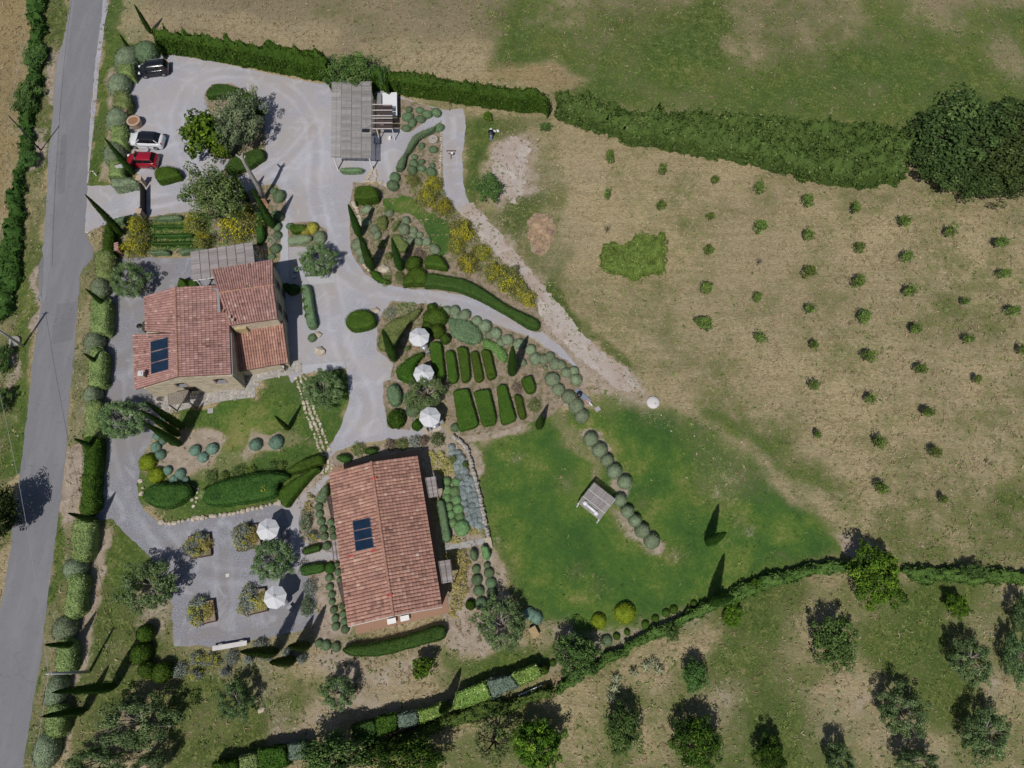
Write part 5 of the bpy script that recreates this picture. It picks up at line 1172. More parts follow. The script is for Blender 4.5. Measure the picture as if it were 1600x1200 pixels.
# ------------------------------------------------------------------ cars
def car(px, py, head, L, W, Hh, paint, roofmat, label, style):
    """head: direction of the nose; style: profile numbers"""
    x, y = P(px, py, .7); t = thing('parked_car', label, 'car', (x, y, 0), head, 'cars parked in the gravel yard')
    hl = L / 2
    hood, belt = style['hood'], style['belt']
    # body stations along x (nose at +x): x, half width, shoulder height, bottom
    st = [(hl, .52, .50, .30), (hl * .97, .72, .62, .20), (hl * .88, .86, .70 * hood, .18), (hl * .62, .97, .80 * hood, .18), (style['ws'], 1.0, belt, .18), (0, 1.0, belt * 1.01, .18), (-hl * .5, 1.0, belt * 1.03, .18), (-hl * .82, .97, belt * 1.04, .18), (-hl * .95, .90, belt, .22), (-hl, .74, belt * .84, .32)]
    ny = 9; V = []; a = W / 2
    for sx, hw, zt, zb in st:
        ring = [(-1, zb), (-1.0, zb + .12), (-1.02, (zb + zt) / 2), (-.99, zt * .93), (-.90, zt), (-.5, zt + .025), (0, zt + .035), (.5, zt + .025), (.90, zt), (.99, zt * .93), (1.02, (zb + zt) / 2), (1.0, zb + .12), (1, zb)]
        V += [[sx, u * hw * a, z] for u, z in ring]
    n = 13; F = [[i * n + k, (i + 1) * n + k, (i + 1) * n + k + 1, i * n + k + 1] for i in range(len(st) - 1) for k in range(n - 1)]
    mb = MB(); mb.add(V, F, smooth=True); m0 = len(V)
    mb.F.append((np.array([list(range(n))]), np.array([.5]), 0, False)); mb.F.append((np.array([list(range(m0 - 1, m0 - 1 - n, -1))]), np.array([.5]), 0, False))
    body = part('body', mb, paint, t)
    # cabin: glass shell with a painted roof
    ws, rs, re, be = style['ws'], style['rs'], style['re'], style['be']
    def loop(x0, x1, hw0, hw1, z): return [[x0, hw0, z], [x1, hw1, z], [x1, -hw1, z], [x0, -hw0, z]]
    bz, rz = belt - .02, Hh - .06
    lo = loop(ws, be, a * .90, a * .88, bz); hi = loop(rs, re, a * .72, a * .70, rz)
    for nm, idx in (('windscreen', (0, 3)), ('rear_window', (1, 2)), ('side_window', (0, 1)), ('side_window', (2, 3))):
        i, j = idx; mb = MB(); mb.add([lo[i], lo[j], hi[j], hi[i]], [[0, 1, 2, 3]]); part(nm, mb, 'car_glass', t)
    for i in range(4):
        mb = MB(); mb.beam(lo[i], hi[i], .07, .07); part('pillar', mb, paint, t)
    for sgn in (1, -1):
        xm = (ws + be) / 2 - .15; mb = MB(); mb.beam([xm, sgn * a * .90, bz], [(rs + re) / 2 - .08, sgn * a * .72, rz], .08, .04); part('pillar', mb, 'car_black' if roofmat == 'car_black' else paint, t)
    rr = 6; V = []
    for i, u in enumerate(np.linspace(0, 1, rr)):
        xx = rs + (re - rs) * u; hw = a * (.74 - .02 * u) * (1 if 0 < i < rr - 1 else .97); cz = rz + .05 * math.sin(math.pi * min(1, .25 + u * .6))
        V += [[xx, -hw, rz - .01], [xx, -hw * .9, cz + .01], [xx, 0, cz + .03], [xx, hw * .9, cz + .01], [xx, hw, rz - .01]]
    F = [[i * 5 + k, (i + 1) * 5 + k, (i + 1) * 5 + k + 1, i * 5 + k + 1] for i in range(rr - 1) for k in range(4)]
    mb = MB(); mb.add(V, F, smooth=True); part('roof', mb, roofmat, t)
    if style.get('rails'):
        for sgn in (1, -1): mb = MB(); mb.beam([rs - .1, sgn * a * .66, rz + .09], [re + .1, sgn * a * .64, rz + .09], .04, .04); part('roof_rail', mb, 'grey_metal', t)
    for sx in (hl * .60, -hl * .60):
        for sgn in (1, -1):
            mb = MB(); mb.tube([[sx, sgn * (a - .12), .31], [sx, sgn * (a + .035), .31]], .31, 14, smooth=False); w = part('wheel', mb, 'tyre', t); mb = MB(); mb.tube([[sx, sgn * (a + .0), .31], [sx, sgn * (a + .05), .31]], .20, 10, smooth=False); part('rim', mb, 'rim', w)
    for sgn in (1, -1):
        mb = MB(); mb.box((hl * .90, sgn * a * .66, .66 * hood), (.26, .30, .12), sgn * -.35); part('headlight', mb, 'headlight', t)
        mb = MB(); mb.box((-hl * .965, sgn * a * .74, belt * .88), (.10, .16, .26)); part('tail_light', mb, 'tail_light', t)
        mb = MB(); mb.box((ws - .12, sgn * (a + .08), belt + .06), (.12, .20, .13)); part('wing_mirror', mb, paint, t)
        mb = MB(); mb.beam([ws - .1, sgn * (a * 1.015), belt * .60], [-hl * .55, sgn * (a * 1.015), belt * .60], .02, .05); part('door_trim', mb, 'black_plastic', t)
    mb = MB(); mb.box((hl * .985, 0, .36), (.08, a * 1.3, .14)); part('bumper', mb, 'black_plastic' if paint != 'car_white' else 'car_white', t)
    if style.get('seat'):
        for sgn in (1, -1): mb = MB(); mb.box((.35, sgn * .38, .98), (.5, .46, .12)); mb.box((.12, sgn * .38, 1.15), (.14, .46, .45)); part('seat', mb, 'red_seat', t)
    return t
def heading(a, b): p, q = P(*a), P(*b); d = q - p; return math.atan2(d[1], d[0])
h0 = heading((266, 103), (216, 109))
car(239.5, 107, h0, 3.70, 1.62, 1.56, 'car_black', 'car_black', 'small boxy black car with roof rails parked by the top hedge', dict(hood=1.12, belt=.98, ws=.95, rs=.45, re=-1.55, be=-1.75, rails=1, seat=0))
car(228, 218, heading((255, 219), (200, 216)), 4.22, 1.80, 1.50, 'car_white', 'car_black', 'white crossover car with a black roof parked between stone tub and red car', dict(hood=1.14, belt=.98, ws=1.02, rs=.35, re=-1.35, be=-1.85))
car(221.5, 249.5, heading((246, 250), (198, 249)), 3.70, 1.66, 1.46, 'car_red', 'car_red', 'dark red hatchback parked next to the white car', dict(hood=1.08, belt=.95, ws=.95, rs=.40, re=-1.35, be=-1.70))
# ------------------------------------------------------------------ yard furniture
t = thing('stone_tub', 'round stone tub with a terracotta lid beside the white car', 'tub', (*P(214, 196), 0)); mb = MB(); mb.lathe([(.66, 0), (.74, .35), (.80, .85), (.82, .92), (.57, .92), (.56, .85)], 24); part('tub_wall', mb, 'brick_cap', t)
for sgn in (1, -1): mb = MB(); a = np.linspace(0, math.pi, 12); mb.prism([[.56 * math.cos(q), sgn * (.56 * math.sin(q) + .006)] for q in a], .84, .87 + .0); part('lid_half', mb, 'terracotta', t)
def meter_niche(px, py, label, rz):
    x, y = P(px, py); t = thing('brick_niche', label, 'brick niche', (x, y, 0), rz, 'small brick meter niches with tiled tops'); mb = MB(); mb.box((0, 0, .5), (.45, .95, 1.0)); part('brick_body', mb, 'brick', t); mb = MB(); mb.box((-.02, -.1, .45), (.47, .5, .6)); part('door', mb, 'pale_concrete', t)
    for i in range(5): mb = MB(); y0 = -.46 + i * .22; mb.tube([[-.3, y0, 1.05], [.3, y0, 1.10]], .095, 6); part('tile', mb, 'pink_brick', t)
meter_niche(201.5, 179, 'small brick niche with tiled top above the stone tub', .1); meter_niche(189, 393, 'small brick niche with tiled top beside the roadside hedge shadow', .25)
def pillar(px, py, label):
    x, y = P(px, py); t = thing('gate_pillar', label, 'gate pillar', (x, y, 0), -.02, 'brick gate pillars'); mb = MB(); mb.box((0, 0, .72), (.50, .50, 1.44)); part('shaft', mb, 'plaster', t); mb = MB(); mb.box((0, 0, 1.47), (.62, .62, .07)); part('cap', mb, 'brick_cap', t)
pillar(226, 290, 'brick gate pillar beside the flat grey-green hedge block'); pillar(226, 341, 'brick gate pillar beside the yellow broom at the entrance')
ga, gb = P(228.5, 298), P(228.5, 345); t = thing('sliding_gate', 'dark brown steel sliding gate between the two entrance pillars', 'gate', (*((ga + gb) / 2), 0)); go = np.array([*((ga + gb) / 2), 0])
mb = LMB(go); mb.beam([*ga, .08], [*gb, .08], .07, .10); mb.beam([*ga, 1.38], [*gb, 1.38], .07, .09); mb.beam([*ga, .05], [*ga, 1.4], .07, .08); mb.beam([*gb, .05], [*gb, 1.4], .07, .08); lpart('gate_frame', mb, 'gate_steel', t)
for i in range(22):
    u0, u1 = (i + .03) / 22, (i + .97) / 22; p, q = ga + (gb - ga) * u0, ga + (gb - ga) * u1; mb = LMB(go); mb.beam([*p, .74], [*q, .74], .03, 1.2); lpart('panel', mb, 'gate_steel', t)
def post_marker(px, py, label):
    x, y = P(px, py); t = thing('road_marker', label, 'road marker', (x, y, 0), .3, 'white road marker posts'); mb = MB(); mb.prism([[-.07, -.05], [.07, -.05], [.06, .05], [-.06, .05]], 0, .78); part('post', mb, 'white_paint', t); mb = MB(); mb.prism([[-.072, -.053], [.072, -.053], [.062, .053], [-.062, .053]], .60, .70); part('band', mb, 'black_plastic', t)
post_marker(150.5, 274, 'white road marker post in the verge above the driveway mouth'); post_marker(142, 369, 'white road marker post in the verge below the driveway mouth')
x, y = P(199, 274); t = thing('entrance_sign', 'white sign board with a red edge on a post among the entrance hedge', 'sign', (x, y, 0), .35); mb = MB(); mb.tube([[0, 0, 0], [0, 0, 2.2]], .04, 6); part('post', mb, 'rust', t); mb = MB(); mb.box((0, -.05, 1.75), (.95, .05, .75), 0); part('board', mb, 'white_paint', t); mb = MB(); mb.box((0, -.05, 2.15), (1.0, .07, .06)); part('rim', mb, 'rust', t)
# recycling bin by the yard trees
x, y = P(411.5, 177); t = thing('wheelie_bin', 'green bin with a pale blue lid at the edge of the tree island', 'bin', (x, y, 0), .2); mb = MB(); mb.prism([[-.26, -.26], [.26, -.26], [.26, .26], [-.26, .26]], 0, .95); part('bin_body', mb, 'yellow_plastic' if 0 else 'pine_leaf', t); mb = MB(); mb.box((0, .02, 1.0), (.58, .62, .08)); part('lid', mb, 'headlight', t)
for s in (-.2, .2): mb = MB(); mb.tube([[s - .03, .28, .1], [s + .03, .28, .1]], .1, 8); part('wheel', mb, 'tyre', t)
# poles and wires
def pole(base, h, r, label, mat='pole_grey', cross=True):
    x, y = P(*base); t = thing('utility_pole', label, 'utility pole', (x, y, 0), .2, 'utility poles along the road'); mb = MB(); mb.tube([[0, 0, 0], [0, 0, h]], [r, r * .7], 9); part('pole_shaft', mb, mat, t)
    if cross:
        mb = MB(); mb.beam([-.30, 0, h - .25], [.30, 0, h - .25], .05, .06); part('crossarm', mb, 'grey_metal', t)
        for s in (-.25, .25, 0): mb = MB(); mb.lathe([(.0, .1), (.04, .08), (.04, 0), (.02, 0)], 6, (s, 0, h - .2 if s else h)); part('insulator', mb, 'white_paint', t)
    return np.array([x, y, h])
t1 = pole((140, 1049.5), 6.3, .14, 'pale grey utility pole standing behind the roadside hedge in the grass'); t2 = pole((36.5, 540.5), 6.6, .14, 'pale grey utility pole beside the round concrete cover across the road'); t3 = pole((64, 235), 5.9, .09, 'thin dark utility pole on the far road verge', 'black_plastic', False)
def wire(a, b, label, sag=.5, r=.016):
    a, b = np.asarray(a), np.asarray(b); pts = [a + (b - a) * u - np.array([0, 0, sag * 4 * u * (1 - u)]) for u in np.linspace(0, 1, 18)]; mb = MB(); mb.tube(pts, r, 4, cap=False); solo('overhead_wire', mb, 'wire', label, 'wire')
far1 = np.array([*P(40, 1240, 6.3), 6.3]); wire(t2 - [0, 0, .1], t1 - [0, 0, .1], 'overhead wire crossing the road between the two pale poles', 1.0); wire(t1 - [0, 0, .1], far1, 'overhead wire leaving the picture over the road at lower left', .3)
wire(np.array([*P(42, -30, 5.8), 5.8]), t3, 'overhead wire over the golden field to the thin dark pole', .4); wire(t3, np.array([*P(-6, 420, 5.9), 5.9]), 'overhead wire running down the far verge from the thin dark pole', .3)
mb = MB(); x, y = P(24, 534); t = thing('concrete_cover', 'round pale concrete cover in the verge under the utility pole', 'cover', (x, y, 0)); mb.lathe([(.62, 0), (.62, .22), (.56, .26), (0, .27)], 20); part('cover_disc', mb, 'paving_stone', t); mb = MB(); mb.lathe([(.14, .27), (.14, .30), (0, .30)], 10); part('inspection_lid', mb, 'concrete', t)
# dead leaning trunk with its cut top
x, y = P(413, 312); t = thing('dead_tree_trunk', 'tall bare grey tree trunk with stub branches among the cypresses', 'tree trunk', (x, y, 0)); mb = MB(); mb.tube([[0, 0, 0], [.05, .08, 2.5], [0, .05, 5.0], [-.1, .25, 6.9], [-.15, .25, 7.4]], [.30, .26, .22, .19, .16], 9); part('trunk', mb, 'dead_trunk', t)
for a, z, l in ((2.7, 7.1, .7), (.6, 7.0, .45), (1.2, 7.3, .4), (-1.0, 6.6, .35)): mb = MB(); mb.tube([[-.12, .25, z - .2], [-.12 + l * math.cos(a), .25 + l * math.sin(a), z + .25]], [.12, .07], 6); part('stub_branch', mb, 'dead_trunk', t)
mb = MB(); x, y = P(413, 320); t = thing('brick_box', 'small terracotta brick box with an open dark side at the trunk foot', 'brick box', (x, y, 0), .1); mb.box((0, .0, .55), (.9, .08, 1.1)); mb.box((-.42, -.4, .55), (.08, .8, 1.1)); mb.box((0, -.4, .05), (.9, .8, .1)); part('brick_wall', mb, 'brick', t)
# ------------------------------------------------------------------ umbrellas with tables
def umbrella(px, py, rpx, label, rot, table=True, h=2.45):
    x, y = P(px, py, h); R = rpx * mpp(px, py, h); t = thing('parasol', label, 'parasol', (x, y, 0), rot, 'white garden parasols')
    rim = [[R * math.cos(a), R * math.sin(a), h - .16] for a in np.arange(8) * math.pi / 4]; apex = [0, 0, h + .34]
    for i in range(8):
        a, b = np.array(rim[i]), np.array(rim[(i + 1) % 8]); mid = (a + b) / 2; ap = np.array(apex); q = lambda p, u: ap + (p - ap) * u
        V = [ap, *[q(a, u) for u in (.5, 1)], *[q(mid, u) - [0, 0, .035 * u] for u in (.5, 1)], *[q(b, u) for u in (.5, 1)]]
        vd = [a - [0, 0, .12], mid - [0, 0, .15], b - [0, 0, .12]]
        mb = MB(); mb.add(V + vd, [[1, 2, 4, 3], [3, 4, 6, 5]]); mb.add(V + vd, [[0, 1, 3], [0, 3, 5]]); mb.add(V + vd, [[2, 7, 8, 4], [4, 8, 9, 6]]); part('canopy_panel', mb, 'umbrella_cloth', t)
        mb = MB(); mb.beam(ap - [0, 0, .03], a - [0, 0, .02], .025, .02); part('rib', mb, 'grey_metal', t)
        mb = MB(); mb.beam([0, 0, h - .45], q(a, .55) - [0, 0, .03], .018, .018); part('strut', mb, 'grey_metal', t)
    mb = MB(); mb.tube([[0, 0, 0], [0, 0, h + .38]], .025, 6); part('pole', mb, 'grey_metal', t); mb = MB(); mb.lathe([(.20, h + .30), (.03, h + .40), (0, h + .44)], 8); part('top_cap', mb, 'umbrella_cloth', t); mb = MB(); mb.lathe([(.32, 0), (.32, .07), (.06, .10), (.05, .3)], 12); part('base', mb, 'grey_metal', t)
    return x, y
UM = [(654.5, 525.5, 16.6, 'white parasol nearest the lane, between two box hedges', .3), (661.7, 582.7, 16.6, 'white parasol beside the leafy hedge, middle of the three garden parasols', .12), (671.3, 650.6, 17.2, 'white parasol over a tan slab, lowest of the three garden parasols', .25), (417.7, 827, 18.0, 'white parasol on the gravel court above the round olive tree', .2), (429, 933, 18.4, 'white parasol on the gravel court below the round olive tree', .28)]
um_at = [umbrella(*u) for u in UM]
def tset(x, y, rz, place, n=4):
    t = thing('round_table', 'small grey round table under the parasol ' + place, 'table', (x + .35, y - .1, 0), rz); mb = MB(); mb.lathe([(.0, .74), (.42, .74), (.42, .71), (0, .71)], 18); part('tabletop', mb, 'grey_metal', t); mb = MB(); mb.tube([[0, 0, 0], [0, 0, .72]], .03, 6); part('stem', mb, 'grey_metal', t); mb = MB(); mb.lathe([(.24, 0), (.24, .03), (.04, .05)], 12); part('foot', mb, 'grey_metal', t)
    for i in range(n):
        a = rz + i * 6.283 / n + .5; cx, cy = x + .35 + .72 * math.cos(a), y - .1 + .72 * math.sin(a); c = thing('garden_chair', 'grey metal chair %s the table under the parasol ' % ('right of' if (math.cos(a) > 0) else 'left of') + place, 'chair', (cx, cy, 0), a, 'chairs under the parasol ' + place)
        mb = MB(); mb.box((0, 0, .45), (.42, .42, .03)); part('seat', mb, 'grey_metal', c); mb = MB(); mb.box((.20, 0, .68), (.03, .42, .40)); part('backrest', mb, 'grey_metal', c)
        for u in (-.18, .18):
            for w in (-.18, .18): mb = MB(); mb.box((u, w, .225), (.03, .03, .45)); part('leg', mb, 'grey_metal', c)
for (x, y), pl, n in zip(um_at, ('nearest the lane', 'beside the leafy hedge', 'over the tan slab', 'above the round olive', 'below the round olive'), (2, 2, 2, 2, 2)): tset(x, y - .25, rnd.random() * 3, pl, n)
def brick_patio(pts, label, mat, z=.03, rows=9):
    poly = PP(pts); mb = MB(); mb.prism(poly, 0, z); b = solo('patio', mb, 'concrete', label, 'paving'); q = [np.array([*p, z]) for p in poly]; 
    mb = MB()
    for i in range(rows):
        for j in range(rows): slab_quad(mb, [bil(q, (i + .04) / rows, (j + .04) / rows) + [0, 0, .012], bil(q, (i + .96) / rows, (j + .04) / rows) + [0, 0, .012], bil(q, (i + .96) / rows, (j + .96) / rows) + [0, 0, .012], bil(q, (i + .04) / rows, (j + .96) / rows) + [0, 0, .012]], .012, val=rnd.random())
    part('paving_tile', mb, mat, b, 'stuff')
brick_patio([(643, 546), (672, 541), (668, 515), (645, 518)], 'terracotta tile patio under the parasol nearest the lane', 'terracotta_paving'); brick_patio([(650, 604), (672, 598), (668, 575), (650, 580)], 'terracotta tile patio under the middle garden parasol', 'terracotta_paving'); brick_patio([(662, 679), (690, 674), (687, 650), (662, 655)], 'tan square patio under the lowest garden parasol', 'brick_cap' if 0 else 'pale_stone', rows=2)
# ------------------------------------------------------------------ planters of the court
def planter(corners, label, side):
    p = PP(corners, .4); c = p.mean(0); o = np.array([*c, 0]); t = thing('raised_planter', label, 'planter', tuple(o), 0, 'square rusty planters on the gravel court')
    for i in range(4): mb = LMB(o); mb.beam([*p[i], .19], [*p[(i + 1) % 4], .19], .05, .38); lpart('edge_board', mb, 'corten', t)
    mb = LMB(o); mb.prism(c + (p - c) * .96, 0, .32); lpart('soil', mb, 'soil', t); return p
PLN = [([(294, 838), (327, 833), (329.5, 867), (297, 873)], 'square planter with yellow flowering grey bushes, left in the upper pair', [(302, 852, 13, 15), (313, 841, 9, 8), (306, 864, 10, 7)], (320, 852, 9, 15)),
       ([(366, 824), (402, 818.5), (407.5, 852.5), (371, 861)], 'square planter with grey bushes beside the upper court parasol', [(377, 836, 12, 14), (386, 828, 9, 8), (380, 850, 11, 9)], (397, 838, 8, 16)),
       ([(378, 924), (413.5, 918.5), (417.5, 954), (383, 962)], 'square planter with grey bushes beside the lower court parasol', [(388, 930, 11, 14), (384, 946, 11, 13), (397, 938, 8, 8)], (409, 940, 7, 15)),
       ([(298, 942), (333, 937), (337, 970), (303, 978)], 'square planter with one yellow flowering bush and golden grass, lower left', [(310, 942, 12, 9), (303, 955, 11, 14), (308, 967, 9, 9)], (326, 955, 8, 15))]
for co_, lb, bs, gr in PLN:
    planter(co_, lb, 0)
    where = lb.split('square planter with ')[1]
    for i, (x, y, a, b) in enumerate(bs): fluffy(x, y, a * 1.4, 'helichrysum', '%s grey helichrysum bush with yellow heads in the planter of %s' % (ORD[i], ' '.join(where.split()[-5:])), h=1.05, ry=b * 1.3, n=1700, leaf=.15, asp=.4, flowers='broom_flower', name='grey_bush', cat='bush', group='grey bushes in the planters')
    x, y, a, b = gr; fluffy(x, y, a * 1.25, 'golden_grass', 'clump of golden green grass in the planter of %s' % ' '.join(where.split()[-5:]), h=.8, ry=b, n=1100, leaf=.32, asp=.14, name='grass_clump', cat='grass', group='grass clumps in the planters')
a, b = P(335, 1013.5), P(388.5, 1004.5); o = np.array([*((a + b) / 2), 0]); t = thing('bench', 'long white concrete bench at the lower edge of the gravel court', 'bench', tuple(o)); mb = LMB(o); mb.beam([*a, .45], [*b, .45], .42, .09); lpart('seat', mb, 'pale_concrete', t)
d = (b - a) / np.hypot(*(b - a))
for u in (.22, .84): c = a + (b - a) * u; mb = LMB(o); mb.beam([*(c - np.array([-d[1], d[0]]) * .16), .205], [*(c + np.array([-d[1], d[0]]) * .30), .205], .36, .40); lpart('leg', mb, 'pale_concrete', t)
for x, y, lb in ((355.5, 899, 'small white drain cover in the middle of the gravel court'),): 
    c = P(x, y); mb = MB(); mb.box((c[0], c[1], .02), (.32, .32, .04), .3); solo('drain_cover', mb, 'pale_concrete', lb, 'cover')
# ------------------------------------------------------------------ stones
def stone_mesh(v):
    rng = np.random.default_rng(v + 900); bm = bmesh.new(); bmesh.ops.create_icosphere(bm, subdivisions=1, radius=1)
    for q in bm.verts:
        q.co *= 1 + rng.uniform(-.22, .22); q.co.z *= .8
    me = bpy.data.meshes.new('stone'); bm.to_mesh(me); bm.free(); at = me.attributes.new('v', 'FLOAT', 'FACE'); at.data.foreach_set('value', rng.uniform(.2, .9, len(me.polygons)).astype(np.float32)); return me
ST = {}
def stone(px, py, sx, sy, sz, mat, parent=None, label=None, name='stone', group=None, z=0.0, o=None):
    k = (rnd.randrange(4), mat)
    if k not in ST: me = stone_mesh(k[0] + len(mat)); me.materials.append(MATS[mat]); ST[k] = me
    a = P(px, py); ob = link(name, ST[k], parent); ob.scale = (sx, sy, sz); ob.rotation_euler = (0, 0, rnd.uniform(0, 6.28)); ob.location = (a[0] - (o[0] if o is not None else 0), a[1] - (o[1] if o is not None else 0), z + sz * .35)
    if label: tag(ob, label, 'boulder', group)
    return ob
def stone_line(pts, label, cat, name, step=.42, size=.22, mat='pale_stone', hz=.2, jit=.06, rows=1, z=0.0):
    w = PP(pts); r = resample(w, step, closed=False); o = np.array([*r.mean(0), 0]); t = thing(name, label, cat, tuple(o)); 
    for p in r:
        for q in range(rows):
            k = (rnd.randrange(4), mat)
            if k not in ST: me = stone_mesh(k[0] + len(mat)); me.materials.append(MATS[mat]); ST[k] = me
            ob = link('stone', ST[k], t); s = size * rnd.uniform(.7, 1.35); ob.scale = (s * rnd.uniform(.9, 1.3), s, hz * rnd.uniform(.8, 1.2)); ob.rotation_euler = (0, 0, rnd.uniform(0, 6.28)); ob.location = (p[0] - o[0] + rnd.uniform(-jit, jit) + q * .0, p[1] - o[1] + rnd.uniform(-jit, jit), z + hz * .3 + q * hz)
    return t
stone_line([(252, 817), (270, 818), (300, 811), (330, 807), (370, 801), (400, 794), (437, 786)], 'edging of pale stones between the farmhouse garden and the gravel court', 'stone edging', 'stone_edging')
stone_line([(690, 196), (689.5, 220), (688.5, 250), (687, 275), (686, 300)], 'line of small pale stones along the top gravel track', 'stone edging', 'stone_edging', .35, .17, hz=.12)
stone_line([(552, 317), (557, 325), (560, 335), (566, 350)], 'tumbled pinkish stones between the two cypresses at the lane bend', 'stone edging', 'stone_edging', .33, .26)
stone_line([(583, 262), (580, 270), (575, 276), (572, 283), (583, 284), (588, 276), (586, 268)], 'heap of flat stones between the small hedge and the box block', 'stone heap', 'stone_heap', .3, .24)
stone_line([(596, 285), (602, 289), (608, 293)], 'three pale stones at the foot of the serpentine hedge', 'stones', 'stone_group', .4, .26)
stone_line([(565, 390), (563, 375)], 'pale stones at the lane edge beside the grey domes', 'stones', 'stone_group', .5, .2); stone_line([(569, 415), (576, 421)], 'pale stones at the lane bend by the second cypress', 'stones', 'stone_group', .4, .24)
stone_line([(220, 752), (224, 762), (221, 772)], 'pale stones at the end of the dark hedge above the court', 'stones', 'stone_group', .4, .25)
# garden path of stepping stones
def stone_path(pts, label, width, cell, nm='stepping_stones', n=None, mat='pale_stone'):
    w = PP(pts); r = resample(w, cell * .72, closed=False); o = np.array([*r.mean(0), 0]); t = thing(nm, label, 'path', tuple(o)); k = max(1, int(round(width / cell)))
    for i, p in enumerate(r):
        d = r[min(i + 1, len(r) - 1)] - r[max(0, i - 1)]; d = d / np.hypot(*d); nn = np.array([-d[1], d[0]])
        for q in range(k):
            if rnd.random() < .12: continue
            c = p + nn * ((q + .5) / k - .5) * width + d * (cell * .35 * (q % 2)) + np.array([rnd.uniform(-.07, .07), rnd.uniform(-.07, .07)]); m = rnd.randint(5, 7); rr = cell * rnd.uniform(.26, .52); a0 = rnd.uniform(0, 6)
            poly = [[c[0] - o[0] + rr * rnd.uniform(.75, 1.15) * math.cos(a0 + 6.283 * j / m), c[1] - o[1] + rr * rnd.uniform(.75, 1.15) * math.sin(a0 + 6.283 * j / m)] for j in range(m)]; mb = MB(); mb.prism(poly, 0, .06 + rnd.uniform(0, .02), val=rnd.random()); part('stone', mb, mat, t)
stone_path([(468, 586), (474, 604), (479, 624), (484, 642), (490, 657), (496, 672), (501, 686), (506, 700), (511, 712), (513, 728), (509, 740)], 'path of pale stepping stones running down beside the farmhouse lawn', 1.3, .40)
stone_path([(305, 762), (304, 772), (303, 782)], 'wide stone steps between the two dark hedges of the farmhouse garden', .9, .42, 'stone_steps'); stone_path([(302.5, 790), (302.5, 797), (302.5, 803), (302, 809)], 'four stepping stones in the grass below the stone steps', .5, .5)
for x, y, s, lb in ((600, 422, .75, 'large pale boulder in the bed between the cypresses'), (586.5, 487, .6, 'pale boulder beside the big oval box bush'), (497, 523, .5, 'pale boulder at the foot of the striped hedge'), (500.5, 549, .8, 'largest pale boulder on the gravel below the striped hedge'), (409, 1109, .4, 'small pale boulder in the grass at the bottom'), (270, 912, .45, 'grey boulder at the edge of the court by the olive'), (265, 1132, .3, 'pale stone beside the lower olive in the grass')):
    stone(x, y, s, s * .75, s * .6, 'pale_stone', label=lb, name='boulder')
for x, y, s, lb in ((840, 352, 1.2, 'reddish rock at the left of the rock outcrop'), (851, 343, .9, 'dark ochre rock at the top of the rock outcrop'), (848, 360, 1.1, 'broad ochre rock in the middle of the rock outcrop'), (856, 368, .8, 'small ochre rock at the right of the rock outcrop'), (843, 380, .9, 'pinkish rock at the foot of the rock outcrop'), (833, 372, .7, 'low brown rock beside the grass edge of the outcrop'), (860, 352, .6, 'small brown rock at the far edge of the outcrop')):
    stone(x, y, s * .75, s * .55, s * .3, 'ochre_rock', label=lb, name='rock', group='rocks of the ochre outcrop')
sheet('bare_rock_ground', PP([(822, 345), (838, 332), (862, 338), (868, 362), (860, 385), (848, 402), (832, 392), (824, 370)]), .013, 'rock_ground', .5, .25, .6, seed=21)
# cottage garden retaining wall
stone_line([(708, 684), (722.6, 693), (733, 710), (739.6, 739.5), (746, 758.6), (752.4, 790.5), (760, 826), (764, 840)], 'curved dry stone retaining wall between the blue lavender bank and the lawn', 'wall', 'retaining_wall', .30, .21, 'paving_stone', .26, .05, 2)
mb = MB(); mb.prism(PP([(695, 853), (726, 846), (757, 841), (757, 850), (727, 856), (696, 863)]), 0, .05); solo('concrete_walk', mb, 'concrete', 'pale concrete walk from the cottage to the lawn steps', 'walk'); mb = MB(); mb.prism(PP([(757, 841), (767, 840), (770, 856), (764, 857), (762, 848), (758, 849)]), 0, .25); solo('stone_step', mb, 'pale_stone', 'pale stone step block at the end of the concrete walk', 'step')
# odds and ends
t = thing('millstone', 'round pale millstone lying in the bed under the serpentine hedge', 'millstone', (*P(677, 219), 0)); mb = MB(); mb.lathe([(.56, 0), (.60, .12), (.58, .30), (.42, .34), (.40, .31), (.22, .31), (.20, .35), (.09, .35), (.08, .25)], 22); part('stone_disc', mb, 'paving_stone', t)
x, y = P(706, 244); t = thing('hand_harrow', 'rusty metal frame with crossbars and a white float standing on the gravel track', 'frame', (x, y, 0), 0); mb = MB(); mb.beam([-.1, -.45, .25], [-.1, .62, .25], .05, .05); part('drawbar', mb, 'rust', t)
for yy, l in ((.62, .55), (.18, .32)): mb = MB(); mb.beam([-.1 - l, yy, .25], [-.1 + l, yy, .25], .05, .05); part('crossbar', mb, 'rust', t)
for u, w in ((-.6, .62), (.42, .62), (-.1, -.45)): mb = MB(); mb.beam([u, w, 0], [u, w, .28], .04, .04); part('leg', mb, 'rust', t)
mb = MB(); mb.lathe([(0, .75), (.14, .7), (.17, .55), (.12, .42), (0, .4)], 10, (.08, .0, 0)); part('float', mb, 'white_paint', t); mb = MB(); mb.beam([.08, 0, .25], [.08, 0, .45], .05, .05); mb.beam([-.1, 0, .26], [.1, 0, .26], .04, .04); part('stem', mb, 'rust', t)
x, y = P(703, 167); t = thing('washing_line_frame', 'thin bare metal post frame at the top of the gravel track', 'frame', (x, y, 0)); mb = MB(); mb.tube([[0, -.6, 0], [0, -.6, .9]], .03, 5); mb.tube([[0, .3, 0], [0, .3, .9]], .03, 5); part('post', mb, 'rust', t); mb = MB(); mb.beam([0, -.65, .9], [0, .35, .9], .05, .05); mb.beam([-.1, .3, .9], [.7, .4, .9], .04, .04); part('rail', mb, 'rust', t)
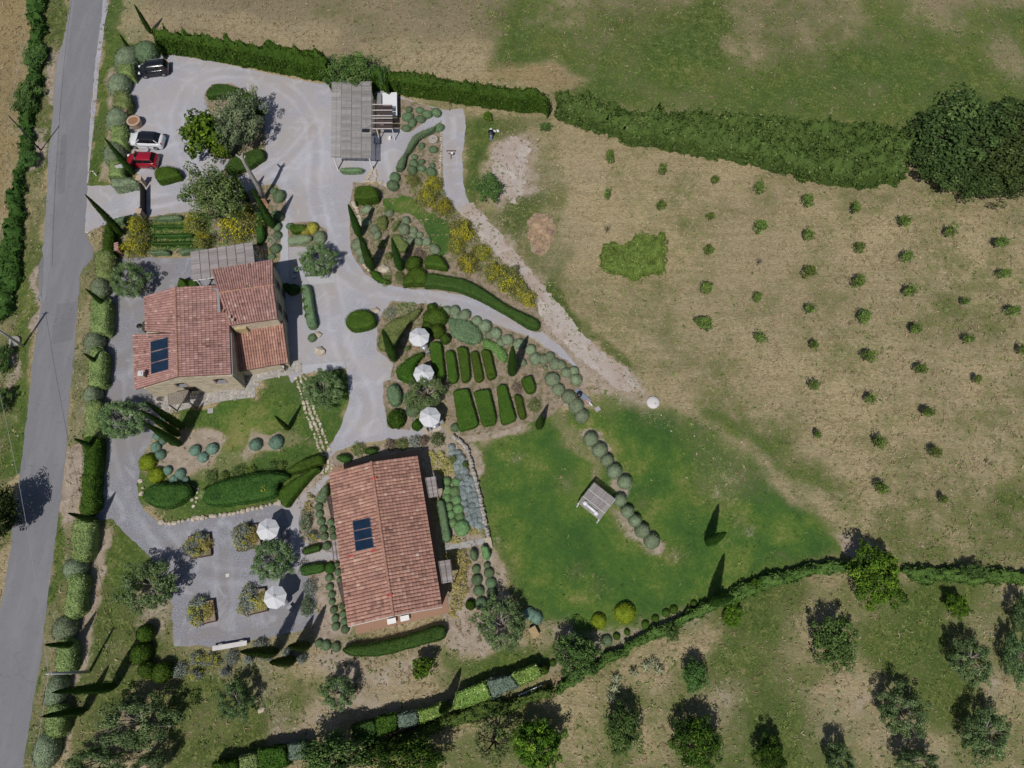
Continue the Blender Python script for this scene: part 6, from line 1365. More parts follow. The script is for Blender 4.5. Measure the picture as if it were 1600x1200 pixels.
x, y = P(1020, 629.5); t = thing('tank_lid', 'round white tank lid in the grass between field and lawn', 'tank lid', (x, y, 0)); mb = MB(); mb.lathe([(.66, 0), (.66, .22), (.62, .27), (.3, .31), (0, .32)], 28); part('lid_disc', mb, 'pale_concrete', t); mb = MB(); mb.lathe([(.08, .31), (.08, .36), (0, .36)], 8, (.2, -.2, 0)); part('vent', mb, 'concrete', t)
a, b = P(900, 610), P(922, 629); o = np.array([*((a + b) / 2), 0]); t = thing('pump_pit', 'blue grey pump slab with a black round cap beside the dome row', 'pump cover', tuple(o)); mb = LMB(o); mb.beam([*a, .08], [*b, .08], .5, .16); lpart('slab', mb, 'blue_grey', t); c = P(905, 617); mb = LMB(o); mb.lathe([(.30, 0), (.30, .35), (.24, .40), (0, .42)], 16, (*c, 0)); lpart('cap', mb, 'black_plastic', t); c1_, c2_ = P(920, 629), P(925, 634.5); mb = LMB(o); mb.beam([*c1_, .12], [*c2_, .12], .12, .12); lpart('pipe', mb, 'white_paint', t); c = P(918, 627.5); mb = LMB(o); mb.box((*c, .12), (.4, .35, .2), .6); lpart('box', mb, 'pink_brick', t)
c = P(933.6, 639.3); mb = MB(); mb.box((*c, .05), (.55, .5, .10), .5); solo('square_cover', mb, 'concrete', 'square grey cover in the lawn beside the pump slab', 'cover')
x, y = P(767, 214); t = thing('standpipe', 'black round cap on a blue grey pipe in the upper grass', 'standpipe', (x, y, 0)); mb = MB(); mb.lathe([(.26, 0), (.26, .8), (.34, .82), (.34, .92), (0, .95)], 14); part('cap', mb, 'black_plastic', t); mb = MB(); mb.box((.02, -.35, .35), (.3, .3, .7)); part('pipe_box', mb, 'blue_grey', t)
for i, (x, y) in enumerate(((767, 203), (773, 205.5), (778, 205))): stone(x, y, .22, .2, .18, 'white_paint', label='%s of three small white stones behind the black standpipe' % ['left', 'middle', 'right'][i], name='white_stone')
x, y = P(834, 988); t = thing('wooden_chest', 'tan wooden chest with a lid near the open olive tree', 'chest', (x, y, 0), .5); mb = MB(); mb.box((0, 0, .28), (.62, .85, .56)); part('chest_body', mb, 'tan_wood', t); mb = MB(); mb.box((0, 0, .60), (.70, .95, .07)); part('lid', mb, 'tan_wood', t); mb = MB(); mb.box((-.33, .1, .42), (.04, .12, .1)); part('latch', mb, 'grey_metal', t)
a, b = P(811, 1090), P(848, 1074); o = np.array([*((a + b) / 2), 0]); d = (b - a) / np.hypot(*(b - a)); nn = np.array([-d[1], d[0]]); t = thing('ladder', 'pale aluminium ladder lying in the shade beside the flowering hedge', 'ladder', tuple(o))
for s in (-.22, .22): mb = LMB(o); mb.beam([*(a + nn * s), .32], [*(b + nn * s), .42], .06, .08); lpart('rail', mb, 'headlight', t)
for i in range(11): c = a + (b - a) * ((i + .5) / 11); mb = LMB(o); mb.beam([*(c - nn * .22), .36], [*(c + nn * .22), .36], .05, .05); lpart('rung', mb, 'headlight', t)
x, y = P(850, 1073); t = thing('fuel_can', 'yellow can with a blue cap at the end of the ladder', 'can', (x, y, 0), .4); mb = MB(); mb.box((0, 0, .26), (.36, .26, .5)); part('can_body', mb, 'yellow_plastic', t); mb = MB(); mb.box((.05, -.3, .15), (.3, .25, .3)); part('blue_box', mb, 'blue_plastic', t)
x, y = P(609, 217); t = thing('white_bucket', 'small white bucket on the gravel below the slatted awning', 'bucket', (x, y, 0)); mb = MB(); mb.lathe([(.17, 0), (.20, .36), (.17, .36), (.16, .3), (0, .3)], 12); part('bucket_wall', mb, 'white_paint', t); mb = MB(); mb.tube([[-.19, 0, .34], [0, .1, .46], [.19, 0, .34]], .012, 4); part('handle', mb, 'grey_metal', t)
x, y = P(590.5, 210); t = thing('gas_bottles', 'yellow gas bottle in the shade under the slatted awning', 'gas bottle', (x, y, 0)); mb = MB(); mb.lathe([(.16, 0), (.16, .75), (.10, .88), (.05, .92), (.05, 1.0), (0, 1.0)], 12); part('bottle', mb, 'yellow_plastic', t); mb = MB(); mb.lathe([(.10, .9), (.10, 1.06), (.09, 1.06), (.09, .9)], 10); part('collar', mb, 'yellow_plastic', t)
x, y = P(590, 223); t = thing('wheelbarrow', 'blue grey wheelbarrow in the shade along the carport edge', 'wheelbarrow', (x, y, 0), 1.6); mb = MB(); V = [[-.4, -.25, .3], [.35, -.2, .3], [.35, .2, .3], [-.4, .25, .3], [-.55, -.36, .62], [.55, -.3, .6], [.55, .3, .6], [-.55, .36, .62]]; mb.add(V, [[0, 3, 2, 1], [0, 1, 5, 4], [1, 2, 6, 5], [2, 3, 7, 6], [3, 0, 4, 7]]); part('tray', mb, 'blue_grey', t); mb = MB(); mb.tube([[.62, -.05, .2], [.62, .05, .2]], .2, 12); part('wheel', mb, 'tyre', t)
for s in (-.25, .25): mb = MB(); mb.beam([.6, s * .3, .2], [-1.0, s, .5], .04, .04); part('handle', mb, 'grey_metal', t)
x, y = P(224, 515); t = thing('air_conditioner', 'grey air conditioning box against the west wall of the farmhouse', 'air conditioner', (x, y, 0), .1); mb = MB(); mb.box((0, 0, .5), (.55, .95, .8)); part('casing', mb, 'grey_metal', t); mb = MB(); mb.lathe([(.3, 0), (.3, .03), (0, .03)], 14, (0, 0, .9)); part('fan_grille', mb, 'black_plastic', t)
x, y = P(239, 459); t = thing('garden_lamp', 'black round garden lamp on a short post by the farmhouse corner', 'lamp', (x, y, 0)); mb = MB(); mb.tube([[0, 0, 0], [0, 0, 1.9]], .03, 6); part('post', mb, 'black_plastic', t); mb = MB(); mb.lathe([(0, 2.25), (.18, 2.15), (.24, 2.0), (.15, 1.9), (0, 1.88)], 12); part('lamp_shade', mb, 'black_plastic', t)
for x, y, lb in ((461, 425, 'pale grey stool in the house shade, upper of two'), (461, 434, 'dark stool in the house shade, lower of two')): c = P(x, y); mb = MB(); t = thing('garden_stool', lb, 'stool', (*c, 0), .2); mb.box((0, 0, .42), (.45, .45, .05)); part('seat', mb, 'grey_metal', t); mb = MB(); mb.box((0, 0, .2), (.3, .3, .4)); part('base', mb, 'grey_metal', t)
c = P(329, 642); mb = MB(); mb.box((*c, .03), (.55, .55, .06), .1); solo('stepping_slab', mb, 'concrete', 'square pale slab at the edge of the paving by the canopy', 'slab'); c = P(402, 601); mb = MB(); mb.box((*c, .03), (.4, .4, .06), .1); solo('stepping_slab', mb, 'concrete', 'small pale slab in the lawn corner by the paving step', 'slab')
# the person by the lean-to
def person(px, py, label, rz):
    x, y = P(px, py); t = thing('person', label, 'person', (x, y, 0), rz)
    pts = {'pelvis': (0, 0, .88, .13), 'belly': (0, 0, 1.02, .125), 'chest': (.01, 0, 1.25, .15), 'neck': (.03, 0, 1.42, .055), 'head': (.05, 0, 1.53, .085), 'top': (.05, 0, 1.62, .075)}
    for s, n in ((1, 'l'), (-1, 'r')):
        pts.update({'hip' + n: (0, .09 * s, .84, .10), 'knee' + n: (.06 * s, .10 * s, .46, .065), 'ank' + n: (-.02 + .08 * s, .10 * s, .09, .045), 'toe' + n: (.14 + .08 * s, .11 * s, .04, .04), 'sho' + n: (0, .18 * s, 1.34, .065), 'elb' + n: (.06, .24 * s, 1.08, .045), 'wri' + n: (.24, .20 * s, .98, .03), 'hand' + n: (.32, .18 * s, .97, .035)})
    E = [('pelvis', 'belly'), ('belly', 'chest'), ('chest', 'neck'), ('neck', 'head'), ('head', 'top')]
    for n in 'lr': E += [('pelvis', 'hip' + n), ('hip' + n, 'knee' + n), ('knee' + n, 'ank' + n), ('ank' + n, 'toe' + n), ('chest', 'sho' + n), ('sho' + n, 'elb' + n), ('elb' + n, 'wri' + n), ('wri' + n, 'hand' + n)]
    def skin(nm, keys, mat, grow, cut=None):
        ks = [k for k in pts if k in keys]; ed = [(ks.index(a), ks.index(b)) for a, b in E if a in ks and b in ks]; me = bpy.data.meshes.new(nm); me.from_pydata([pts[k][:3] for k in ks], ed, []); o = link(nm, me, t); me.materials.append(MATS[mat]); md = o.modifiers.new('skin', 'SKIN')
        lay = me.skin_vertices[0] if me.skin_vertices else None
        if lay is None:
            bpy.context.view_layer.objects.active = o; bpy.ops.mesh.customdata_skin_add(); lay = me.skin_vertices[0]
        for i, k in enumerate(ks): lay.data[i].radius = (pts[k][3] * grow,) * 2; lay.data[i].use_root = (i == 0)
        sm = o.modifiers.new('sub', 'SUBSURF'); sm.levels = 2; sm.render_levels = 2
    skin('body', set(pts), 'skin', 1.0); skin('shirt', {'belly', 'chest', 'shol', 'shor', 'elbl', 'elbr', 'pelvis'}, 'white_cloth', 1.18); skin('trousers', {'pelvis', 'hipl', 'hipr', 'kneel', 'kneer', 'ankl', 'ankr'}, 'dark_cloth', 1.15)
    mb = MB(); mb.lathe([(.0, 1.72), (.07, 1.70), (.115, 1.63), (.12, 1.56), (.09, 1.50)], 12, (.03, 0, 0)); part('hair', mb, 'hair', t)
person(446.5, 578, 'person in a white shirt and dark trousers standing by the lean-to wall', -2.2)
# ------------------------------------------------------------------ roadside hedge, from the top of the picture down
G1 = 'clipped shrubs of the roadside hedge'
road_bits = [
 ('d', 228, 80, 18, 15, 'lav_leaf', 'rounded green shrub at the top corner of the roadside hedge'),
 ('d', 197, 92, 18, 21, 'grey_leaf', 'largest grey-green dome of the roadside hedge, beside the black car'),
 ('h', [(182, 103), (204, 103), (205, 120), (184, 120)], 'pitt_leaf', 'yellow-green hedge piece just below the black car'),
 ('d', 186, 132, 17, 17, 'grey_leaf', 'grey-green roadside dome second from the top'),
 ('h', [(177, 146), (199, 146), (198, 170), (176, 170)], 'pitt_leaf', 'yellow-green hedge piece above the brick niche'),
 ('d', 183, 186, 17, 18, 'grey_leaf', 'grey-green roadside dome beside the stone tub'),
 ('h', [(173, 200), (194, 200), (192, 225), (173, 225)], 'pitt_leaf', 'yellow-green hedge piece left of the white car'),
 ('d', 179, 240, 17, 18, 'grey_leaf', 'grey-green roadside dome left of the red car'),
 ('h', [(170, 254), (190, 254), (188, 276), (170, 276)], 'pitt_leaf', 'yellow-green hedge piece behind the entrance sign'),
 ('h', [(169, 276), (213, 276), (217, 288), (210, 298), (193, 302), (177, 298), (170, 290)], 'grey_leaf', 'flat topped grey-green hedge block beside the gate'),
 ('h', [(161, 354), (171, 352), (172, 396), (158, 396)], 'laurel_leaf', 'dark green hedge column below the driveway mouth'),
 ('h', [(149, 396), (172, 394), (172, 436), (148, 438)], 'pitt_leaf', 'light green hedge piece below the entrance corner'),
 ('d', 157, 449, 14, 16, 'grey_leaf', 'grey-green roadside dome above the first hedge cypress'),
 ('h', [(141, 470), (166, 468), (165, 520), (141, 520)], 'pitt_leaf', 'long yellow-green hedge piece beside the dark road patch'),
 ('d', 147, 535, 15, 18, 'grey_leaf', 'grey-green roadside dome beside the lower end of the road patch'),
 ('h', [(139, 546), (160, 546), (158, 602), (137, 602)], 'pitt_leaf', 'yellow-green hedge piece between the two middle roadside domes'),
 ('d', 145, 618, 13, 17, 'grey_leaf', 'smaller greyish roadside dome left of the farmhouse corner'),
 ('h', [(134, 630), (157, 628), (152, 682), (127, 684)], 'pitt_leaf', 'light yellow-green hedge piece left of the upper round olive'),
 ('h', [(129, 682), (152, 680), (148, 745), (127, 745)], 'laurel_leaf', 'dark leafy hedge piece below the round olive'),
 ('h', [(127, 742), (148, 742), (146, 790), (138, 804), (122, 804)], 'box_leaf', 'dark green smooth hedge piece beside the gravel pull-in'),
 ('h', [(114, 814), (143, 814), (138, 872), (110, 872)], 'pitt_leaf', 'yellow-green hedge piece beside the grass triangle'),
 ('d', 117, 888, 18, 18, 'grey_leaf', 'grey-green roadside dome beside the lawn edge of the court'),
 ('h', [(105, 898), (130, 898), (122, 960), (99, 960)], 'pitt_leaf', 'yellow-green hedge piece beside the open olive on the grass'),
 ('d', 101, 982, 18, 22, 'grey_leaf', 'big grey-green roadside dome above the slim cypress'),
 ('h', [(89, 1002), (113, 1002), (108, 1045), (83, 1045)], 'pitt_leaf', 'yellow-green hedge piece by the utility pole'),
 ('d', 88, 1080, 16, 30, 'grey_leaf', 'long grey-green roadside dome under the pole top'),
 ('h', [(72, 1105), (98, 1105), (92, 1146), (66, 1146)], 'pitt_leaf', 'yellow-green hedge piece near the bottom of the roadside hedge'),
 ('d', 72, 1172, 19, 32, 'grey_leaf', 'lowest grey-green roadside dome at the bottom edge')]
for b in road_bits:
    if b[0] == 'd': dome(b[1], b[2], b[3], b[5], b[6], G1, ry=b[4], h=1.75, kind='fine', rz=0.0)
    else:
      q_ = b[1]; cy_ = sum(y for _, y in q_) / len(q_); q_ = [(x - (2 if x < sum(a for a, _ in q_) / len(q_) else -2) * (b[2] != 'grey_leaf'), y + (7 if y > cy_ else -7) * (b[2] != 'grey_leaf')) for x, y in q_]; hedge(q_, 1.6, b[2], b[3], G1, 120, .14, .14, .5, jit=.6, ragged=.12)
for base, h, r, lb in (((208, 272), 6.3, .45, 'leaning-looking tall cypress between roadside hedge and red car'), ((192, 367), 7.6, .48, 'tall cypress reaching over the driveway mouth'), ((170, 482), 4.6, .34, 'first slim cypress in the hedge beside the road patch'), ((160, 572), 3.6, .32, 'second slim cypress in the roadside hedge'), ((153, 703), 4.2, .36, 'slim cypress in the hedge below the round olive'), ((153, 816), 5.0, .40, 'slim cypress in the hedge beside the grass triangle'), ((121, 1008), 5.0, .38, 'slim cypress in the hedge above the utility pole'), ((178, 1073), 9.2, .55, 'long dark cypress on the grass beside the utility pole'), ((132, 1110), 6.2, .45, 'cypress below the utility pole, lowest by the road'),
                       ((207, 85), 3.2, .28, 'small cypress at the top corner of the roadside hedge'), ((236, 52), 4.4, .36, 'slim cypress at the left end of the top hedge'),
                       ((388, 315), 6.0, .42, 'dark cypress left of the dead trunk'), ((428, 356), 7.4, .52, 'thick cypress right of the dead trunk'), ((562, 369), 6.2, .52, 'first cypress at the lane bend'), ((581, 420), 7.2, .62, 'second and largest cypress at the lane bend'), ((626, 421), 6.4, .55, 'third cypress by the lane bend among yellowish shrubs'),
                       ((616.5, 562), 7.6, .62, 'cypress rising from the triangular rosemary bed'), ((800.5, 584.5), 7.4, .62, 'cypress at the lower corner of the dome row, by the box beds'), ((842, 668), 4.2, .48, 'small cypress at the lawn end of the box beds'),
                       ((286, 668), 8.0, .50, 'uppermost of the three cypresses by the farmhouse canopy'), ((280, 680), 8.0, .48, 'middle of the three cypresses by the farmhouse canopy'), ((281, 695), 7.6, .50, 'lowest of the three cypresses by the farmhouse canopy'), ((451, 671), 4.6, .30, 'small slender cypress alone on the farmhouse lawn'),
                       ((431, 1018), 9.2, .62, 'cypress beside the white bench'), ((480, 1010), 6.0, .55, 'cypress between the bench and the cottage'), ((457, 1033), 6.6, .58, 'lowest cypress below the court'), ((1106, 847.5), 6.2, .58, 'upper of the two cypresses standing alone on the lower lawn'), ((1111, 941), 7.4, .62, 'lower of the two cypresses on the lawn, by the ivy fence'), ((697, 1105), 5.4, .55, 'cypress cut into the flowering hedge at the bottom')):
    cypress(base, h, r, lb)
# ------------------------------------------------------------------ perimeter of the yard
hedge([(234, 42), (280, 50), (350, 60), (420, 71), (500, 75), (511, 86), (513, 128), (480, 122), (420, 110), (340, 96), (262, 82), (243, 70)], 2.9, 'laurel_leaf', 'long dark green laurel hedge along the top of the yard', None, 70, .27, .2, .6, spikes=1.9, ragged=.25, jit=.7)
tree('pine', 550, 112, 42, 28, 'broad bright green bush tree leaning over the carport roof', 3.4, 'bush_tree', 'tree')
hedge([(576, 100), (600, 106), (603, 138), (580, 140)], 2.8, 'laurel_leaf', 'short dark hedge stub right of the carport tree', None, 70, .22, .12, .4, spikes=.5)
tree('bushy', 598, 118, 9, 18, 'narrow blue-green conifer between the two top hedges', 3.0, 'conifer', 'tree', crownmat='blue')
hedge([(604, 108), (640, 111), (700, 122), (760, 130), (830, 139), (855, 144), (858, 174), (830, 176), (770, 169), (700, 158), (640, 150), (606, 142)], 2.6, 'laurel_leaf', 'dark green laurel hedge right of the carport, ending at the field gap', None, 70, .26, .18, .6, spikes=1.3, ragged=.2, jit=.7)
hedge([(870, 141), (940, 152), (1000, 172), (1070, 170), (1150, 178), (1250, 186), (1330, 190), (1400, 196), (1428, 218), (1420, 258), (1400, 284), (1330, 294), (1260, 282), (1180, 258), (1100, 246), (1010, 228), (930, 206), (874, 186)], 2.2, 'grass_thick', 'broad belt of reeds and brambles between meadow and sapling field', None, 75, .34, .45, 1.4, 'thicket', 'bramble_thicket', spikes=2.4, jit=1.0, ragged=.75) if 'grass_thick' in MATS else None
for i, (x, y, rx, ry, lb) in enumerate(((1505, 215, 72, 58, 'largest dark green tree at the right edge beside the thicket'), (1570, 240, 55, 58, 'dark green tree cut by the right picture edge'), (1475, 255, 42, 40, 'lower dark tree at the end of the thicket'), (1560, 280, 50, 26, 'low yellowish dark tree at the field edge on the right'), (1455, 225, 30, 36, 'darkest tree at the left of the dark group'), (1520, 275, 34, 28, 'small dark tree low in the middle of the group'), (1595, 190, 40, 44, 'upper dark tree cut by the right edge'))):
    tree('dark', x, y, rx, ry, lb, 5.5 if i < 2 else 4.0, group='dark trees at the right edge')
# yard island
hedge([(320, 146), (328, 131), (345, 128), (368, 134), (392, 146), (408, 162), (412, 180), (400, 178), (380, 160), (350, 152), (335, 158), (322, 155)], .9, 'yew_leaf', 'curved clipped hedge around the top of the tree island', None, 130, .12, .05, .3)
hedge([(348, 262), (360, 245), (385, 236), (405, 228), (414, 236), (413, 250), (400, 263), (375, 272), (356, 274)], .9, 'yew_leaf', 'clipped hedge around the lower end of the tree island', None, 130, .12, .05, .3)
tree('silver', 374, 188, 37, 42, 'large grey-green tree in the middle of the gravel yard', 5.2); tree('fig', 318, 205, 36, 34, 'bright green large leaved tree at the left of the tree island', 4.2); tree('fig', 345, 232, 20, 16, 'low yellow-green fig branches below the grey-green island tree', 2.6, 'fig_bush', 'bush')
tree('oak', 337, 303, 41, 42, 'broad olive green oak at the entrance bed', 5.6)
hedge([(239, 262), (250, 257), (270, 257), (281, 265), (283, 278), (275, 287), (252, 289), (241, 281)], 1.25, 'box_leaf', 'big rounded box bush standing alone in the yard', None, 150, .11, .03, .6, 'box bush', 'box_bush')
hedge([(528, 261), (566, 259), (572, 266), (566, 273), (530, 273)], .8, 'lav_leaf', 'low grey-green hedge at the foot of the carport', None, 150, .11, .04, .35)
hedge([(553, 291), (565, 287), (584, 288), (591, 296), (591, 312), (584, 321), (566, 323), (553, 316)], 1.6, 'box_leaf', 'tall square box block beside the lane below the carport', None, 150, .11, .025, .35, 'box block', 'box_block')
hedge([(537, 500), (542, 488), (556, 481), (574, 482), (586, 490), (588, 504), (580, 516), (562, 521), (545, 516)], 1.2, 'box_leaf', 'big oval clipped box bush in the lane crossing', None, 150, .11, .025, .45, 'box bush', 'box_bush')
# entrance bed
for x, y, r, ry, lb in ((214, 350, 15, 14, 'yellow broom just behind the lower gate pillar'), (214, 378, 21, 22, 'big yellow broom left of the striped hedges'), (303, 348, 22, 15, 'bright yellow broom above the pergola on the left'), (316, 376, 17, 12, 'yellow broom half hidden behind the pergola reed roof'), (376, 348, 32, 30, 'largest yellow broom of the entrance bed'), (382, 333, 14, 12, 'brightest small yellow broom beside the entrance oak')): broom(x, y, r, lb, 1.9, ry)
hedge([(237, 339), (250, 336), (285, 333), (286, 346), (240, 348)], .7, 'lav_leaf', 'grey-green hedge strip along the drive behind the gate', None, 150, .11)
for i, (y0, y1) in enumerate(((350, 359), (364, 374), (376, 386))): hedge([(230, y0), (300 + 4 * i, y0 - 1), (302 + 4 * i, y1 - 1), (232, y1)], .7, 'yew_leaf', '%s of three parallel clipped hedge strips beside the big broom' % ['upper', 'middle', 'lower'][i], 'striped hedges of the entrance bed', 130, .11)
hedge([(229, 391), (240, 389), (264, 388), (267, 399), (232, 401)], .75, 'lav_leaf', 'grey-green hedge piece above the upper left court, left of two', None, 150, .11); hedge([(277, 388), (300, 386), (330, 384), (330, 394), (280, 400)], .75, 'lav_leaf', 'grey-green hedge piece running under the pergola edge', None, 150, .11)
hedge([(163, 344), (192, 336), (214, 332), (222, 340), (195, 352), (178, 356), (165, 358)], .9, 'lav_leaf', 'grey-green mound hedge below the lower gate pillar', None, 150, .11, .05)
hedge([(398, 330), (410, 330), (412, 380), (400, 388)], 1.0, 'yew_leaf', 'dark shaded shrub strip left of the slab walkway', None, 90, .14, .15, cat='shrub', name='shrub_strip')
dome_row([(433, 337, 9, ), (433, 354, 7), (433.5, 367, 6.5), (430, 388, 8), (424.5, 401, 5.5)], 'lav_leaf', '{o} grey-green ball from the top in the row beside the slab walkway', 'balls along the slab walkway')
dome_row([(428, 299, 6), (436, 306, 9.5)], 'lav_leaf', '{o} of two grey-green balls beside the brick box', 'balls by the brick box'); dome(401, 327, 8, 'lav_leaf', 'shaded grey-green ball under the dead trunk', None)
fluffy(427, 374, 9, 'pale_silver', 'pale silvery tuft between the walkway balls', .6)
# little bed by the lane
hedge([(451, 350), (470, 348), (482, 351), (479, 366), (455, 368)], .8, 'box_leaf', 'small dark box hedge in the lane side bed', None, 150, .11); dome(453, 353, 5.5, 'lav_leaf', 'small ball at the corner of the lane side bed', None)
for x, y, rx, lb in ((478, 361, 8, 'left lobe of the yellow santolina in the lane side bed'), (488, 356, 9, 'right lobe of the yellow santolina in the lane side bed')): dome(x, y, rx, 'santolina', lb, 'yellow santolina mounds') if 'santolina' in MATS else None
hedge([(447.5, 370), (470, 365), (486, 363.5), (490, 372), (486, 381), (450, 385)], .75, 'grey_leaf', 'grey-green rounded hedge in the lane side bed', None, 160, .10); dome(499.5, 370.5, 10, 'grey_leaf', 'pale grey-green mound at the tip of the lane side bed', None)
# olives
for x, y, rx, ry, lb, h in ((497, 407, 28, 23, 'round olive with bare centre standing in the gravel lane', 2.9), (202, 437, 29, 24, 'round olive at the upper left court by the hedge', 3.0), (191, 655, 36, 28, 'wide round olive below the west corner of the farmhouse', 3.1), (505.5, 608, 29, 29, 'round olive with bare branches beside the stepping stone path', 2.9), (426.5, 874, 31, 32, 'round olive on the gravel court between the two parasols', 3.0), (232, 915, 43, 38, 'large open olive on the grass left of the court', 3.4), (212, 1128, 55, 40, 'widest olive in the grass near the bottom left', 3.6), (367, 1094, 28, 28, 'sparse open olive in the dry grass below the court', 2.8), (528, 1082, 26, 26, 'sparse olive in the dry grass above the bottom hedge', 2.9), (783, 974, 39, 38, 'big open olive with a hollow crown below the cottage domes', 3.2), (665, 615, 30, 28, 'olive between the two lower garden parasols', 2.8), (1515, 1032, 28, 36, 'upper olive of the lower right orchard', 3.4), (1410, 1112, 34, 38, 'left olive of the lower right orchard', 3.4), (1540, 1146, 38, 34, 'right olive of the lower right orchard', 3.4), (1313, 1192, 28, 24, 'olive at the bottom edge between two green bushes', 3.2), (1432, 1192, 30, 22, 'olive at the bottom edge of the orchard, right of centre', 3.2), (1604, 965, 18, 34, 'olive cut by the right edge beside the fence', 3.2), (150, 1190, 44, 24, 'olive at the bottom edge near the road hedge', 3.2), (230, 1200, 30, 24, 'dark olive cut by the bottom edge', 3.2)):
    tree('olive_round' if lb.startswith(('round', 'wide round', 'big open')) else 'olive', x, y, rx * .97, ry * .97, lb, h, 'olive_tree', 'olive tree')
# ------------------------------------------------------------------ bed with serpentine hedge
dome_row([(639, 171, 5.2), (637, 182, 7.5), (656, 172, 5.5), (667, 178, 7), (682, 175.5, 7), (657, 185.5, 6.5), (644, 191.5, 6.8), (635, 200, 6)], 'lav_leaf', '{o} of the eight dark grey-green balls right of the garden shed', 'balls by the garden shed')
hedge([(681, 194), (686, 203), (676, 210), (660, 216), (651, 224), (647, 234), (641, 242), (634, 248), (630, 262), (627, 271), (615, 268), (619, 255), (625, 243), (632, 238), (636, 228), (641, 214), (652, 205), (666, 200)], .95, 'lav_leaf', 'winding serpentine grey-green hedge between path and gravel track', None, 150, .11, .03, .35)
dome_row([(686, 199, 7), (617, 276.5, 7.8), (613.5, 289.5, 8.7)], 'lav_leaf', '{o} ball at the ends of the serpentine hedge, from the top', 'balls ending the serpentine hedge')
dome_row([(659, 227.5, 5), (677, 233, 6.3), (647.7, 245, 4.5), (646, 255.5, 6.8), (658.5, 252.7, 5), (658.5, 263, 5.6), (675.5, 258.7, 4.6), (644, 265.5, 7.6), (673.5, 268.5, 8)], 'lav_leaf', '{o} small ball, counting down, in the soil bed with the millstone', 'small balls in the millstone bed')
for x, y, r, ry, lb, bl in ((645, 280, 12, 10, 'small dull broom under the serpentine hedge', .2), (678, 286, 14, 13, 'brightest yellow broom beside the top gravel track', 1), (668, 304, 19, 17, 'large broom below the brightest one by the track', .6), (692, 322, 18, 14, 'broom at the bend of the gravel track', .6), (720, 358, 23, 18, 'large broom with many flowers left of the dirt track', 1), (713, 384, 15, 12, 'mid green broom with few flowers above the box block', .6), (752, 392, 15, 16, 'narrow broom close to the dirt track', .6), (732, 408, 20, 16, 'wide pale broom behind the small box block', .6), (772, 424, 18, 16, 'left part of the lowest broom group', .6), (797, 434, 24, 22, 'largest broom at the lower end of the group', .6), (822, 460, 15, 20, 'lowest yellow broom by the dirt track', 1)): broom(x, y, r, lb, None, ry, bl)
Gs = 'grey domes of the lane bend bed'
dome_row([(574, 327, 7.5), (608, 333, 6.2), (634, 344.5, 6.8), (631, 358, 9.2), (646, 360, 6), (656, 366.5, 5), (645, 367.5, 5.5), (642, 375.5, 6), (654, 377, 6.3), (666.5, 377, 6.7), (679, 389.5, 8.2), (629, 375.5, 6.3), (572, 347, 6.5), (585, 358, 8), (589, 367, 6.7)], 'grey_leaf', '{o} grey-green dome, reading order, in the bed of three cypresses', Gs)
dome_row([(560, 381, 11), (564, 393, 8), (568, 404, 8)], 'grey_leaf', '{o} pale dome from the top along the lane edge by the cypress', 'pale domes on the lane edge')
for p, lb in (([(587, 352), (590, 338), (594, 330), (602, 333), (606, 350), (602, 364), (596, 362)], 'upper left rosemary mound behind the second cypress'), ([(611, 360), (614, 345), (622, 340), (630, 342), (626, 350), (619, 357), (619, 364), (612, 364)], 'hook shaped rosemary mound beside the grey domes'), ([(587, 385), (590, 374), (600, 369), (606, 374), (604, 386), (592, 390)], 'middle rosemary mound between two cypresses'), ([(611, 366), (622, 362), (632, 376), (642, 382), (636, 394), (628, 400), (618, 390)], 'rosemary mound right of the third cypress'), ([(598, 400), (604, 390), (612, 390), (614, 406), (602, 408)], 'lowest small rosemary mound above the boulder'), ([(608, 342), (611, 337), (616, 340), (613, 347), (608, 348)], 'smallest yellowish mound under a grey dome')): hedge(p, .7, 'rosemary_leaf', lb, 'yellowish rosemary mounds', 140, .13, .12, .35, 'shrub', 'rosemary_mound')
fluffy(655, 398, 12, 'dry_leaf', 'dry brownish shrub left of the small box block', .8); hedge([(663, 401), (672, 394), (688, 396), (694, 404), (702, 421), (694, 424), (674, 421), (662, 416)], 1.1, 'box_leaf', 'small box block between cypresses and brooms', None, 150, .11, .03, .4, 'box block', 'box_block')
hedge([(576, 421), (588, 420), (600, 436), (618, 441), (618, 445), (598, 445), (582, 436)], .6, 'laurel_leaf', 'low leafy hedge at the lane corner by the boulder', None, 110, .15, .1)
dome(646, 412, 12, 'box_leaf', 'round box head above the long curved hedge', None, kind='box', h=1.3)
hedge([(628, 447), (633, 424), (650, 413), (664, 420), (672, 438), (666, 450)], 1.15, 'box_leaf', 'leafy box lump at the left end of the curved hedge', None, 130, .14, .08, .5)
hedge([(666, 424), (700, 430), (726, 434), (752, 448), (792, 476), (840, 498), (848, 506), (846, 516), (838, 520), (828, 517), (790, 493), (750, 471), (716, 457), (684, 452), (660, 450), (664, 438)], 1.05, 'yew_leaf', 'long curved clipped hedge along the lane towards the dirt track', None, 150, .11, .025, .3)
for x, y, r, lb in ((602, 437, 9, 'dry low shrub in the corner bed'), (625, 432, 10, 'loose green shrub beside the box lump')): fluffy(x, y, r, 'rosemary_leaf', lb, .6)
grassmass([(628, 272), (660, 268), (692, 290), (712, 325), (735, 350), (770, 395), (830, 445), (838, 478), (800, 470), (750, 430), (700, 395), (700, 345), (668, 330), (640, 305)], .32, 'rosemary_leaf', 'low weedy ground cover under the brooms along the dirt track', 'ground_cover', 'ground cover', 26, .26, .4, kind='stuff')
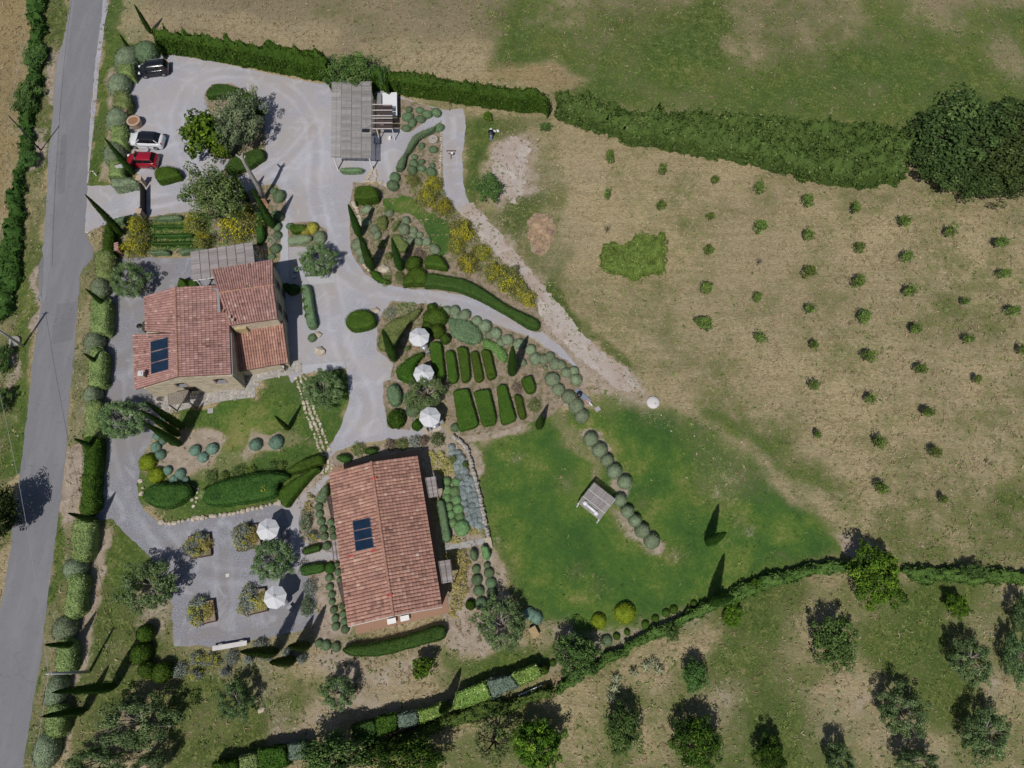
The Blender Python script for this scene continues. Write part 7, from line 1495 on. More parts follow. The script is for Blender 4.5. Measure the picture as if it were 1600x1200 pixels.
grassmass([(552, 325), (600, 320), (650, 350), (690, 385), (680, 420), (610, 440), (575, 425), (560, 380)], .18, 'rosemary_leaf', 'low creeping ground cover in the lane bend bed', 'ground_cover', 'ground cover', 14, .24, .45, kind='stuff', seed=3)
grassmass([(240, 340), (330, 335), (400, 350), (400, 390), (240, 395), (170, 398), (172, 360)], .3, 'grass_leaf', 'low green ground cover in the entrance bed', 'ground_cover', 'ground cover', 22, .26, .4, kind='stuff', seed=4)
grassmass([(655, 470), (700, 480), (690, 600), (640, 600), (600, 550), (597, 495)], .15, 'rosemary_leaf', 'low creeping ground cover around the garden parasols', 'ground_cover', 'ground cover', 10, .24, .45, kind='stuff', seed=5)
grassmass([(318, 150), (400, 150), (414, 235), (370, 275), (318, 225)], .15, 'weed', 'low weeds under the trees of the yard island', 'ground_cover', 'ground cover', 14, .24, .45, kind='stuff', seed=6)
# ------------------------------------------------------------------ house side
hedge([(469.5, 442), (484.5, 443), (489, 480), (497, 514), (480.5, 517), (475, 480)], .95, 'lav_leaf', 'tall grey-green hedge striped with dark box beside the farmhouse', None, 140, .11, .04, .25)
for i, (x, y) in enumerate(((476, 455), (478, 470), (480, 482), (482, 494))): dome(x, y, 6, 'box_leaf', '%s dark box spike from the top in the striped hedge' % ORD[i], 'box spikes of the striped hedge', ry=3.2, h=1.0, kind='box', rz=0)
dome(488, 527.5, 6.8, 'lav_leaf', 'small ball at the lower end of the striped hedge', None); dome(458, 452, 9, 'yew_leaf', 'dark round shrub in the house shade above the striped hedge', None, kind='loose'); dome(446, 449, 7, 'yew_leaf', 'shaded shrub against the tower corner', None, kind='loose')
mb = MB(); c = P(283, 440, .8); s_ = .85; hp = np.array([[-s_, -s_ * .7], [s_, -s_ * .8], [s_ * .9, s_ * .6], [-s_ * .2, s_ * .8]]); z_ = 1.5
for a, b in ((0, 1), (1, 2), (2, 3), (3, 0)):
    A_, B_ = np.array([*hp[a], 0.0]), np.array([*hp[b], 0.0]); T_ = np.array([.1, .1, z_]); u, w = RN.uniform(0, 1, 260), np.sqrt(RN.uniform(0, 1, 260)); C_ = T_ + (A_ - T_) * (w * (1 - u))[:, None] + (B_ - T_) * (w * u)[:, None]; n_ = np.cross(B_ - A_, T_ - A_); n_ /= np.linalg.norm(n_); mb.leaves(C_, np.tile(n_, (260, 1)), .12, .6, .4); mb.add([A_ * .95, B_ * .95, T_ * .96], [[0, 1, 2]], .45)
o = solo('box_pyramid', mb, 'box_leaf', 'clipped box pyramid against the north wall of the farmhouse', 'topiary'); o.location = (c[0], c[1], 0)
dome(302, 442.5, 7.5, 'yew_leaf', 'green ball beside the box pyramid', None)
# farmhouse garden
dome_row([(304, 703.5, 8.8), (331, 701, 9.2), (316.5, 714.5, 8.2)], 'bluegreen_leaf', '{o} of the three blue-green balls in the middle of the farmhouse garden', 'three balls on the farmhouse lawn'); dome_row([(399, 694.5, 10), (431, 691, 11)], 'bluegreen_leaf', '{o} of the two blue-green balls nearest the slender lawn cypress', 'two balls on the farmhouse lawn')
dome_row([(245, 681, 6.5), (254, 689.5, 5.6), (243, 698, 8.2), (250, 710.5, 8), (261, 735, 7.5), (281, 740, 8.2), (271, 749, 7), (290, 750, 5.2)], 'bluegreen_leaf', '{o} blue-green ball, counting down the left edge of the farmhouse garden', 'balls at the left of the farmhouse garden')
dome(230, 722, 13.5, 'bright_ball', 'upper of two large bright green balls beside the court', 'bright balls at the farmhouse garden') ; dome(244, 742, 12.5, 'bright_ball', 'lower of two large bright green balls beside the court', 'bright balls at the farmhouse garden')
hedge([(219, 772), (226, 759), (242, 754), (297, 755), (297, 780), (284, 792), (260, 795), (231, 790)], 1.35, 'yew_leaf', 'rounded dark hedge block left of the stone steps', None, 130, .13, .06, .5)
hedge([(312, 774), (320, 758), (360, 746), (400, 737), (440, 737), (455, 746), (434, 758), (432, 779), (400, 786), (360, 791), (330, 792), (314, 785)], 1.4, 'yew_leaf', 'long dark hedge right of the stone steps', None, 130, .13, .06, .6)
hedge([(443, 735), (470, 717), (506, 706), (507, 727), (458, 744)], 1.2, 'box_leaf', 'upper wedge shaped hedge beside the stepping stone path', None, 140, .11, .03, .3); hedge([(433, 766), (458, 747), (495, 724), (503, 730), (462, 780), (451, 797), (437, 790)], 1.3, 'box_leaf', 'lower long wedge hedge beside the gravel path', None, 140, .11, .03, .45)
dome(320, 772, 10, 'pitt_leaf', 'light green rounded shrub at the right of the stone steps', None, h=1.3); fluffy(416, 766, 10, 'broom_leaf', 'small yellow flowering shrub in front of the long dark hedge', 1.5, flowers='broom_flower')
for i, (x, y, r) in enumerate(((330, 745, 12), (350, 743, 8), (372, 737, 13), (392, 736, 10), (425, 728, 10), (440, 728, 8))): fluffy(x, y, r, 'weed' if i % 2 else 'grass_leaf', '%s loose green tuft from the left above the long dark hedge' % ORD[i], .6, group='tufts above the long dark hedge')
fluffy(254, 655, 8, 'bluegreen_leaf', 'pale blue-green tuft beside the three cypresses', .4)
# ------------------------------------------------------------------ parterre
PB = 'clipped box beds of the parterre'
beds = [([(670, 535), (676, 532.5), (689.5, 533.5), (695.8, 594), (684, 598), (674, 566)], 'long box bed right of the terracotta patio', .8), ([(695.5, 548), (704.5, 544), (709.8, 549), (717, 597), (710.5, 601.5), (702, 601)], 'upper row box bed, second from the patio', .75), ([(714, 541), (724, 539.5), (730.8, 543), (736, 595), (730, 599), (722.5, 600)], 'upper row box bed, third from the patio', .75), ([(735, 548.5), (746.5, 546), (757, 595), (743, 601)], 'upper row box bed, fourth from the patio', .6), ([(751, 545.5), (766, 545), (776.5, 592), (763, 596.8)], 'upper row box bed nearest the cypress', .75),
        ([(707.5, 610), (731, 605), (749.7, 667.5), (718, 676.5)], 'lower row box bed, widest, nearest the lowest parasol', .8), ([(739.4, 611), (764.7, 606), (777.8, 663), (755, 669)], 'lower row box bed, second from the parasol', .8), ([(776, 602.5), (790, 597.5), (807.8, 658), (783.5, 667)], 'lower row box bed, third from the parasol', .8), ([(803, 616), (814.4, 615), (823.7, 654.5), (812.5, 659)], 'narrow low box bed with a dry corner', .6), ([(813.4, 591), (831, 584.5), (839.7, 614), (823, 618.5)], 'small box bed nearest the lawn domes', .9)]
for p, lb, h in beds: hedge(p, h, 'box_leaf', lb, PB, 170, .10, .03, .16, 'box bed', 'box_bed', it=1)
fluffy(808, 606, 10, 'dry_leaf', 'dry brown patch of dying box between two beds', .5); fluffy(835, 633, 12, 'rosemary_leaf', 'olive brown loose shrub below the small box bed', .6, ry=14)
hedge([(616.5, 579), (628, 564), (646, 553), (663, 546), (664, 556), (648, 571), (646, 584), (652, 598), (640, 602), (623.5, 593)], 1.1, 'laurel_leaf', 'leafy green hedge wrapped round the middle garden parasol', None, 110, .16, .10, .5)
hedge([(589, 543), (592, 524), (601, 504), (632.5, 491), (662, 476), (654, 494), (625, 526), (617, 551), (604, 552)], .9, 'rosemary_leaf', 'large triangular rosemary bed beside the lane', None, 130, .14, .09, .5, 'rosemary bed', 'rosemary_bed'); hedge([(630, 546), (638, 536), (643, 545), (640, 551)], .6, 'rosemary_leaf', 'small rosemary lump under the upper garden parasol', None, 130, .14, .1)
fluffy(608.5, 488.5, 10, 'pale_silver', 'silvery pale shrub at the tip of the rosemary bed', .7); grassmass([(612, 476), (630, 470), (655, 475), (652, 482), (632, 490), (618, 490)], .6, 'grass_leaf', 'soft green grass clump above the rosemary bed')
for x, y, r, ry, lb in ((680, 496, 17, 18, 'largest leafy box lump above the upper parasol'), (683.5, 517, 11.5, 12, 'smooth round box lump right of the upper parasol'), (695.5, 530, 8, 7.5, 'small box ball above the parterre'), (674.5, 481, 6.8, 6.5, 'small box ball on the lane edge')): dome(x, y, r, 'box_leaf', lb, 'box lumps around the upper parasol', ry=ry, h=1.2, kind='box')
dome(668, 511, 9, 'box_leaf', 'box shoulder left of the smooth round lump', None, kind='box', h=1.1)
GL = 'grey domes along the lane edge'
dome_row([(698.5, 485, 7.5), (710.5, 485, 8.5), (712.7, 496, 6.5), (726, 491.5, 9), (745, 500.5, 7.5), (757.7, 509, 10.2), (765, 523, 7), (775, 520.5, 8.8), (782.5, 535, 6.8), (793, 530.5, 8.8), (811, 536.5, 8.8)], 'grey_leaf', '{o} grey dome from the left along the lower edge of the lane', GL)
hedge([(699, 495), (715, 497), (737, 501), (757, 524), (747, 540), (735, 541), (724, 534), (710.5, 530), (702, 519)], .55, 'lav_leaf', 'soft lavender mass left below the lane domes', None, 130, .16, .14, .4, 'lavender', 'lavender_bed', jit=.7); hedge([(755, 527), (768, 532), (790, 544), (794, 560), (791, 572), (778, 560), (766, 546), (752, 543)], .55, 'grass_leaf', 'green lavender mass beside the parterre cypress', None, 130, .16, .14, .4, 'lavender', 'lavender_bed', jit=.7)
dome_row([(816, 566, 6.5), (829, 546, 8.5), (836, 560.5, 9.5), (850, 561, 8), (859, 557, 8), (867, 568.5, 9.2), (877, 570, 7.5), (885, 582, 8.2), (897, 579, 7.5), (900.5, 593, 9.2), (852, 574, 3.5)], 'grey_leaf', '{o} grey dome from the cypress in the upper lawn border', 'upper border of grey domes')
dome_row([(863, 592, 11.5), (872.5, 608, 9.8), (889, 620, 11.2), (900.5, 634, 12), (909, 649.5, 11.5)], 'grey_leaf', '{o} grey dome from the top in the row by the pump slab', 'row of grey domes by the pump slab')
dome_row([(923, 686, 11.8), (937, 703, 12.4), (948.5, 719, 10.4), (960, 736, 12.2), (976.5, 753, 11.4), (969, 781, 10.4), (980.6, 799, 10.4), (992.5, 813.5, 10.4), (1003.7, 829, 12), (1018.7, 845, 12.8)], 'grey_leaf', '{o} grey dome from the top in the lawn row beside the gazebo', 'lawn row of grey domes', kind='fine', h=1.15)
hedge([(603, 605), (608, 597), (617, 597), (625, 607), (628, 628), (624, 638), (612, 638), (606, 624)], 1.0, 'lav_leaf', 'long oval grey-green bush beside the lane', None, 150, .12, .04, .5, 'shrub', 'oval_bush')
dome(619, 655, 14, 'laurel_leaf', 'round dark leafy shrub left of the lowest parasol', None, ry=14, kind='loose', h=1.2); dome(652, 664, 9, 'laurel_leaf', 'small leafy shrub at the corner of the tan patio', None, ry=8, kind='loose', h=.9); dome(645, 640, 11, 'lav_leaf', 'grey-green shrub between lane and lowest parasol', None, ry=10, kind='loose', h=.9); fluffy(638, 622, 12, 'olive_leaf', 'loose pale shrub beside the parasol olive', 1.0); dome(711, 668, 7, 'lav_leaf', 'small shrub at the lawn corner of the parterre', None, kind='loose')
# ------------------------------------------------------------------ round the cottage
dome_row([(698, 752, 7.4), (713, 753, 7.6), (698, 765, 7.4), (711, 768, 8.4), (698, 778, 7), (713, 781, 7.6), (701, 791.5, 7.2), (716, 795, 8.4), (704.5, 804, 7.2), (718, 807.5, 7.4), (708, 817, 8)], 'green_dome', '{o} bright green dome, in pairs from the top, beside the cottage', 'bright green domes beside the cottage'); dome(721.5, 824.5, 12.8, 'green_dome', 'largest bright green dome at the end of the double row', None)
hedge([(682, 781), (693, 779), (705.5, 848), (693, 850)], .95, 'lav_leaf', 'straight grey-green hedge along the cottage side', None, 150, .11, .03, .2, it=1)
Lb = resample(PP([(704, 697), (711, 722), (719, 752), (729, 806), (740, 824)]), .1, False); Rb = resample(PP([(719, 706), (730, 745), (742, 755), (748, 790), (757, 828)]), .1, False)
for c_, side in enumerate(('cottage side', 'middle', 'wall side')):
    for i in range(16):
        u = (i + .5 + .3 * (c_ % 2)) / 16.5; a, b = Lb[min(len(Lb) - 1, int(u * len(Lb)))], Rb[min(len(Rb) - 1, int(u * len(Rb)))]; q = a + (b - a) * (.08 + .42 * c_) + RN.normal(0, .06, 2)
        o = link('lavender_clump', dome_variant('blue_leaf', 'loose')); r_ = RN.uniform(.30, .42); o.location = (*q, 0); o.scale = (r_, r_ * 1.1, r_ * 1.1); o.rotation_euler = (0, 0, RN.uniform(0, 6)); tag(o, '%s blue-grey lavender clump from the top in the %s row of the bank' % (ORD[i], side), 'lavender', 'blue lavender clumps on the bank')
hedge([(733, 857), (737, 853), (745, 855), (746, 868), (745, 881), (737, 883)], .9, 'lav_leaf', 'grey-green hedge piece at the top of the left dome row by the concrete walk', None, 150, .11); hedge([(751, 852.5), (762, 851), (767.5, 875), (756, 877.5)], .95, 'green_dome', 'square clipped block at the end of the concrete walk', None, 150, .11, .02, .15, it=1)
dome_row([(744, 889, 7), (745, 906, 9), (748, 923, 8.8), (752, 943, 9.8)], 'lav_leaf', '{o} ball from the top in the left row below the concrete walk', 'left ball row below the walk'); dome_row([(761, 883, 5.4), (764, 895, 8.4), (767, 911, 8.8), (769, 926, 9)], 'lav_leaf', '{o} ball from the top in the right row below the concrete walk', 'right ball row below the walk')
dome(735, 945, 8, 'laurel_leaf', 'small dark shrub beside the lowest ball near the cottage corner', None, kind='loose', h=.7)
for pts, lb in (([(668, 705), (690, 700), (706, 715), (712, 740), (690, 745), (678, 735)], 'golden olive grasses at the upper cottage corner'), ([(700, 838), (716, 836), (722, 846), (704, 850)], 'grass tuft beside the largest green dome'), ([(732, 822), (748, 822), (750, 835), (738, 838)], 'grass tuft at the foot of the lavender bank'), ([(690, 862), (728, 858), (735, 880), (728, 930), (712, 965), (700, 962), (705, 915), (716, 890), (700, 876)], 'long drift of golden grasses below the lower cottage awning'), ([(478, 770), (490, 775), (486, 800), (472, 800)], 'golden grass at the bend of the gravel path')): grassmass(pts, .7, 'golden_grass', lb, dens=75, leaf=.42, group='golden ornamental grasses')
dome_row([(498, 791.5, 6.2), (499, 803, 6.4), (501.6, 815, 6.4), (505, 826.6, 6.4), (506.5, 838, 6.4)], 'lav_leaf', '{o} ball from the top in the outer row left of the cottage', 'outer balls left of the cottage'); dome_row([(516.5, 816, 5.6), (518.6, 827.5, 5.6), (521, 838, 5.6)], 'lav_leaf', '{o} ball from the top against the cottage above its door path', 'inner balls left of the cottage')
hedge([(489, 784), (497, 770), (510, 751), (514, 786), (504, 788)], .8, 'lav_leaf', 'grey-green wedge hedge between path and cottage corner', None, 140, .12); hedge([(471, 857), (486, 852), (501, 849.5), (502, 862), (472, 868)], .75, 'yew_leaf', 'dark hedge above the cottage door path', None, 140, .11, it=1); dome(510, 853, 7, 'lav_leaf', 'grey-green end piece of the hedge above the door path', None)
hedge([(467, 884), (490, 880), (506, 878), (508, 894), (468, 901)], .8, 'yew_leaf', 'dark hedge below the cottage door path', None, 140, .11, it=1); dome(515, 887, 9, 'yew_leaf', 'dark ball at the cottage end of the lower path hedge', None)
dome_row([(514, 902.5, 6.4), (515, 917, 6.2), (518, 929, 5.8), (518.5, 940, 5.2), (521, 953, 6.2), (523.6, 966, 6.2), (524.4, 979, 6.8)], 'lav_leaf', '{o} ball from the top in the lower outer row left of the cottage', 'lower outer balls left of the cottage'); dome_row([(526, 882, 4.4), (528, 894, 5.6), (530, 906, 4.6), (534, 947, 4.8), (536, 959, 5.6), (537.5, 971, 5.8), (539, 983.5, 6.8)], 'lav_leaf', '{o} ball from the top, lower inner row against the cottage', 'lower inner balls left of the cottage'); dome_row([(498, 1004.5, 6.4), (509.5, 1008.5, 8.2), (525, 1011, 8)], 'lav_leaf', '{o} of three balls from the left below the cottage corner', 'three balls below the cottage corner')
fluffy(478, 815, 12, 'lav_leaf', 'tall loose grey-green shrub right of the upper court parasol', .9, ry=20, n=900); fluffy(488, 838, 10, 'helichrysum', 'grey shrub with yellow dots beside the dark path hedge', .7, ry=9, flowers='broom_flower'); fluffy(483, 920, 13, 'helichrysum', 'dark grey branching shrub right of the lower court parasol', 1.0, ry=18, n=900); fluffy(480, 948, 13, 'lav_leaf', 'grey-green rounded shrub below the dark branching one', .9, ry=18, n=1000)
hedge([(530, 1014), (548, 1008), (580, 1006), (630, 994), (696, 972), (698, 998), (650, 1010), (600, 1024), (570, 1026), (542, 1024)], 1.1, 'yew_leaf', 'leafy hedge along the lower gable of the cottage', None, 120, .14, .07, .4)
hedge([(522, 712), (535, 707), (548, 708), (552, 722), (530, 726)], .8, 'yew_leaf', 'dark hedge piece at the upper left corner of the cottage', None, 130, .13); hedge([(565, 702), (592, 695), (594, 707), (568, 714)], .8, 'yew_leaf', 'dark hedge piece behind the cottage ridge', None, 130, .12)
for i, (x, y, r, m) in enumerate(((560, 702, 13, 'rosemary_leaf'), (610, 695, 10, 'dry_leaf'), (628, 694, 11, 'rosemary_leaf'), (648, 690, 10, 'helichrysum'), (662, 688, 9, 'dry_leaf'), (684, 686, 13, 'laurel_leaf'), (708, 718, 8, 'rosemary_leaf'), (726, 727, 6, 'weed'))): fluffy(x, y, r, m, '%s loose shrub from the left along the upper side of the cottage' % ORD[i], .8, group='loose shrubs above the cottage')
# ------------------------------------------------------------------ court lower border
for i, (x, y, r, ry, fl) in enumerate(((280, 1047, 13, 15, 0), (307, 1030, 14, 14, 1), (332, 1032, 14, 14, 1), (305, 1054, 13, 11, 1), (362, 1028, 12, 17, 0), (407, 1005, 14, 7, 0), (352, 1050, 8, 8, 0), (448, 1021, 9, 9, 0), (471, 1029, 9, 9, 0), (415, 1028, 10, 6, 1), (388, 1030, 8, 8, 0))): fluffy(x, y, r, 'helichrysum', '%s grey bush from the left below the white bench' % ORD[i], .8, ry=ry, n=700, flowers='broom_flower' if fl else None, group='grey bushes below the court', name='grey_bush', cat='bush')
for x, y, r, ry, lb in ((227, 989, 14, 14, 'uppermost of four dark box balls on the grass'), (220, 1021, 17, 17, 'largest of four dark box balls on the grass'), (230, 1047, 15, 13, 'third of four dark box balls, partly behind the others'), (254, 1050, 16, 17, 'box ball nearest the grey bushes')): dome(x, y, r, 'box_leaf', lb, 'dark box balls left of the court', ry=ry, h=1.5, kind='box')
# ------------------------------------------------------------------ bottom hedges and fence
BH = 'hedge sections along the bottom terrace'
for p, m, lb in (([(798, 1054), (838, 1036), (848, 1055), (811, 1073)], 'flower_hedge', 'pale flowering hedge section at the ladder end'), ([(760, 1063), (799, 1055), (811, 1073), (769, 1092)], 'bottom_grey', 'blue-grey hedge section left of the ladder'), ([(712, 1083), (759, 1063), (768, 1092), (708, 1110)], 'flower_hedge', 'long flowering hedge section right of the hedge cypress'), ([(652, 1111), (694, 1096), (704, 1110), (656, 1132)], 'flower_hedge', 'flowering hedge section left of the hedge cypress'), ([(620, 1116), (651, 1111), (655, 1132), (622, 1142)], 'bottom_grey', 'smaller blue-grey hedge section in the bottom hedge'), ([(586, 1122), (619, 1114), (622, 1142), (588, 1152)], 'laurel_leaf', 'dark green hedge section left of the blue-grey one'), ([(548, 1134), (585, 1124), (588, 1152), (552, 1160)], 'yew_leaf', 'mid green hedge section above the bottom trees'), ([(447, 1164), (476, 1160), (480, 1186), (452, 1190)], 'bottom_grey', 'blue-grey hedge section at the bottom edge'), ([(402, 1170), (446, 1166), (450, 1198), (404, 1206)], 'laurel_leaf', 'dark yellowish hedge section at the bottom edge'), ([(372, 1184), (401, 1176), (404, 1206), (376, 1210)], 'pitt_leaf', 'light green hedge section at the bottom edge'), ([(330, 1192), (371, 1188), (374, 1214), (330, 1216)], 'laurel_leaf', 'lowest hedge section cut by the bottom edge')): hedge(p, 1.75, m, lb, BH, 110, .17, .12, .14, it=0, jit=.7, ragged=.10)
dome(850, 1046, 8, 'box_leaf', 'dark box shrub at the end of the flowering hedge', None, ry=9, h=1.4)
FE = [(870, 1085), (900, 1068), (930, 1048), (970, 1025), (1010, 1003), (1050, 985), (1090, 965), (1130, 948), (1170, 932), (1210, 918), (1250, 905), (1290, 895), (1330, 892), (1330, 878), (1285, 880), (1240, 888), (1195, 902), (1150, 920), (1110, 940), (1070, 962), (1030, 980), (990, 1000), (950, 1022), (910, 1048), (868, 1068)]
hedge(FE, 1.0, 'ivy_leaf', 'ivy covered fence along the lower side of the lawn', None, 85, .24, .22, .4, 'ivy fence', 'ivy_fence', spikes=1.1, jit=.9, ragged=.4)
hedge([(560, 1172), (620, 1150), (680, 1125), (740, 1102), (800, 1092), (850, 1074), (868, 1070), (868, 1084), (800, 1112), (740, 1125), (690, 1140), (620, 1170), (566, 1190)], .9, 'ivy_leaf', 'rough ivy and bramble strip under the bottom hedge', None, 60, .24, .3, .5, 'ivy strip', 'ivy_strip', spikes=1.3, jit=.9, ragged=.5)
hedge([(1405, 890), (1440, 885), (1500, 890), (1560, 892), (1640, 896), (1640, 908), (1560, 910), (1480, 910), (1420, 908)], .9, 'ivy_leaf', 'grassy ivy fence right of the big bush tree', None, 80, .22, .25, .4, 'ivy fence', 'ivy_fence', spikes=1.2, jit=.9, ragged=.5)
for x, y, rx, ry, lb, k, h in ((1368, 898, 42, 40, 'big bright bush tree standing in the fence line', 'dense', 4.2), (1302, 1003, 32, 42, 'dark green dense tree in the orchard below the fence', 'bushy', 3.6), (1085, 1055, 20, 28, 'young bright green tree in the dry grass below the lawn', 'bushy', 2.6), (972, 1138, 28, 42, 'green tree at the left of the dry orchard grass', 'bushy', 3.6), (1090, 1158, 34, 44, 'yellowish tree in the middle of the bottom edge', 'yellow', 3.8), (1204, 1182, 28, 26, 'bright green tree cut by the bottom edge', 'yellow', 3.0), (838, 1163, 33, 40, 'yellow-green bush tree at the bottom, right of the thin tree', 'dense', 3.8), (1496, 946, 17, 17, 'small green tree right in the orchard under the fence', 'dense', 2.2), (660, 1043, 22, 20, 'small bright leafy tree below the cottage hedge', 'fig', 2.4), (770, 1158, 40, 40, 'thin see-through tree at the bottom edge', 'thin', 4.5), (520, 1178, 58, 34, 'bright green tree at the bottom edge, left of two', 'bushy', 4.6), (640, 1185, 52, 36, 'bright green tree at the bottom edge, right of two', 'yellow', 4.6), (902, 1026, 36, 34, 'round grey-green tree at the corner of the lawn', 'pine', 3.8), (-10, 806, 36, 40, 'dark tree cut by the left edge beside the road', 'dark', 5.0), (765, 293, 22, 22, 'dark green bush beside the bend of the gravel track', 'bushy', 2.0), (762, 181, 8, 8, 'small bright palm like plant at the top of the grass strip', 'fig', 1.0), (852, 198, 9, 6, 'small dark shrub at the gap of the hedge', 'bushy', .8), (1520, 893, 20, 12, 'bluish bush in the right hand fence line', 'bushy', 2.0), (1180, 915, 9, 9, 'small yellow bush in the ivy fence', 'dense', 1.3), (1145, 962, 16, 14, 'bright yellow-green bush in the ivy fence', 'dense', 1.4), (1050, 990, 12, 12, 'dark leafy bush in the ivy fence', 'bushy', 1.6), (1590, 1030, 18, 40, 'dark olive at the right edge of the orchard', 'olive', 3.0)):
    tree(k, x, y, rx, ry, lb, h)
for x, y, r, ry, m, lb in ((977, 958, 16.5, 16.5, 'bright_ball', 'largest bright yellow-green ball at the lawn edge'), (935.5, 971, 12, 12.5, 'bright_ball', 'second bright yellow-green ball beside the round tree'), (948, 1001, 9, 9, 'lav_leaf', 'grey-green ball between the round tree and the small box balls'), (864, 1036, 5.5, 6, 'box_leaf', 'small box ball alone beside the flowering hedge'), (826, 959, 10, 10, 'bluegreen_leaf', 'left blue-green ball behind the wooden chest'), (838, 965, 10.5, 10.5, 'bluegreen_leaf', 'right blue-green ball behind the wooden chest')): dome(x, y, r, m, lb, None, ry=ry)
dome_row([(963.5, 994.5, 6), (980, 988, 5.2), (1008.5, 976, 6.4), (1024, 967, 6.3), (1041, 958, 6.6), (1053, 952.5, 6.8), (1084.5, 943.5, 5.6)], 'box_leaf', '{o} small box ball from the left in the lawn edge row', 'small box balls on the lawn edge', kind='box')
for i, (x, y) in enumerate(((960, 1075), (963, 1060), (955, 1090), (1010, 1040), (1022, 1035), (1030, 1045), (990, 1050))): fluffy(x, y, 8, 'agave', '%s pale spiky agave clump below the ivy fence, from the left' % ORD[i], .6, n=60, leaf=.6, asp=.14, group='spiky agave clumps', name='agave_clump', cat='agave')
# ------------------------------------------------------------------ beyond the road
hedge([(40, -10), (66, -10), (62, 60), (72, 76), (60, 104), (59, 130), (52, 165), (46, 190), (50, 238), (44, 262), (33, 272), (30, 330), (27, 400), (18, 470), (8, 500), (-14, 500), (-2, 400), (14, 300), (28, 250), (34, 200), (30, 150), (44, 95), (48, 50)], .75, 'yew_leaf', 'ragged belt of brambles along the ditch across the road', None, 45, .26, .35, .9, 'bramble', 'bramble_belt', spikes=1.5, jit=.9, ragged=.7)
for x, y, rx, ry, lb in ((54, 88, 19, 18, 'largest round bramble bush over the ditch, near the top'), (40, 150, 18, 26, 'yellowish bramble bush over the ditch above the thin pole'), (44, 248, 14, 14, 'bramble bush beside the foot of the thin pole'), (3, 560, 12, 26, 'bramble bush at the left edge beside the grey pole'), (2, 625, 12, 20, 'bramble bush at the left edge below the grey pole')): tree('bushy', x, y, rx, ry, lb, 1.5, 'bramble_bush', 'bush')
# ------------------------------------------------------------------ saplings in the field
SAP = [(953, 243, 7, 11), (949, 302, 6, 8), (948, 357, 7, 6), (1035, 263, 8, 8), (1033, 320, 8.5, 9), (1117, 280, 8, 6), (1187, 292, 8, 10), (1111, 337, 7, 6), (1189, 353, 11, 11), (1108, 390, 9, 9), (1263, 312, 9, 11), (1263, 366, 10, 9), (1338, 325, 8, 9), (1413, 345, 10, 10), (1344, 386, 8, 9), (1418, 400, 10, 9), (1485, 361, 10, 8), (1564, 378, 13, 8), (1265, 424, 11, 11), (1343, 440, 11, 11), (1422, 454, 12, 8), (1187, 409, 6, 6), (1104, 449, 10, 11), (1184, 464, 8, 8), (1265, 483, 9, 9), (1101, 505, 13, 14), (1187, 528, 9, 10), (1351, 494, 12, 11), (1431, 513, 11, 9), (1508, 471, 7, 6), (1570, 427, 10, 7), (1584, 485, 11, 8), (1272, 538, 8, 8), (1358, 556, 12, 10), (1440, 576, 10, 9), (1514, 530, 9, 8), (1597, 546, 6, 8), (1272, 603, 9, 9), (1360, 623, 10, 8), (1450, 644, 12, 8), (1528, 592, 7, 7), (1277, 679, 6, 8), (1375, 692, 12, 10), (1462, 706, 9, 9), (1378, 763, 11, 11), (1475, 780, 7, 7), (1548, 724, 5, 5)]
rows = {}; seen_lb = set()
for i, (x, y, rx, ry) in enumerate(SAP):
    bare = (x, y) in ((1187, 409), (948, 357), (1548, 724)); nb = [j for j in range(len(SAP)) if j != i]
    size = 'large' if rx * ry > 100 else ('small' if rx * ry < 52 else 'medium')
    col = 1 + sum(abs(x - SAP[j][0]) > 0 and SAP[j][1] < y and abs(SAP[j][0] - x) < 40 for j in nb); xs = ['first', 'second', 'third', 'fourth', 'fifth', 'sixth', 'seventh', 'eighth', 'ninth', 'tenth'][min(9, int((x - 920) // 76))]
    lb = '%s%s sapling, %s down in the %s line of trees from the left' % ('almost bare ' if bare else '', size, ORD[col - 1], xs)
    if lb in seen_lb: lb = lb.replace('sapling,', 'sapling, lower twin,')
    seen_lb.add(lb)
    tree('bare' if bare else 'sapling', x, y, rx * .95, ry * .95, lb, .95 + .055 * (rx + ry), 'sapling', 'sapling', 'saplings in the dry field')
hedge([(938, 402), (950, 380), (978, 378), (1005, 366), (1030, 362), (1040, 372), (1036, 400), (1044, 420), (1020, 430), (995, 440), (975, 430), (948, 425)], .9, 'weed_tree', 'sprawling green bush in the dry field near the rock outcrop', None, 80, .24, .4, .8, 'bush', 'spreading_bush', spikes=1.4, jit=1.0, ragged=.9)
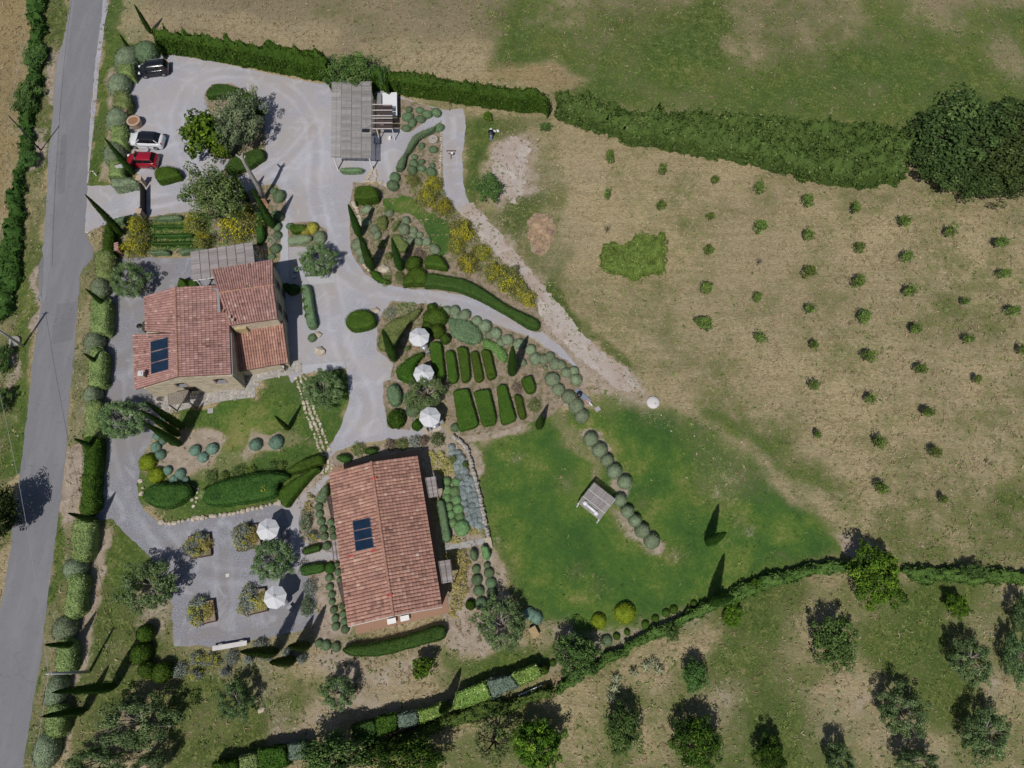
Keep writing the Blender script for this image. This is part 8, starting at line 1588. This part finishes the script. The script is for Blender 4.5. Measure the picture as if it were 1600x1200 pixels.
# ------------------------------------------------------------------ loose grass and weeds over the ground (uncountable)
def mask_at(x, y):
    i = np.clip(((x - GX0) / GS).astype(int), 0, nxg - 1); j = np.clip(((y - GY0) / GS).astype(int), 0, nyg - 1)
    return {k: ch[k][j, i] for k in ch}
DR = [PP(DRIVE), PP(COURT), PP(ROADL + ROADR[::-1])]
def tufts(nm, n, mat, accept, size, blades, asp, h, label, cat, seed):
    rng = np.random.default_rng(seed); x = rng.uniform(GX0 + 2, GX1 - 2, n); y = rng.uniform(GY0 + 1, GY1 - 6, n); m = mask_at(x, y)
    nz = fbm(x * .9, y * .9, seed + 1); k = rng.uniform(0, 1, n) < accept(m, nz, x, y); x, y = x[k], y[k]
    for p in DR:
        o = sdf(x, y, p) > .15; x, y = x[o], y[o]
    for p in ([(210, 600), (205, 460), (330, 400), (430, 400), (460, 560), (400, 620), (250, 640)], [(512, 735), (655, 708), (705, 960), (550, 995)]):
        o = sdf(x, y, PP(p)) > .0; x, y = x[o], y[o]
    n = len(x); X_ = np.repeat(x, blades); Y_ = np.repeat(y, blades); a = rng.uniform(0, 6.283, len(X_)); s = np.repeat(rng.uniform(.6, 1.4, n), blades)
    al = np.column_stack([np.cos(a), np.sin(a), np.full(len(a), h)]); C = np.column_stack([X_, Y_, np.full(len(a), .03)]) + al * (size * s * .45)[:, None]
    mb = MB(); mb.leaves(C, np.tile([0, 0, 1.], (len(C), 1)), size * s, asp, .35, np.repeat(rng.uniform(.1, .9, n), blades) + rng.normal(0, .15, len(C)), along=al, rng=rng)
    print(nm, n); o = solo(nm, mb, mat, label, cat, None, 'stuff')
tufts('dry_grass', 90000, 'straw_tuft', lambda m, z, x, y: np.clip((.98 - m['g']) * 1.3, 0, 1) * np.clip(1.2 - m['s'] * .7, 0.2, 1) * (1 - m['l']) * np.clip(2.4 * z - .45, .1, 1.2), .30, 3, .16, .35, 'dry straw coloured grass of the fields', 'grass', 5)
tufts('field_weeds', 110000, 'weed', lambda m, z, x, y: np.clip(m['g'] * 1.3 - .10, .05, 1) * (1 - m['l'] * .85) * np.clip(3.2 * z - 1.25, .03, 1) * np.clip(1.2 - m['s'] * .45, .3, 1), .20, 3, .38, .4, 'green weeds scattered over fields and verges', 'weeds', 9)
tufts('golden_straw', 9000, 'straw_tuft', lambda m, z, x, y: np.clip(m['y'], 0, 1) * (.3 + z), .6, 3, .10, .5, 'tall golden grass beyond the road and at the hedge gap', 'grass', 15)
# small stones and clods on bare ground
rng = np.random.default_rng(77); n = 9000; x = rng.uniform(GX0 + 2, GX1 - 2, n); y = rng.uniform(GY0 + 1, GY1 - 6, n); m = mask_at(x, y); k = rng.uniform(0, 1, n) < np.clip(m['p'] * .8 + m['s'] * .22, 0, 1); x, y = x[k], y[k]
for p in DR:
    o = sdf(x, y, p) > .05; x, y = x[o], y[o]
mb = MB(); n = len(x); r = rng.uniform(.04, .13, n); oc = np.array([[1, 0, 0], [0, 1, 0], [-1, 0, 0], [0, -1, 0], [0, 0, .8]]); V = (np.column_stack([x, y, np.zeros(n)])[:, None] + oc[None] * rng.uniform(.6, 1.3, (n, 5, 1)) * r[:, None, None]).reshape(-1, 3); b = np.arange(n)[:, None] * 5; F = np.concatenate([b + np.array([[i, (i + 1) % 4, 4]]) for i in range(4)])
mb.add(V, F, np.tile(rng.uniform(0, 1, n), 4)); solo('loose_stones', mb, 'pale_stone', 'small loose stones on the bare ground', 'stones', None, 'stuff')
